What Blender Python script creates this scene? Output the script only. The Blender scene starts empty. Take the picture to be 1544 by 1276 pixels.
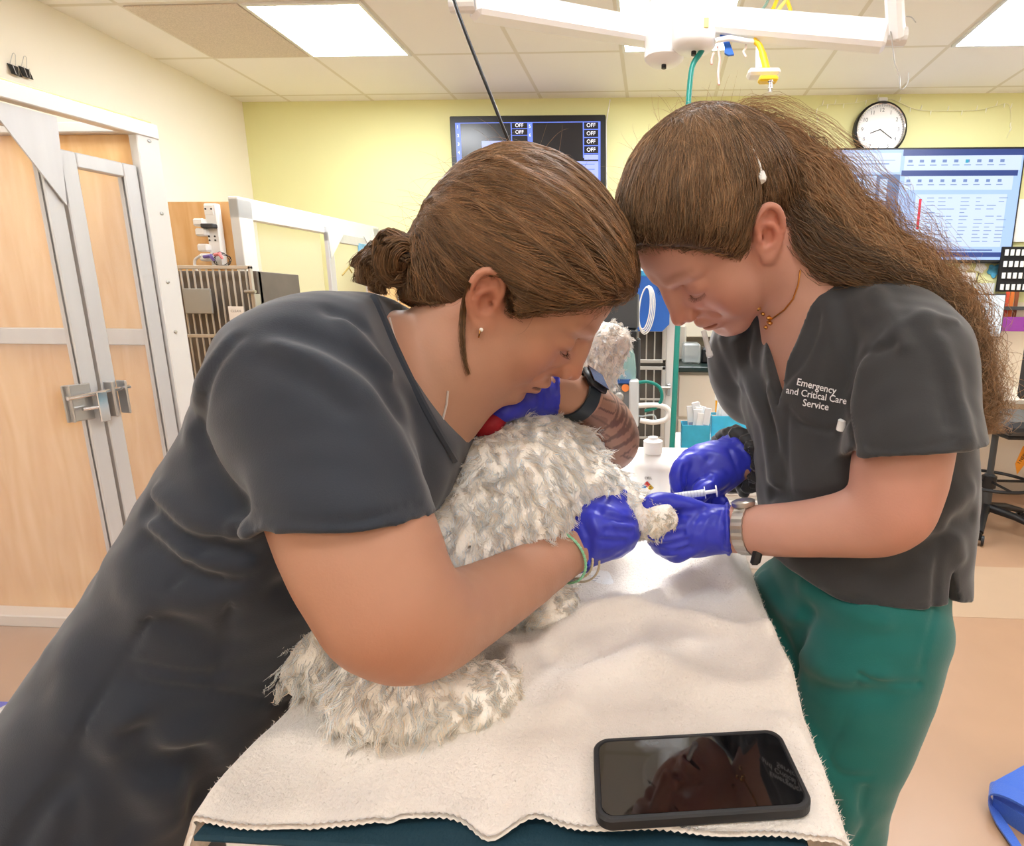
import bpy, math, random
import numpy as np
from mathutils import Vector, Matrix
SEC = 'all'
def on(s): return SEC == 'all' or s in SEC.split(',')
sc = bpy.context.scene
C = sc.collection
rng = np.random.default_rng(7)
random.seed(7)
# ---------------------------------------------------------------- camera
YAW, PITCH, ROLL, FPX, CX, CY, EYE = -.0523, -.2044, .0071, 850., 941., 640., 1.30
_f = np.array([math.sin(YAW)*math.cos(PITCH), math.cos(YAW)*math.cos(PITCH), math.sin(PITCH)])
_r = np.array([math.cos(YAW), -math.sin(YAW), 0.]); _u = np.cross(_r, _f)
CR = np.array([_r*math.cos(ROLL)+_u*math.sin(ROLL), -_r*math.sin(ROLL)+_u*math.cos(ROLL), _f])  # right, up, forward
O = np.array([0, 0, EYE])
def ray(x, y): return np.array([(x-CX)/FPX, -(y-CY)/FPX, 1.]) @ CR
def P(x, y, z): return O + ray(x, y)*z                 # pixel at a depth along the view axis
def PZ(x, y, z): d = ray(x, y); return O + d*(z-EYE)/d[2]
def PY(x, y, Y): d = ray(x, y); return O + d*Y/d[1]
def PX(x, y, X): d = ray(x, y); return O + d*X/d[0]
def D(v): return np.array(v, float) @ CR               # direction right/up/forward of view -> world
def PR(r, z): return r*z/FPX
cam = bpy.data.cameras.new('camera'); co = bpy.data.objects.new('camera', cam); C.objects.link(co)
cam.sensor_width = 36; cam.sensor_fit = 'HORIZONTAL'; cam.lens = FPX/1544*36
cam.shift_x = (772-CX)/1544; cam.shift_y = (CY-638)/1544; cam.clip_start = .02
m = Matrix.Identity(4)
for i in range(3):
    m[i][0] = CR[0][i]; m[i][1] = CR[1][i]; m[i][2] = -CR[2][i]; m[i][3] = O[i]
co.matrix_world = m
sc.camera = co
sc.view_settings.view_transform = 'Standard'; sc.view_settings.look = 'None'
sc.view_settings.gamma = 1; sc.view_settings.use_curve_mapping = False
sc.view_settings.exposure = 0.75
# ---------------------------------------------------------------- materials
def lin(c): c = c/255.; return c/12.92 if c <= .04045 else ((c+.055)/1.055)**2.4
def rgb(r, g, b): return (lin(r), lin(g), lin(b), 1)
MATS = {}
def mat(name, col, rough=.5, metal=0., noise=0., nscale=8., bump=0., bscale=60., sheen=0., sss=0., trans=0., emit=None, estr=0.,
        alpha=1., spec=.5, attr=None, coat=0., stretch=None, ior=1.45):
    if name in MATS: return MATS[name]
    M = bpy.data.materials.new(name); M.use_nodes = True; nt = M.node_tree; N = nt.nodes; Lk = nt.links
    b = N['Principled BSDF']; b.inputs['Base Color'].default_value = col; b.inputs['Roughness'].default_value = rough
    b.inputs['Metallic'].default_value = metal; b.inputs['Specular IOR Level'].default_value = spec; b.inputs['IOR'].default_value = ior
    if sheen: b.inputs['Sheen Weight'].default_value = sheen; b.inputs['Sheen Roughness'].default_value = .5
    if sss and False:
        pass
    if sss:
        b.inputs['Subsurface Weight'].default_value = sss; b.inputs['Subsurface Radius'].default_value = (1, .35, .2)
        b.inputs['Subsurface Scale'].default_value = .008
    if coat: b.inputs['Coat Weight'].default_value = coat
    b.inputs['Transmission Weight'].default_value = trans; b.inputs['Alpha'].default_value = alpha
    if emit: b.inputs['Emission Color'].default_value = emit; b.inputs['Emission Strength'].default_value = estr
    src = None
    if attr:
        a = N.new('ShaderNodeVertexColor'); a.layer_name = attr
        mx = N.new('ShaderNodeMix'); mx.data_type = 'RGBA'; mx.blend_type = 'MULTIPLY'; mx.inputs[0].default_value = 1
        mx.inputs[6].default_value = col; Lk.new(a.outputs[0], mx.inputs[7]); src = mx.outputs[2]
    tc = None
    def coords():
        nonlocal tc
        if tc is None:
            t = N.new('ShaderNodeTexCoord'); tc = t.outputs['Object']
            if stretch:
                mp = N.new('ShaderNodeMapping'); mp.inputs['Scale'].default_value = stretch; Lk.new(tc, mp.inputs[0]); tc = mp.outputs[0]
        return tc
    if noise:
        n = N.new('ShaderNodeTexNoise'); n.inputs['Scale'].default_value = nscale; n.inputs['Detail'].default_value = 4
        Lk.new(coords(), n.inputs['Vector'])
        mr = N.new('ShaderNodeMapRange'); mr.inputs[1].default_value = .25; mr.inputs[2].default_value = .75
        mr.inputs[3].default_value = 1-noise; mr.inputs[4].default_value = 1+noise; Lk.new(n.outputs[0], mr.inputs[0])
        m2 = N.new('ShaderNodeVectorMath'); m2.operation = 'SCALE'
        if src: Lk.new(src, m2.inputs[0])
        else: m2.inputs[0].default_value = col[:3]
        Lk.new(mr.outputs[0], m2.inputs['Scale']); src = m2.outputs[0]
    if src: Lk.new(src, b.inputs['Base Color'])
    if bump:
        n = N.new('ShaderNodeTexNoise'); n.inputs['Scale'].default_value = bscale; n.inputs['Detail'].default_value = 3
        Lk.new(coords(), n.inputs['Vector'])
        bp = N.new('ShaderNodeBump'); bp.inputs['Strength'].default_value = bump; bp.inputs['Distance'].default_value = .002
        Lk.new(n.outputs[0], bp.inputs['Height']); Lk.new(bp.outputs[0], b.inputs['Normal'])
    MATS[name] = M
    return M
# ---------------------------------------------------------------- objects
def link(name, me, m=None, parent=None, smooth=False):
    o = bpy.data.objects.new(name, me); C.objects.link(o)
    if m is not None:
        for q in (m if isinstance(m, (list, tuple)) else [m]): me.materials.append(q)
    if smooth: me.shade_smooth()
    if parent is not None:
        o.parent = parent; o.matrix_parent_inverse = parent.matrix_world.inverted()
    return o
def tag(o, label, cat, group=None, kind=None):
    o['label'] = label; o['category'] = cat
    if group: o['group'] = group
    if kind: o['kind'] = kind
    return o
def struct(o, label=None):
    o['kind'] = 'structure'
    if label: o['label'] = label
    return o
def thing(name, label, cat, loc=(0, 0, 0), group=None):
    o = bpy.data.objects.new(name, None); C.objects.link(o); o.location = loc; o.empty_display_size = .05
    o.matrix_world = Matrix.Translation(Vector([float(v) for v in loc]))
    return tag(o, label, cat, group)
def np_mesh(name, V, Fq):
    me = bpy.data.meshes.new(name); V = np.asarray(V, np.float32); Fq = np.asarray(Fq, np.int32)
    n = Fq.shape[1]
    me.vertices.add(len(V)); me.vertices.foreach_set('co', V.ravel())
    me.loops.add(Fq.size); me.loops.foreach_set('vertex_index', Fq.ravel())
    me.polygons.add(len(Fq)); me.polygons.foreach_set('loop_start', np.arange(0, Fq.size, n, dtype=np.int32))
    me.polygons.foreach_set('loop_total', np.full(len(Fq), n, np.int32))
    me.update(calc_edges=True); me.validate(verbose=False)
    return me
class MB:
    """collects simple shapes into one mesh"""
    def __init__(s): s.v = []; s.f = []; s.mi = []; s.cur = 0
    def add(s, vs, fs):
        n = len(s.v); s.v += [tuple(float(c) for c in v) for v in vs]; s.f += [tuple(i+n for i in f) for f in fs]
        s.mi += [s.cur]*len(fs); return s
    def box(s, a, b, R=None, o=None):
        x0, y0, z0 = a; x1, y1, z1 = b
        vs = [(x, y, z) for x in (x0, x1) for y in (y0, y1) for z in (z0, z1)]
        if R is not None: vs = [np.array(v) @ np.array(R) + np.array(o) for v in vs]
        return s.add(vs, [(0, 1, 3, 2), (4, 6, 7, 5), (0, 4, 5, 1), (2, 3, 7, 6), (0, 2, 6, 4), (1, 5, 7, 3)])
    def bbox(s, a, b, r=.004, R=None, o=None):
        """box with chamfered edges"""
        a = np.minimum(a, b).astype(float); b = np.maximum(np.array(a), np.array(b)).astype(float)
        c = (a+b)/2; h = (b-a)/2; r = min(r, h.min()*.95); vs = []; idx = {}
        for sx in (-1, 1):
            for sy in (-1, 1):
                for sz in (-1, 1):
                    sg = np.array((sx, sy, sz))
                    for k in range(3):
                        q = h-r; q = q.copy(); q[k] = h[k]; idx[(sx, sy, sz, k)] = len(vs); vs.append(c+sg*q)
        F = []
        for k in range(3):
            i, j = (k+1) % 3, (k+2) % 3
            for sg in (-1, 1):
                f = []
                for p, q in ((-1, -1), (1, -1), (1, 1), (-1, 1)):
                    t = [0, 0, 0]; t[k] = sg; t[i] = p; t[j] = q; f.append(idx[(*t, k)])
                F.append(f if sg > 0 else f[::-1])
            for p in (-1, 1):
                for q in (-1, 1):
                    t0 = [0, 0, 0]; t0[i] = p; t0[j] = q; t1 = list(t0); t0[k] = -1; t1[k] = 1
                    f = [idx[(*t0, i)], idx[(*t1, i)], idx[(*t1, j)], idx[(*t0, j)]]
                    F.append(f if p*q > 0 else f[::-1])
        for sx in (-1, 1):
            for sy in (-1, 1):
                for sz in (-1, 1):
                    f = [idx[(sx, sy, sz, k)] for k in range(3)]; F.append(f if sx*sy*sz > 0 else f[::-1])
        if R is not None: vs = [np.array(v) @ np.array(R) + np.array(o) for v in vs]
        return s.add(vs, F)
    def tube(s, pts, r, n=10, cap=True, closed=False):
        pts = [np.array(p, float) for p in pts]; m_ = len(pts); rs = r if hasattr(r, '__len__') else [r]*m_
        up = None; vs = []
        for i, p in enumerate(pts):
            t = (pts[(i+1) % m_]-pts[i-1]) if closed else (pts[min(i+1, m_-1)]-pts[max(i-1, 0)])
            t = t/(np.linalg.norm(t)+1e-12)
            if up is None:
                up = np.array((0, 0, 1.)) if abs(t[2]) < .9 else np.array((1., 0, 0))
            up = up-t*(up@t); up /= np.linalg.norm(up)+1e-12; w = np.cross(t, up)
            for k in range(n):
                a = 2*math.pi*k/n; vs.append(p+(up*math.cos(a)+w*math.sin(a))*rs[i])
        F = [(i*n+k, i*n+(k+1) % n, ((i+1) % m_)*n+(k+1) % n, ((i+1) % m_)*n+k) for i in range(m_ if closed else m_-1) for k in range(n)]
        if cap and not closed: F += [tuple(range(n-1, -1, -1)), tuple(range((m_-1)*n, m_*n))]
        return s.add(vs, F)
    def lathe(s, o, prof, n=32, ax=(0, 0, 1), cap=True):
        """prof: (radius, height) pairs around an axis"""
        ax = np.array(ax, float); ax /= np.linalg.norm(ax); u = np.cross(ax, (0, 0, 1.) if abs(ax[2]) < .9 else (1., 0, 0)); u /= np.linalg.norm(u); w = np.cross(ax, u)
        vs = [np.array(o)+ax*h+(u*math.cos(2*math.pi*k/n)+w*math.sin(2*math.pi*k/n))*r for r, h in prof for k in range(n)]
        F = [(i*n+k, i*n+(k+1) % n, (i+1)*n+(k+1) % n, (i+1)*n+k) for i in range(len(prof)-1) for k in range(n)]
        if cap: F += [tuple(range(n-1, -1, -1)), tuple(range((len(prof)-1)*n, len(prof)*n))]
        return s.add(vs, F)
    def prism(s, poly, d):
        """poly: 3-D outline, d: extrusion vector"""
        n = len(poly); vs = [np.array(p, float) for p in poly]; vs += [p+np.array(d) for p in vs]
        return s.add(vs, [tuple(range(n-1, -1, -1)), tuple(range(n, 2*n))]+[(i, (i+1) % n, n+(i+1) % n, n+i) for i in range(n)])
    def build(s, name, m, parent=None, smooth=False, loc=None):
        me = bpy.data.meshes.new(name); v = s.v
        if loc is not None: v = [(a-loc[0], b-loc[1], c-loc[2]) for a, b, c in v]
        me.from_pydata(v, [], s.f)
        import bmesh
        bm = bmesh.new(); bm.from_mesh(me); bmesh.ops.recalc_face_normals(bm, faces=bm.faces); bm.to_mesh(me); bm.free()
        me.update()
        o = link(name, me, m, parent)
        if loc is not None: o.location = loc; 
        if any(s.mi): me.polygons.foreach_set('material_index', s.mi)
        if smooth:
            me.shade_smooth()
            try: me.set_sharp_from_angle(angle=math.radians(40))
            except Exception: pass
        return o
def spline(pts, n):
    """Catmull-Rom through rows of numbers, n samples"""
    p = np.array(pts, float); m_ = len(p)
    if m_ < 3:
        t = np.linspace(0, 1, n)[:, None]; return p[0]*(1-t)+p[-1]*t
    q = np.vstack([2*p[0]-p[1], p, 2*p[-1]-p[-2]]); t = np.linspace(0, m_-1-1e-9, n); i = t.astype(int); u = (t-i)[:, None]
    a, b, c, d = q[i], q[i+1], q[i+2], q[i+3]
    return .5*((2*b)+(-a+c)*u+(2*a-5*b+4*c-d)*u*u+(-a+3*b-3*c+d)*u**3)
def text(name, s, loc, size, m, parent=None, rx=(1, 0, 0), ry=(0, 0, 1), ext=.0004, align='CENTER', bold=0.):
    cu = bpy.data.curves.new(name, 'FONT'); cu.body = s; cu.size = size; cu.extrude = ext; cu.align_x = align; cu.align_y = 'CENTER'; cu.offset = bold
    o = bpy.data.objects.new(name, cu); C.objects.link(o); cu.materials.append(m)
    x = Vector(rx).normalized(); y = Vector(ry).normalized(); z = x.cross(y)
    M = Matrix.Identity(4)
    for i in range(3): M[i][0] = x[i]; M[i][1] = y[i]; M[i][2] = z[i]; M[i][3] = float(loc[i])
    dg = bpy.context.evaluated_depsgraph_get(); dg.update()
    me = bpy.data.meshes.new_from_object(o.evaluated_get(dg)); bpy.data.objects.remove(o); me.transform(M)
    if not me.materials: me.materials.append(m)
    return link(name, me, None, parent)
# ---------------------------------------------------------------- signed-distance sculpting
def smin(a, b, k):
    if k <= 0: return np.minimum(a, b)
    h = np.maximum(k-np.abs(a-b), 0)/k
    return np.minimum(a, b)-h*h*k*.25
def smax(a, b, k): return -smin(-a, -b, k)
class SDF:
    def __init__(s): s.ops = []; s.T = None; s.disp = None
    def frame(s, o=None, R=None, sc_=1.):
        s.T = None if o is None else (np.array(o, float), np.array(R, float), sc_)   # columns of R = local axes in world
    def w(s, p):
        p = np.array(p, float)
        return p if s.T is None else s.T[0]+s.T[1] @ (p*s.T[2])
    def wd(s, v):
        v = np.array(v, float); return v if s.T is None else s.T[1] @ v
    def _add(s, op, fn, c, r, k): s.ops.append((op, fn, np.array(c, np.float32), r+abs(k), k)); return s
    def cap(s, a, b, ra, rb, k=.01, op='u'):
        S_ = 1 if s.T is None else s.T[2]; a = s.w(a).astype(np.float32); b = s.w(b).astype(np.float32); ra *= S_; rb *= S_; k *= S_
        ba = b-a; L2 = float(ba@ba)+1e-12
        def fn(p):
            q = p-a; t = np.clip(q@ba/L2, 0, 1); return np.sqrt(((q-t[:, None]*ba)**2).sum(1))-(ra+(rb-ra)*t)
        return s._add(op, fn, (a+b)/2, math.sqrt(L2)/2+max(ra, rb), k)
    def ell(s, c, r, k=.01, op='u', R=None):
        S_ = 1 if s.T is None else s.T[2]; c = s.w(c).astype(np.float32)
        M = np.eye(3) if R is None else np.array(R, float)       # rows = ellipsoid axes in local frame
        if s.T is not None: M = M @ s.T[1].T
        M = M.astype(np.float32); r = (np.array(r, np.float32)*S_).astype(np.float32); k *= S_
        def fn(p):
            q = (p-c) @ M.T; a = np.sqrt(((q/r)**2).sum(1)); b = np.sqrt(((q/(r*r))**2).sum(1))
            return np.where(b > 1e-6, a*(a-1)/np.maximum(b, 1e-6), -r.min())
        return s._add(op, fn, c, float(r.max()), k)
    def chain(s, pts, n=None, k=.004, op='u', k0=None):
        """pts rows: x y z r; smooth tube through them"""
        q = spline(pts, n or (len(pts)-1)*4+1)
        for i in range(len(q)-1): s.cap(q[i][:3], q[i+1][:3], q[i][3], q[i+1][3], (k0 if (k0 is not None and i == 0) else k), op)
        return s
    def loft(s, pts, side, k=.02, n=None, op='u'):
        """pts rows: x y z r_side r_other; elliptical tube; side: direction (or per-point) of first radius"""
        q = spline(pts, n or (len(pts)-1)*3+1); sd = np.array(side, float)
        if sd.ndim == 1: sd = np.tile(sd, (len(pts), 1))
        sq = spline(sd, len(q))
        for i in range(len(q)-1):
            a = s.w(q[i][:3]); b = s.w(q[i+1][:3]); t = b-a; L = np.linalg.norm(t); t = t/L
            u = s.wd(sq[i]); u = u-t*(u@t); u /= np.linalg.norm(u); v = np.cross(t, u)
            s._el(a, b, t, L, u, v, q[i][3:5], q[i+1][3:5], k, op)
        return s
    def _el(s, a, b, t, L, u, v, ra, rb, k, op):
        a, b, t, u, v = (x.astype(np.float32) for x in (a, b, t, u, v))
        def fn(p):
            q = p-a; h = q@t; tt = np.clip(h/L, 0, 1); ru = ra[0]+(rb[0]-ra[0])*tt; rv = ra[1]+(rb[1]-ra[1])*tt
            rm = np.minimum(ru, rv); ww = (h-tt*L)/rm; U = (q@u)/ru; W = (q@v)/rv
            k0 = np.sqrt(U*U+W*W+ww*ww); k1 = np.sqrt((U/ru)**2+(W/rv)**2+(ww/rm)**2)
            return np.where(k1 > 1e-6, k0*(k0-1)/np.maximum(k1, 1e-6), -rm)
        return s._add(op, fn, (a+b)/2, L/2+max(ra[0], ra[1], rb[0], rb[1]), k)
    def plane(s, o, n, k=.0):
        """cut away what lies on the side n points to"""
        o = np.array(o, np.float32); n = np.array(n, float); n = (n/np.linalg.norm(n)).astype(np.float32)
        return s._add('i', lambda p: (p-o)@n, o, 1e3, k)
    def raw(s, fn, c, r, k=0., op='u'): return s._add(op, fn, c, r, k)
    def ev(s, p, c=None, R=0.):
        d = np.full(len(p), .5, np.float32)
        for op, fn, oc, orad, k in s.ops:
            if c is not None and orad < 100 and np.linalg.norm(oc-c) > orad+R+.03: continue
            if op == 'u': d = smin(d, fn(p), k)
            elif op == 's': d = smax(d, -fn(p), k)
            elif op == 'i': d = smax(d, fn(p), k)
            elif op == 'd': d = d+fn(p)      # local displacement
        return d
    def poly(s, lo, hi, h, B=12):
        lo = np.array(lo, float); hi = np.array(hi, float); nb = np.maximum(np.ceil((hi-lo)/(h*B)).astype(int), 1)
        n = nb*B; G = np.empty(n+1, np.float32)
        ctr = np.stack(np.meshgrid(*[lo[i]+(np.arange(nb[i])+.5)*B*h for i in range(3)], indexing='ij'), -1).reshape(-1, 3).astype(np.float32)
        cd = np.concatenate([s.ev(ctr[i:i+4096]) for i in range(0, len(ctr), 4096)])
        R = B*h*.87; idx = np.stack(np.meshgrid(*[np.arange(nb[i]) for i in range(3)], indexing='ij'), -1).reshape(-1, 3)
        ar = [np.arange(B+1)]*3; loc = np.stack(np.meshgrid(*ar, indexing='ij'), -1).reshape(-1, 3)
        G[:] = 1
        for (i, j, k_), c, dd in zip(idx, ctr, cd):
            sl = (slice(i*B, i*B+B+1), slice(j*B, j*B+B+1), slice(k_*B, k_*B+B+1))
            if abs(dd) > R*1.6+.012: G[sl] = np.where(np.abs(G[sl]) < .4, G[sl], dd if abs(dd) > .4 else math.copysign(.45, dd)); continue
        for (i, j, k_), c, dd in zip(idx, ctr, cd):
            if abs(dd) > R*1.6+.012: continue
            p = (lo+(loc+np.array((i, j, k_))*B)*h).astype(np.float32)
            G[i*B:i*B+B+1, j*B:j*B+B+1, k_*B:k_*B+B+1] = s.ev(p, c, R).reshape(B+1, B+1, B+1)
        return nets(G, lo, h)
    def hit(s, px, py, near=.25, far=3.):
        """where rays through the picture points meet the surface"""
        px = np.atleast_1d(np.array(px, float)); py = np.atleast_1d(np.array(py, float))
        d = np.stack([(px-CX)/FPX, -(py-CY)/FPX, np.ones_like(px)], 1) @ CR; L = np.linalg.norm(d, axis=1, keepdims=True)
        t = np.full(len(px), near)
        for _ in range(110):
            e = s.ev((O+d*t[:, None]).astype(np.float32)); t = t+np.clip(e, -.01, .1)/L[:, 0]*.7
        ok = (np.abs(e) < .003) & (t < far)
        return O+d*t[:, None], ok
    def grad(s, p, h=.0015):
        p = p.astype(np.float32); g = np.zeros((len(p), 3), np.float32)
        for i in range(3):
            e = np.zeros(3, np.float32); e[i] = h; g[:, i] = s.ev(p+e)-s.ev(p-e)
        return g/(np.linalg.norm(g, axis=1, keepdims=True)+1e-9)
def nets(G, lo, h):
    s = G < 0; n = np.array(G.shape)-1
    cnt = np.zeros(n, np.int8)
    for dx in (0, 1):
        for dy in (0, 1):
            for dz in (0, 1): cnt += s[dx:dx+n[0], dy:dy+n[1], dz:dz+n[2]]
    act = np.argwhere((cnt > 0) & (cnt < 8)); del cnt
    if len(act) == 0: return np.zeros((0, 3)), np.zeros((0, 4), int)
    ids = np.full(n, -1, np.int32); ids[tuple(act.T)] = np.arange(len(act))
    acc = np.zeros((len(act), 3)); num = np.zeros(len(act))
    corners = [(a, b, c) for a in (0, 1) for b in (0, 1) for c in (0, 1)]
    val = {c: G[act[:, 0]+c[0], act[:, 1]+c[1], act[:, 2]+c[2]] for c in corners}
    for c in corners:
        for ax in range(3):
            if c[ax]: continue
            c2 = list(c); c2[ax] = 1; c2 = tuple(c2); a, b = val[c], val[c2]; mk = (a < 0) != (b < 0)
            t = np.where(mk, a/np.where(mk, a-b, 1), 0); t = np.clip(t, 0, 1); q = np.tile(np.array(c, float), (len(act), 1)); q[:, ax] += t
            acc[mk] += q[mk]; num[mk] += 1
    V = lo+(act+acc/num[:, None])*h
    Fs = []
    for ax in range(3):
        u, v = (ax+1) % 3, (ax+2) % 3
        sa = [slice(1, n[i]) for i in range(3)]; sa[ax] = slice(0, n[ax]); sb = list(sa); sb[ax] = slice(1, n[ax]+1)
        A = s[tuple(sa)]; Bm = s[tuple(sb)]
        e = np.argwhere(A != Bm)
        if len(e) == 0: continue
        fl = A[tuple(e.T)]; off = np.array([1, 1, 1]); off[ax] = 0; e = e+off
        eu = np.zeros(3, int); eu[u] = 1; ev_ = np.zeros(3, int); ev_[v] = 1
        q = np.stack([ids[tuple((e-eu-ev_).T)], ids[tuple((e-ev_).T)], ids[tuple(e.T)], ids[tuple((e-eu).T)]], 1)
        q = np.where(fl[:, None], q, q[:, ::-1]); Fs.append(q)
    F = np.concatenate(Fs); F = F[(F >= 0).all(1)]
    return V, F
def relax(V, F, it=1, lam=.5):
    E = np.concatenate([F[:, [0, 1]], F[:, [1, 2]], F[:, [2, 3]], F[:, [3, 0]]]); E = np.concatenate([E, E[:, ::-1]])
    deg = np.bincount(E[:, 0], minlength=len(V)).astype(float); deg[deg == 0] = 1
    for _ in range(it):
        A = np.stack([np.bincount(E[:, 0], V[E[:, 1], i], minlength=len(V)) for i in range(3)], 1)/deg[:, None]
        V = V+lam*(A-V)
    return V
def sculpt(name, s, lo, hi, h, m, parent=None, rel=1, B=12):
    V, F = s.poly(lo, hi, h, B); V = relax(V, F, rel)
    o = link(name, np_mesh(name, V, F), m, parent, True)
    return o
def vnoise(p, f, seed=0):
    """smooth pseudo noise in -1..1"""
    r = np.random.default_rng(seed); o = 0
    for i in range(5):
        w = r.normal(size=3); w /= np.linalg.norm(w); w2 = r.normal(size=3); w2 /= np.linalg.norm(w2)
        o = o+np.sin(p@(w*f*(1+.35*i))+r.uniform(0, 6)+1.3*np.sin(p@(w2*f*.7)+r.uniform(0, 6)))
    return o/3.2
# ---------------------------------------------------------------- strands
def strands(name, S, rad, m, parent=None, tint=None, taper=.25):
    """S: (N, K, 3) polylines -> one mesh of thin three-sided tubes; rad scalar or (N,)"""
    N, K, _ = S.shape; S = S.astype(np.float32)
    t = np.gradient(S, axis=1); t /= np.linalg.norm(t, axis=2, keepdims=True)+1e-9
    ref = np.tile(np.array([.31, .52, .79], np.float32), (N, K, 1)); u = np.cross(t, ref); u /= np.linalg.norm(u, axis=2, keepdims=True)+1e-9; w = np.cross(t, u)
    prof = np.linspace(1, taper, K); prof[-1] = taper*.3
    r = (np.broadcast_to(np.asarray(rad, np.float32).reshape(-1, 1), (N, K))*prof)[:, :, None]
    ring = np.stack([S+r*(u*math.cos(a)+w*math.sin(a)) for a in (0, 2.0944, 4.1888)], 2)   # N K 3 3
    V = ring.reshape(-1, 3)
    base = (np.arange(N)[:, None]*K+np.arange(K-1)[None])*3
    F = np.stack([np.stack([base+k, base+(k+1) % 3, base+3+(k+1) % 3, base+3+k], -1) for k in range(3)], 2).reshape(-1, 4)
    me = bpy.data.meshes.new(name); me.vertices.add(len(V)); me.vertices.foreach_set('co', V.ravel())
    me.loops.add(F.size); me.loops.foreach_set('vertex_index', F.ravel().astype(np.int32))
    me.polygons.add(len(F)); me.polygons.foreach_set('loop_start', np.arange(0, F.size, 4, dtype=np.int32)); me.polygons.foreach_set('loop_total', np.full(len(F), 4, np.int32))
    me.update(calc_edges=True)
    if tint is not None:
        a = me.color_attributes.new('tint', 'FLOAT_COLOR', 'POINT')
        tt = np.broadcast_to(np.asarray(tint, np.float32)[:, None, None, :] if tint.ndim == 2 else tint[:, :, None, :], (N, K, 3, 3)).reshape(-1, 3)
        a.data.foreach_set('color', np.concatenate([tt, np.ones((len(tt), 1))], 1).astype(np.float32).ravel())
    return link(name, me, m, parent, True)
XL, XR, YB, YF, ZC = -3.02, 3.35, 4.326, -2.4, 2.741
white_metal = mat('white_metal', rgb(226, 226, 224), .35, .15)
alu = mat('brushed_aluminium', rgb(205, 206, 208), .38, .35, noise=.04, nscale=30, stretch=(1, 1, .05))
steel = mat('steel', rgb(190, 190, 188), .28, .8)
chrome = mat('chrome', rgb(225, 225, 228), .12, 1.)
white_pl = mat('white_plastic', rgb(238, 238, 236), .35)
black_pl = mat('black_plastic', rgb(24, 24, 26), .42)
dark_grey = mat('dark_grey_plastic', rgb(62, 64, 66), .5)
grey_pl = mat('grey_plastic', rgb(134, 138, 140), .45)
paper = mat('paper', rgb(240, 240, 238), .8)
ink = mat('ink', rgb(40, 40, 44), .8)
cream = mat('cream_wall', rgb(240, 234, 220), .75, noise=.012, nscale=3)
glass = mat('clear_glass', (1, 1, 1, 1), .02, alpha=.10, spec=.8)
clearp = mat('clear_plastic', rgb(225, 235, 238), .1, alpha=.35, spec=.7)
cab_m = mat('cream_laminate', rgb(226, 218, 204), .5)
def wood_mat():
    M = mat('maple_laminate', rgb(230, 186, 128), .28, noise=.0)
    nt = M.node_tree; N = nt.nodes; L = nt.links; b = N['Principled BSDF']
    t = N.new('ShaderNodeTexCoord'); mp = N.new('ShaderNodeMapping'); mp.inputs['Scale'].default_value = (7, 7, .9); L.new(t.outputs['Object'], mp.inputs[0])
    n = N.new('ShaderNodeTexNoise'); n.inputs['Scale'].default_value = 3; n.inputs['Detail'].default_value = 7; n.inputs['Distortion'].default_value = .6; L.new(mp.outputs[0], n.inputs['Vector'])
    r = N.new('ShaderNodeValToRGB'); r.color_ramp.elements[0].position = .3; r.color_ramp.elements[1].position = .72
    r.color_ramp.elements[0].color = rgb(224, 174, 112); r.color_ramp.elements[1].color = rgb(238, 200, 146); L.new(n.outputs[0], r.inputs[0]); L.new(r.outputs[0], b.inputs['Base Color'])
    return M
wood = wood_mat()
def grid_mat():
    M = mat('ceiling_tiles', rgb(222, 219, 213), .9); nt = M.node_tree; N = nt.nodes; L = nt.links; b = N['Principled BSDF']
    t = N.new('ShaderNodeTexCoord'); s = N.new('ShaderNodeSeparateXYZ'); L.new(t.outputs['Object'], s.inputs[0])
    def mth(op, a, bb=None):
        q = N.new('ShaderNodeMath'); q.operation = op
        for i, v in enumerate((a, bb)):
            if v is None: continue
            if isinstance(v, (int, float)): q.inputs[i].default_value = v
            else: L.new(v, q.inputs[i])
        return q.outputs[0]
    def line(o, off):
        a = mth('FRACT', mth('DIVIDE', mth('ADD', o, off), .61)); a = mth('ABSOLUTE', mth('SUBTRACT', a, .5)); return mth('GREATER_THAN', a, .5-.019)
    g = mth('MAXIMUM', line(s.outputs[0], 2.659+6.1), line(s.outputs[1], -4.209+12.2))
    n = N.new('ShaderNodeTexNoise'); n.inputs['Scale'].default_value = 260; n.inputs['Detail'].default_value = 2; L.new(t.outputs['Object'], n.inputs['Vector'])
    mx = N.new('ShaderNodeMix'); mx.data_type = 'RGBA'; mx.inputs[6].default_value = rgb(240, 237, 232); mx.inputs[7].default_value = rgb(222, 216, 202)
    L.new(g, mx.inputs[0]); L.new(mx.outputs[2], b.inputs['Base Color'])
    bp = N.new('ShaderNodeBump'); bp.inputs['Strength'].default_value = .25; bp.inputs['Distance'].default_value = .004
    L.new(mth('ADD', mth('MULTIPLY', g, .8), mth('MULTIPLY', n.outputs[0], .3)), bp.inputs['Height']); L.new(bp.outputs[0], b.inputs['Normal'])
    return M
def slab(name, a, b, m, label=None):
    o = MB().box(a, b).build(name, m); struct(o, label); return o
floor_m = mat('epoxy_floor', rgb(174, 140, 113), .32, noise=.05, nscale=3.5, bump=.05, bscale=300)
band_m = mat('epoxy_floor_band', rgb(184, 158, 132), .34, noise=.05, nscale=3.5)
green_m = mat('green_wall', rgb(226, 225, 168), .7, noise=.012, nscale=2.5)
slab('floor', (XL, YF, -.1), (XR, YB, 0), floor_m, 'peach coloured smooth epoxy floor')
slab('floor_band', (-.5, 2.29, 0), (XR, 2.80, .0015), band_m, 'paler tan band across the floor')
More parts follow.
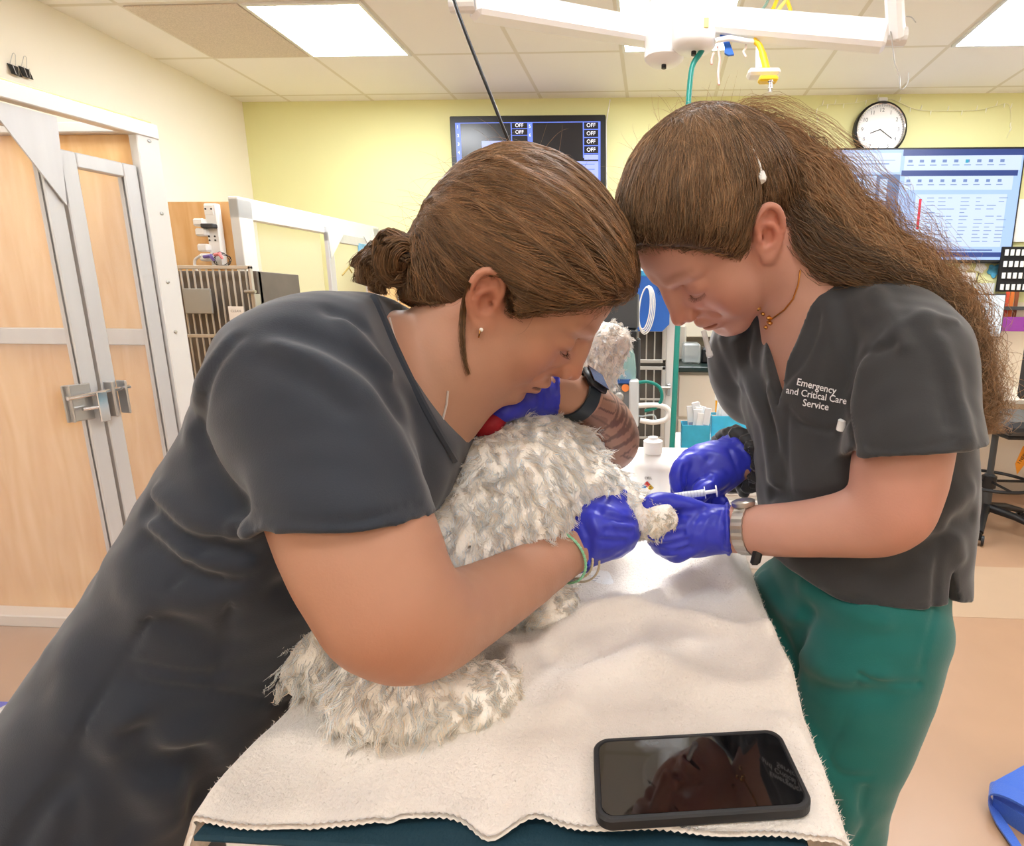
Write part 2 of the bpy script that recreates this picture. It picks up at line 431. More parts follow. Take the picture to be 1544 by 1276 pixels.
slab('ceiling', (XL-.1, YF, ZC), (XR+.1, YB+.1, ZC+.1), grid_mat(), 'suspended ceiling of square white tiles')
slab('wall_back', (XL-.1, YB, 0), (XR+.1, YB+.1, ZC), green_m, 'pale green back wall')
slab('wall_left', (XL-.1, YF, 0), (XL, YB, ZC), cream, 'cream left wall')
slab('wall_right', (XR, YF, 0), (XR+.1, YB, ZC), cream, 'cream right wall')
slab('wall_front', (XL-.1, YF-.1, 0), (XR+.1, YF, ZC), cream, 'cream wall behind the camera')
slab('trim_wainscot', (XL, YB-.012, 0), (XR, YB, 1.356), mat('wainscot', rgb(238, 226, 208), .6), 'cream wainscot under the green wall')
slab('baseboard_back', (XL, YB-.024, 0), (XR, YB-.012, .1), mat('baseboard', rgb(196, 186, 170), .6))
# ceiling lights
panel_e = [mat('light_diffuser_'+n_, (1, 1, 1, 1), .5, emit=(.93, .965, 1., 1), estr=e_) for n_, e_ in (('bright', 21.), ('middle', 13.), ('dimmed', 8.))]
def troffer(c, r, label, lit=True):
    x0 = -2.659+.61*c; y1 = 4.209-.61*r
    t = thing('ceiling_light', label, 'ceiling light', (x0+.305, y1-.305, ZC-.012), 'square panel lights of the ceiling')
    b = MB()
    for a, q in (((x0+.008, y1-.602, ZC-.012), (x0+.602, y1-.585, ZC-.001)), ((x0+.008, y1-.025, ZC-.012), (x0+.602, y1-.008, ZC-.001)),
                 ((x0+.008, y1-.585, ZC-.012), (x0+.025, y1-.025, ZC-.001)), ((x0+.585, y1-.585, ZC-.012), (x0+.602, y1-.025, ZC-.001))): b.box(a, q)
    b.build('frame', white_metal, t)
    MB().box((x0+.025, y1-.585, ZC-.008), (x0+.585, y1-.025, ZC-.002)).build('diffuser', panel_e[0 if r < 2 else 1 if r < 5 else 2], t)
tl = ['square ceiling light panel beside the beige ceiling panel', 'square ceiling light panel above the white boom hub', 'square ceiling light panel in the upper right corner above the large screen']
for i, c in enumerate((1, 4, 7)): troffer(c, 1, tl[i])
for c in (1, 4, 7):
    for r in (4, 7, 10): troffer(c, r, 'square ceiling light panel nearer the camera than the picture shows')
o = MB().bbox((-2.659+.012, 4.209-1.22+.012, ZC-.008), (-2.659+.598, 4.209-.61-.012, ZC-.001), .002).build('ceiling_vent', mat('beige_grille', rgb(214, 202, 186), .9, noise=.16, nscale=160, bump=.5, bscale=400)); tag(o, 'beige perforated return air panel in the ceiling grid', 'vent')
if on('room'):
    # -------------------------------------------------- glass fronted kennel, left
    A = np.array([-1.884, 1.66]); Bq = np.array([-1.794, 2.083]); far = A-(Bq-A)/np.linalg.norm(Bq-A)*1.1
    ux = (Bq-A)/np.linalg.norm(Bq-A); ux3 = np.array([ux[0], ux[1], 0]); nx = np.array([ux[1], -ux[0], 0])   # nx points into the room
    def fr(s, z, d=0): return np.array([Bq[0], Bq[1], 0])-ux3*s+np.array([0, 0, z])+nx*d
    def bar(b, s0, s1, z0, z1, d0=-.02, d1=.02, r=.003):
        R = np.array([-ux3, nx, (0, 0, 1)]); b.bbox((s0, d0, z0), (s1, d1, z1), r, R, np.array([Bq[0], Bq[1], 0]))
    k = thing('kennel', 'tall walk-in kennel with white metal frame and glass doors by the left wall', 'kennel', fr(.5, 0))
    b = MB(); bar(b, -.0, .075, .0, 1.88); bar(b, 1.45, 1.53, 0, 1.88); bar(b, 0, 1.53, 1.872, 1.920, -.02, .025); bar(b, 0, 1.53, .0, .05)
    b.build('frame', white_metal, k)
    b = MB(); bar(b, .0, 1.53, 1.920, 1.932, -.02, .0); b.build('top_edge', wood, k)
    for s, z in ((.035, 1.86), (.03, 1.62), (.045, 1.2), (.04, .9), (.045, 1.38)): MB().lathe(fr(s, z, .02), [(.006, 0), (.006, .003), (.003, .004)], 8, nx).build('screw', steel, k)
    def door(s0, s1, z0, z1, nm, label):
        d = MB(); wv = .045
        bar(d, s0, s0+wv, z0, z1, -.03, .006); bar(d, s1-wv, s1, z0, z1, -.03, .006); bar(d, s0+wv, s1-wv, z1-wv, z1, -.03, .006); bar(d, s0+wv, s1-wv, z0, z0+wv, -.03, .006)
        ob = d.build('door', alu, k); ob['label'] = label
        g = MB(); bar(g, s0+wv-.004, s1-wv+.004, z0+wv-.004, z1-wv+.004, -.016, -.011, .001); g.build('glass', glass, ob)
        for q in (s0+wv-.003, s1-wv): g = MB(); bar(g, q, q+.003, z0+wv, z1-wv, -.01, -.0, .0005); g.build('gasket', dark_grey, ob)
        return ob
    d1 = door(.08, .305, .05, 1.77, 'door', 'narrow fixed glass panel'); d2 = door(.315, 1.44, .05, 1.85, 'door', 'wide glass door')
    # corner gusset and latch
    b = MB(); b.prism([fr(.30, 1.86, .010), fr(.315, 1.60, .010), fr(.47, 1.86, .010)], nx*.006); b.build('gusset', alu, k)
    lz = .985
    la = MB(); bar(la, .34, .42, lz-.06, lz+.06, .006, .012); bar(la, .405, .412, lz-.06, lz+.06, .006, .03); bar(la, .29, .30, lz-.06, lz+.06, .006, .045); bar(la, .255, .262, lz-.055, lz+.06, .006, .05)
    lo_ = la.build('latch', steel, d2)
    b = MB(); b.tube([fr(.42, lz+.02, .03), fr(.24, lz+.035, .035)], .007, 10); b.tube([fr(.385, lz-.02, .03), fr(.32, lz-.02, .035)], .006, 8); R = np.array([-ux3, nx, (0, 0, 1)])
    b.bbox((.315, .035, lz-.07), (.345, .042, lz+.03), .002, R, np.array([Bq[0], Bq[1], 0])); b.build('latch_bolt', chrome, d2)
    # wooden partition of that kennel, floor lip
    b = MB(); b.bbox((XL+.01, 2.035, .0), (-1.815, 2.06, 1.88), .002); pw = b.build('side_panel', wood, k)
    b = MB(); b.bbox((XL+.01, 2.01, 1.150), (-1.83, 2.035, 1.210), .003); b.build('rail', alu, k)
    b = MB(); b.bbox((XL+.01, 1.96, .0), (-1.83, 2.035, .05), .004); b.build('sill', white_metal, k)
    b = MB(); b.bbox((XL+.01, 2.01, 1.88), (-1.81, 2.06, 1.915), .004); b.build('top_rail', white_metal, k)
    # -------------------------------------------------- second kennel, further back
    c0 = PZ(355, 300, 1.86); c1 = PZ(598, 352, 1.86); u2 = c1-c0; u2[2] = 0; L2 = np.linalg.norm(u2); u2 /= L2; n2 = np.array([u2[1], -u2[0], 0])
    L2 = min(L2, (YB-.03-c0[1])/u2[1]); R2 = np.array([u2, n2, (0, 0, 1)]); o2 = np.array([c0[0], c0[1], 0])
    k2 = thing('kennel', 'white framed kennel with a clear door in the far left corner', 'kennel', o2)
    b = MB(); b.bbox((-.02, -.03, 0), (.07, .03, 1.86), .003, R2, o2); b.bbox((L2-.07, -.03, 0), (L2, .03, 1.86), .003, R2, o2)
    b.bbox((-.02, -.03, 1.76), (L2, .03, 1.87), .003, R2, o2); b.bbox((.07, -.03, 0), (L2, .03, .08), .003, R2, o2); b.build('frame', white_metal, k2)
    s0 = .62; s1 = L2-.06
    b = MB(); b.bbox((s0, .02, .08), (s0+.05, .05, 1.80), .003, R2, o2); b.bbox((s1-.05, .02, .08), (s1, .05, 1.80), .003, R2, o2); b.bbox((s0, .02, 1.71), (s1, .05, 1.77), .003, R2, o2); b.bbox((s0, .02, .08), (s1, .05, .14), .003, R2, o2)
    dd = b.build('door', alu, k2)
    b = MB(); b.bbox((s0+.05, .03, .14), (s1-.05, .036, 1.71), .001, R2, o2); b.build('glass', glass, dd)
    for q, sg in ((s0, 1), (s1, -1)): MB().prism([o2+u2*(q)+n2*.052+np.array([0, 0, 1.80]), o2+u2*(q+sg*.16)+n2*.052+np.array([0, 0, 1.78]), o2+u2*(q+sg*.01)+n2*.052+np.array([0, 0, 1.60])], n2*.004).build('gusset', white_metal, dd)
    b = MB(); b.bbox((XL, c0[1]+.02, 0), (c0[0]-.0, c0[1]+.045, 1.85), .002); b.build('side_panel', wood, k2)
    b = MB(); b.bbox((.07, -.012, .08), (s0, -.006, 1.76), .001, R2, o2); b.build('glass_panel', glass, k2)
    # things stuck to it
    p = o2+u2*(s0+.30)+n2*.06
    o = MB(); o.bbox((s0+.17, .04, 1.265), (s0+.38, .048, 1.335), .002, R2, o2); o = o.build('name_card_holder', mat('oak_frame', rgb(190, 140, 70), .5)); tag(o, 'small wooden framed card on the clear kennel door', 'sign')
    b = MB(); b.bbox((s0+.185, .048, 1.275), (s0+.34, .0495, 1.325), .0005, R2, o2); b.build('card', paper, o)
    b = MB(); b.bbox((s0+.20, .04, 1.07), (s0+.36, .05, 1.17), .003, R2, o2); o = b.build('document_holder', grey_pl); tag(o, 'grey plastic document holder on the clear kennel door under the framed card', 'document holder')
    b = MB(); b.bbox((s0+.30, .04, 1.52), (s0+.45, .052, 1.73), .004, R2, o2); o = b.build('surgical_bag', mat('blue_pack', rgb(120, 176, 206), .4, noise=.25, nscale=40)); tag(o, 'light blue plastic pack hanging inside the clear kennel door', 'plastic pack')
    b = MB(); b.tube([o2+u2*(s0+.10)+n2*.055+np.array([0, 0, 1.50]), o2+u2*(s0+.19)+n2*.055+np.array([0, 0, 1.57]), o2+u2*(s0+.22)+n2*.055+np.array([0, 0, 1.60])], .006, 6); b.tube([o2+u2*(s0+.17)+n2*.055+np.array([0, 0, 1.555]), o2+u2*(s0+.20)+n2*.055+np.array([0, 0, 1.52])], .004, 6); o = b.build('door_hook', mat('brass', rgb(170, 150, 90), .4, .6)); tag(o, 'small brass hook seen through the clear kennel door', 'hook')
    # narrow shelf carcass with wood fields right of it (behind the bun)
    b = MB(); q0 = PY(540, 322, 4.2)
    for i in range(3): b.bbox((q0[0]+.02+i*.115, 4.21, .9), (q0[0]+.125+i*.115, 4.24, 1.72), .002)
    o = b.build('wall_cabinet', wood); b2 = MB(); b2.bbox((q0[0], 4.22, .88), (q0[0]+.38, YB-.012, 1.75), .003); b2.build('carcass', white_metal, o); tag(o, 'low wood fronted cabinet against the green wall right of the far kennel', 'cabinet')
    # -------------------------------------------------- barred cage gate
    g0 = PY(262, 402, 2.6); gx0, gx1, gz = g0[0], PY(380, 412, 2.6)[0], 1.475
    kc = thing('cage', 'grey steel barred cage between the glass kennel and the far kennel', 'cage', ((gx0+gx1)/2, 2.8, 0))
    b = MB(); b.bbox((XL+.02, 2.64, .1), (gx1, 2.66, gz-.02), .002); b.bbox((XL+.02, 2.64, .0), (gx1, 2.95, .1), .002); b.bbox((gx1-.02, 2.63, .1), (gx1, 2.95, gz-.02), .002)
    b.build('cage_box', mat('cage_inside', rgb(120, 113, 105), .6, .2, noise=.2, nscale=5), kc)
    b = MB(); n_ = 11
    for z in (gz, 1.16, .86, .56): b.bbox((gx0, 2.592, z-.014), (gx1, 2.608, z+.002), .002)
    for x in (gx0, gx1-.014): b.bbox((x, 2.592, .3), (x+.014, 2.608, gz), .002)
    for i in range(n_):
        x = gx0+.014+(gx1-gx0-.028)*(i+.5)/n_; b.tube([(x, 2.6, .3), (x, 2.6, gz-.005)], .0042, 8)
    gd = b.build('door', mat('steel_bars', rgb(205, 203, 198), .35, .5), kc)
    MB().tube([(gx1-.03, 2.58, 1.36), (gx1+.02, 2.58, 1.36)], .008, 8).build('latch', steel, gd); MB().tube([(gx0+.03, 2.58, .98), (gx0-.01, 2.58, .98)], .012, 8).build('hinge', steel, gd); MB().bbox((gx1, 2.58, 1.25), (gx1+.015, 2.62, 1.35), .003).build('striker', steel, gd)
    h0 = PY(275, 435, 2.58); o = MB().bbox((h0[0], 2.575, h0[2]-.115), (h0[0]+.135, 2.585, h0[2]), .003).build('card_holder', mat('grey_sleeve', rgb(158, 160, 156), .5)); tag(o, 'grey plastic sleeve hung on the cage bars', 'card holder')
    h0 = PY(344, 462, 2.58); o = MB().bbox((h0[0], 2.577, h0[2]-.065), (h0[0]+.075, 2.581, h0[2]), .001).build('paper_card', paper); tag(o, 'small white CLEAN card on the cage bars', 'card')
    text('lettering', 'CLEAN', (h0[0]+.037, 2.5765, h0[2]-.022), .016, mat('grey_ink', rgb(150, 150, 150), .8), o)
    # -------------------------------------------------- power strip cluster on the kennel post
    q = PY(318, 345, c0[1]-.06); t = thing('power_strip', 'white wall outlet tower with plugs on the kennel post above the cage', 'power strip', q)
    yy = c0[1]-.05
    b = MB(); b.bbox((q[0]-.035, yy, 1.50), (q[0]+.035, yy+.04, 1.83), .006); b.bbox((q[0]-.03, yy-.004, 1.77), (q[0]+.02, yy, 1.82), .004); b.build('body', white_pl, t)
    for dx, dz in ((-.055, 1.73), (-.05, 1.68), (-.05, 1.60), (-.045, 1.55)): MB().bbox((q[0]+dx-.03, yy-.03, dz-.02), (q[0]+dx+.03, yy+.01, dz+.02), .008).build('plug', white_pl, t)
    b = MB(); b.bbox((q[0]-.035, yy-.04, 1.70), (q[0]+.035, yy-.002, 1.722), .004); b.build('adapter', dark_grey, t)
    for dx in (-.02, .012):
        for dz in (1.80, 1.66, 1.64): MB().lathe((q[0]+dx, yy-.004, dz), [(.005, 0), (.005, .002)], 8, (0, -1, 0)).build('socket', black_pl, t)
    wv = spline([(q[0]-.06, yy-.03, 1.56, 0), (q[0]-.10, yy-.03, 1.53, 0), (q[0]-.09, yy-.03, 1.47, 0), (q[0]-.02, yy-.03, 1.43, 0), (q[0]+.03, yy-.02, 1.40, 0)], 20)[:, :3]
    b = MB().tube(wv, .007, 8); b.build('cord', white_pl, t)
    a = np.linspace(0, 6.28*3, 60)
    b = MB().tube([(q[0]+.05+.045*math.cos(v)*(1+.2*math.sin(3.3*v)), yy-.03+.01*math.sin(2.1*v), 1.535+.035*math.sin(v)*(1+.2*math.cos(2.7*v))) for v in a], .0018, 5); o = b.build('lead_wires', black_pl); tag(o, 'tangle of thin black leads with clips hanging from the power strip', 'cable')
    b = MB().tube([(q[0]-.03, yy-.05, 1.55), (q[0]+.01, yy-.05, 1.555), (q[0]+.02, yy-.045, 1.53)], [.008, .012, .006], 8); b.build('purple_clip', mat('purple', rgb(120, 100, 170), .5), o)
    b = MB().tube([(q[0]+.03, yy-.05, 1.56), (q[0]+.06, yy-.05, 1.565), (q[0]+.07, yy-.045, 1.54)], [.008, .012, .006], 8); b.build('pink_clip', mat('pink', rgb(230, 140, 140), .5), o)
    # binder clips on the left wall
    for i, (px, py) in enumerate(((18, 98), (35, 102))):
        q = PX(px, py, XL+.001); t = thing('binder_clip', ('black binder clip on the left wall nearer the corner of the picture', 'black binder clip on the left wall beside a second clip')[i], 'binder clip', q, 'binder clips on the left wall')
        MB().prism([q+np.array((0, -.022, 0)), q+np.array((0, .022, 0)), q+np.array((.014, .022, -.045)), q+np.array((.014, -.022, -.045))], (.004, 0, 0)).build('clip_body', black_pl, t)
        b = MB(); 
        for s_ in (-1, 1): b.tube([q+np.array((.004, s_*.012, 0)), q+np.array((.02, s_*.006, .045)), q+np.array((.02, 0, .05))], .0012, 5)
        b.tube([q+np.array((.016, -.012, -.0)), q+np.array((.02, -.006, -.042)), q+np.array((.02, .006, -.042)), q+np.array((.016, .012, 0))], .0012, 5)
        b.build('wire_handle', steel, t)
    # blue mat at the left edge on the floor
    q = PZ(-30, 1110, 0); b = MB().bbox((q[0]-.5, q[1]-.55, 0), (q[0]+.05, q[1]+.12, .03), .008); o = b.build('floor_mat', mat('blue_mat', rgb(60, 70, 190), .7)); tag(o, 'blue mat on the floor at the left edge of the picture', 'mat')
    # -------------------------------------------------- monitor on the back wall
    T0 = PY(678, 180, 4.27); T1 = PY(913, 176, 4.27); w_ = T1[0]-T0[0]; zt = 2.615; hh = w_*.585
    t = thing('wall_monitor', 'black framed wall monitor showing dark channels with OFF boxes', 'monitor', ((T0[0]+T1[0])/2, 4.27, zt-hh/2))
    MB().bbox((T0[0], 4.265, zt-hh), (T1[0], 4.31, zt), .006).build('housing', black_pl, t)
    MB().bbox((T0[0]+.3, 4.31, zt-hh+.2), (T1[0]-.3, YB, zt-.2), .004).build('wall_bracket', dark_grey, t)
    scr_d = mat('screen_dark', rgb(18, 17, 20), .25, emit=rgb(60, 56, 58), estr=.25)
    scr_b = mat('screen_blue', rgb(30, 30, 60), .4, emit=rgb(112, 140, 255), estr=.72)
    scr_l = mat('screen_pale', rgb(60, 60, 90), .4, emit=rgb(176, 188, 250), estr=.68)
    x0, x1, z1, z0 = T0[0]+.04, T1[0]-.035, zt-.045, zt-hh+.04; W = x1-x0; H = z1-z0
    MB().box((x0, 4.2635, z0), (x1, 4.2655, z1)).build('screen', scr_d, t)
    b = MB()
    def ln(a, b_, c, d): b.box((x0+a*W, 4.2620, z1-d*H), (x0+b_*W, 4.2637, z1-c*H))
    ln(0, 1, 0, .008); ln(.0, .035, 0, .95); ln(.50, .535, 0, .5); ln(.985, 1, 0, 1); ln(.385, .392, 0, .5); ln(.88, .888, 0, .42)
    for i in range(5): ln(.385, .5, .075+.078*i-.004, .075+.078*i+.002); ln(.88, 1, .092+.094*i-.006, .092+.094*i+.003)
    b.build('screen_lines', scr_b, t)
    b = MB(); ln(.18, .40, .215, .30); ln(.60, .985, .46, .95); ln(.888, .985, .385, .44); ln(.04, .60, .5, .95); b.build('screen_fields', scr_l, t)
    b = MB()
    for i in range(7): b.box((x0+.62*W, 4.2612, z1-(.5+.06*i)*H), (x0+.96*W, 4.2619, z1-(.49+.06*i)*H))
    b.build('screen_text_rows', scr_b, t)
    for i in range(4): text('screen_text', 'OFF', (x0+.936*W, 4.261, z1-(.045+.094*i)*H), .036, mat('screen_white', rgb(220, 220, 230), .5, emit=rgb(225, 225, 240), estr=.65), t)
    for i in range(2): text('screen_text', 'OFF', (x0+.445*W, 4.261, z1-(.038+.078*i)*H), .034, MATS['screen_white'], t)
    for i in range(4): text('screen_text', '1234'[i], (x0+.0175*W, 4.261, z1-(.05+.1*i)*H), .03, MATS['screen_white'], t); text('screen_text', '5678'[i], (x0+.517*W, 4.261, z1-(.05+.1*i)*H), .03, MATS['screen_white'], t)
    b = MB().tube([PY(920, 150, 4.31), PY(914, 185, 4.31), PY(915, 300, 4.31), PY(918, 320, 4.31)], .004, 6); o = b.build('wall_cable', white_pl); tag(o, 'thin white cable down the green wall beside the dark monitor', 'cable')
    # -------------------------------------------------- big monitor right
    x0, x1, z1, z0 = 1.195, 2.495, 2.385, 1.625
    t = thing('wall_monitor', 'large wall monitor showing a bright blue spreadsheet program', 'monitor', ((x0+x1)/2, 4.26, (z0+z1)/2))
    MB().bbox((x0, 4.255, z0), (x1, 4.30, z1), .006).build('housing', black_pl, t); MB().bbox((x0+.4, 4.3, z0+.2), (x1-.4, YB, z1-.2), .004).build('wall_bracket', dark_grey, t)
    x0 += .014; x1 -= .014; z1 -= .014; z0 += .022; W = x1-x0; H = z1-z0
    def em(n, r, g, b_, s=.72): return mat(n, rgb(30, 30, 40), .4, emit=rgb(r, g, b_), estr=s)
    MB().box((x0, 4.2535, z0), (x1, 4.2555, z1)).build('screen', em('screen_pale_blue', 170, 200, 250), t)
    def fields(name, m, L, dy=.001):
        nonlocal_b = MB()
        for a, b_, c, d in L: nonlocal_b.box((x0+a*W, 4.2535-dy, z1-d*H), (x0+b_*W, 4.2535, z1-c*H))
        return nonlocal_b.build(name, m, t)
    fields('screen_toolbars', em('screen_navy', 34, 62, 130), [(.37, 1, 0, .055), (.37, .98, .185, .235), (.02, .99, .93, .975), (.35, .90, .905, .915)], .0016)
    fields('screen_picture', em('screen_steel', 92, 118, 160), [(.08, .365, .22, .60)], .0012)
    fields('screen_picture_light', em('screen_icy', 190, 215, 250), [(.10, .16, .25, .50), (.17, .24, .23, .45), (.26, .30, .26, .52)], .0016)
    fields('screen_window', em('screen_white_blue', 205, 222, 252), [(.38, .99, .055, .185), (.39, .96, .235, .36), (.0, .36, .03, .2), (.46, .94, .40, .88)], .0012)
    fields('screen_red_bar', em('screen_red', 225, 30, 60), [(.478, .492, .44, .72)], .002)
    L = []
    rr = random.Random(3)
    for i in range(13):
        for a in (.52, .58, .63, .70, .78, .84, .90):
            if rr.random() < .75: L.append((a, a+.02+rr.random()*.03, .43+.033*i, .43+.033*i+.006))
    for a in (.40, .46, .52, .58, .64, .70, .76, .82, .88): L.append((a, a+.022, .09, .115)); L.append((a-.005, a+.03, .135, .142)); L.append((a, a+.02, .265, .29)); L.append((a-.005, a+.028, .31, .317))
    L += [(.12, .30, .12, .13), (.05, .2, .06, .066), (.05, .33, .09, .095)]
    fields('screen_text_rows', em('screen_slate', 110, 135, 185), L, .0022)
    fields('screen_teal_icon', em('screen_teal', 30, 160, 190), [(.70, .715, .09, .12)], .0026)
    # -------------------------------------------------- clock
    cc = PY(1329, 194, 4.27); r_ = .176
    t = thing('wall_clock', 'round white wall clock with black and chrome rim above the large screen', 'clock', (cc[0], 4.29, cc[2]))
    c3 = np.array([cc[0], YB, cc[2]])
    MB().lathe(c3, [(r_, 0), (r_, .045), (r_-.012, .055), (r_-.020, .05), (r_-.02, .03)], 64, (0, -1, 0), False).build('rim', black_pl, t, True)
    MB().lathe(c3, [(r_-.012, .053), (r_-.016, .0575), (r_-.021, .053), (r_-.022, .04)], 64, (0, -1, 0), False).build('chrome_ring', chrome, t, True)
    MB().lathe(c3, [(0.001, .035), (r_-.02, .035), (r_-.02, .01)], 64, (0, -1, 0), False).build('face', mat('clock_face', rgb(245, 245, 245), .3), t)
    for i in range(12):
        a = math.radians(90-30*(i+1)); text('numeral', str(i+1), (cc[0]+math.cos(a)*.122, YB-.0365, cc[2]+math.sin(a)*.122), .036, mat('grey_numeral', rgb(120, 124, 128), .6), t)
    b = MB()
    for i in range(60):
        a = math.radians(6*i); b.tube([(cc[0]+math.cos(a)*q, YB-.036, cc[2]+math.sin(a)*q) for q in (.145, .152)], .0008, 4)
    b.build('minute_marks', ink, t)
    b = MB()
    for a, l, w2 in ((200, .07, .003), (-35, .10, .0025)): a = math.radians(a); b.tube([(cc[0], YB-.039, cc[2]), (cc[0]+math.cos(a)*l, YB-.039, cc[2]+math.sin(a)*l)], w2, 5)
    b.build('hand', ink, t)
    # string lights
    pts = [(1233, 205), (1232, 165), (1245, 158), (1262, 157), (1290, 155), (1318, 149), (1345, 150), (1375, 163), (1400, 167), (1440, 167), (1475, 166), (1500, 160), (1521, 158), (1524, 190), (1518, 208)]
    w3 = spline([PY(x, y, 4.314) for x, y in pts], 120)
    sl = thing('string_lights', 'string of unlit fairy lights pinned around the wall clock', 'string lights', w3[0])
    MB().tube(w3, .0022, 5).build('wire', mat('clear_wire', rgb(228, 226, 190), .5), sl)
    bm_ = mat('bulb', rgb(240, 240, 222), .3)
    for i in range(4, 118, 5):
        q = w3[i]; s_ = -1 if i % 2 else 1
        MB().tube([q, q+np.array((.004*s_, -.004, .012*s_)), q+np.array((.006*s_, -.006, .03*s_))], [.003, .004, .002], 6).build('bulb', bm_, sl)
    q = PY(1331, 150, 4.31); MB().bbox((q[0]-.03, 4.30, q[2]-.012), (q[0]+.03, YB, q[2]+.012), .004).build('plug', white_pl, sl)
    q = PY(1222, 212, 4.29); o = MB().bbox((q[0]-.05, 4.27, q[2]-.03), (q[0]+.03, YB, q[2]+.03), .006).build('junction_box', dark_grey); tag(o, 'small dark box with cables on the wall left of the large screen', 'box')
    b = MB()
    for k_ in range(3): b.tube(spline([q+np.array((.02, -.02, 0)), q+np.array((.08+.01*k_, -.02, .01)), q+np.array((.10+.012*k_, -.02, -.12)), q+np.array((.11+.01*k_, -.02, -.3))], 14), .003, 5)
    b.build('cable', black_pl, o)
    # -------------------------------------------------- desk corner at the right
    dk = thing('desk', 'cream laminate desk with white back panels along the wall', 'desk', (2.2, 4.0, 0))
    MB().bbox((1.0, 3.62, .72), (XR-.02, YB-.03, .75), .004).build('desk_top', cab_m, dk)
    b = MB().bbox((1.0, 4.02, .09), (1.95, 4.05, .72), .003).bbox((1.96, 4.02, .09), (XR-.02, 4.05, .72), .003); b.build('panel', mat('white_laminate', rgb(236, 230, 220), .5), dk)
    MB().bbox((1.0, 4.03, 0), (XR-.02, 4.06, .09), .002).build('plinth', mat('plinth_grey', rgb(190, 182, 170), .6), dk)
    for x in (1.0, 2.75): MB().bbox((x, 3.66, 0), (x+.03, 4.02, .72), .003).build('leg_panel', cab_m, dk)
    q0 = PY(1442, 445, 4.1); q1 = PY(1506, 505, 4.1)
    t = thing('computer_monitor', 'small computer monitor with a blank white screen on the desk', 'monitor', (q1[0]-.25, 4.1, .75))
    MB().bbox((q1[0]-.52, 4.09, q1[2]-.02), (q1[0]+.01, 4.12, q0[2]+.01), .004).build('housing', dark_grey, t)
    MB().box((q1[0]-.51, 4.087, q1[2]-.01), (q1[0], 4.091, q0[2])).build('screen', em('screen_blank', 236, 248, 252), t)
    MB().bbox((q1[0]-.29, 4.12, .75), (q1[0]-.22, 4.15, q0[2]-.1), .004).bbox((q1[0]-.36, 4.02, .75), (q1[0]-.14, 4.2, .765), .004).build('stand', dark_grey, t)
    # stickers and papers
    def flat(nm, label, cat, px0, py0, px1, py1, m, Y=4.305, th=.004, group=None):
        a = PY(px0, py0, Y); c = PY(px1, py1, Y); o = MB().bbox((a[0], Y, c[2]), (c[0], Y+th, a[2]), .001).build(nm, m); tag(o, label, cat, group); return o
    def blob(nm, label, px, py, r, m, seed, squash=1., lob=5):
        c = PY(px, py, 4.318); a = np.linspace(0, 2*math.pi, 40, endpoint=False); rr_ = r*(1+.16*np.sin(lob*a+seed)+.07*np.sin(3*a+2*seed))
        o = MB().prism([c+np.array((math.cos(x)*q, 0, math.sin(x)*q*squash)) for x, q in zip(a, rr_)], (0, .003, 0)).build(nm, m); tag(o, label, 'sticker', 'cut-out stickers under the large screen'); return o
    blob('sticker', 'white square-ish cut-out sticker under the large screen', 1453, 404, .036, paper, 1, 1, 4); blob('sticker', 'white round cut-out sticker under the large screen', 1479, 403, .038, paper, 2)
    s3 = blob('sticker', 'blue and white star shaped sticker under the right end of the large screen', 1499, 408, .045, mat('sky_blue', rgb(90, 170, 205), .5, noise=.4, nscale=30), 3, .95)
    flat('wall_switch', 'cream wall plate under the large screen', 'wall plate', 1450, 411, 1469, 436, white_pl); MB().tube([PY(1476, 412, 4.29), PY(1470, 432, 4.29), PY(1464, 444, 4.29)], .003, 5).build('hanging_cable', black_pl); bpy.data.objects['hanging_cable']['label'] = 'black cord hanging under the large screen beside the wall plate'; bpy.data.objects['hanging_cable']['category'] = 'cable'
    flat('wall_plate', 'grey translucent tray on the wall above the desk monitor', 'tray', 1471, 427, 1498, 444, mat('frost', rgb(196, 202, 204), .4), 4.24, .06)
    flat('wall_paper', 'cream paper sheet on the wall at the right edge', 'paper', 1531, 300, 1560, 365, paper)
    bd = flat('badge_board', 'black board holding rows of oval white tags beside the large screen', 'board', 1512, 372, 1560, 440, mat('black_felt', rgb(20, 20, 22), .8), 4.24, .02)
    a0 = PY(1512, 372, 4.24)
    for r2 in range(4):
        for c2 in range(5):
            cx_ = a0[0]+.03+c2*.038+.0*r2; cz_ = a0[2]-.04-r2*.078
            MB().tube([(cx_, 4.236, cz_-.02), (cx_, 4.236, cz_+.02)], [.012, .012], 10).build('tag', paper, bd)
    q = PY(1527, 440, 4.2); 
    for i, (cl, nm) in enumerate((((196, 72, 44), 'red'), ((206, 110, 44), 'orange'), ((130, 70, 40), 'brown'))):
        x = q[0]-.035+i*.035; o = MB().bbox((x-.014, 4.19+.006*i, q[2]-.27), (x+.014, 4.195+.006*i, q[2]), .002).build('leash', mat('leash_'+nm, rgb(*cl), .7)); tag(o, nm+' strap hanging from a hook beside the desk monitor', 'leash', 'straps hanging beside the desk monitor')
    flat('fabric_pile', 'purple folded cloth at the right edge behind the chair', 'cloth', 1512, 478, 1575, 500, mat('purple_cloth', rgb(140, 60, 150), .8), 4.1, .12)
    flat('wall_shelf', 'dark narrow shelf on the wall at the right edge above the purple cloth', 'shelf', 1505, 462, 1570, 468, dark_grey, 4.15, .15)
    # -------------------------------------------------- drafting chair
    cb = PZ(1489, 762, .0); cb = PY(1489, 740, 3.35); X0, Y0 = cb[0], 3.35
    t = thing('office_chair', 'black drafting chair with foot ring near the desk', 'chair', (X0, Y0, 0))
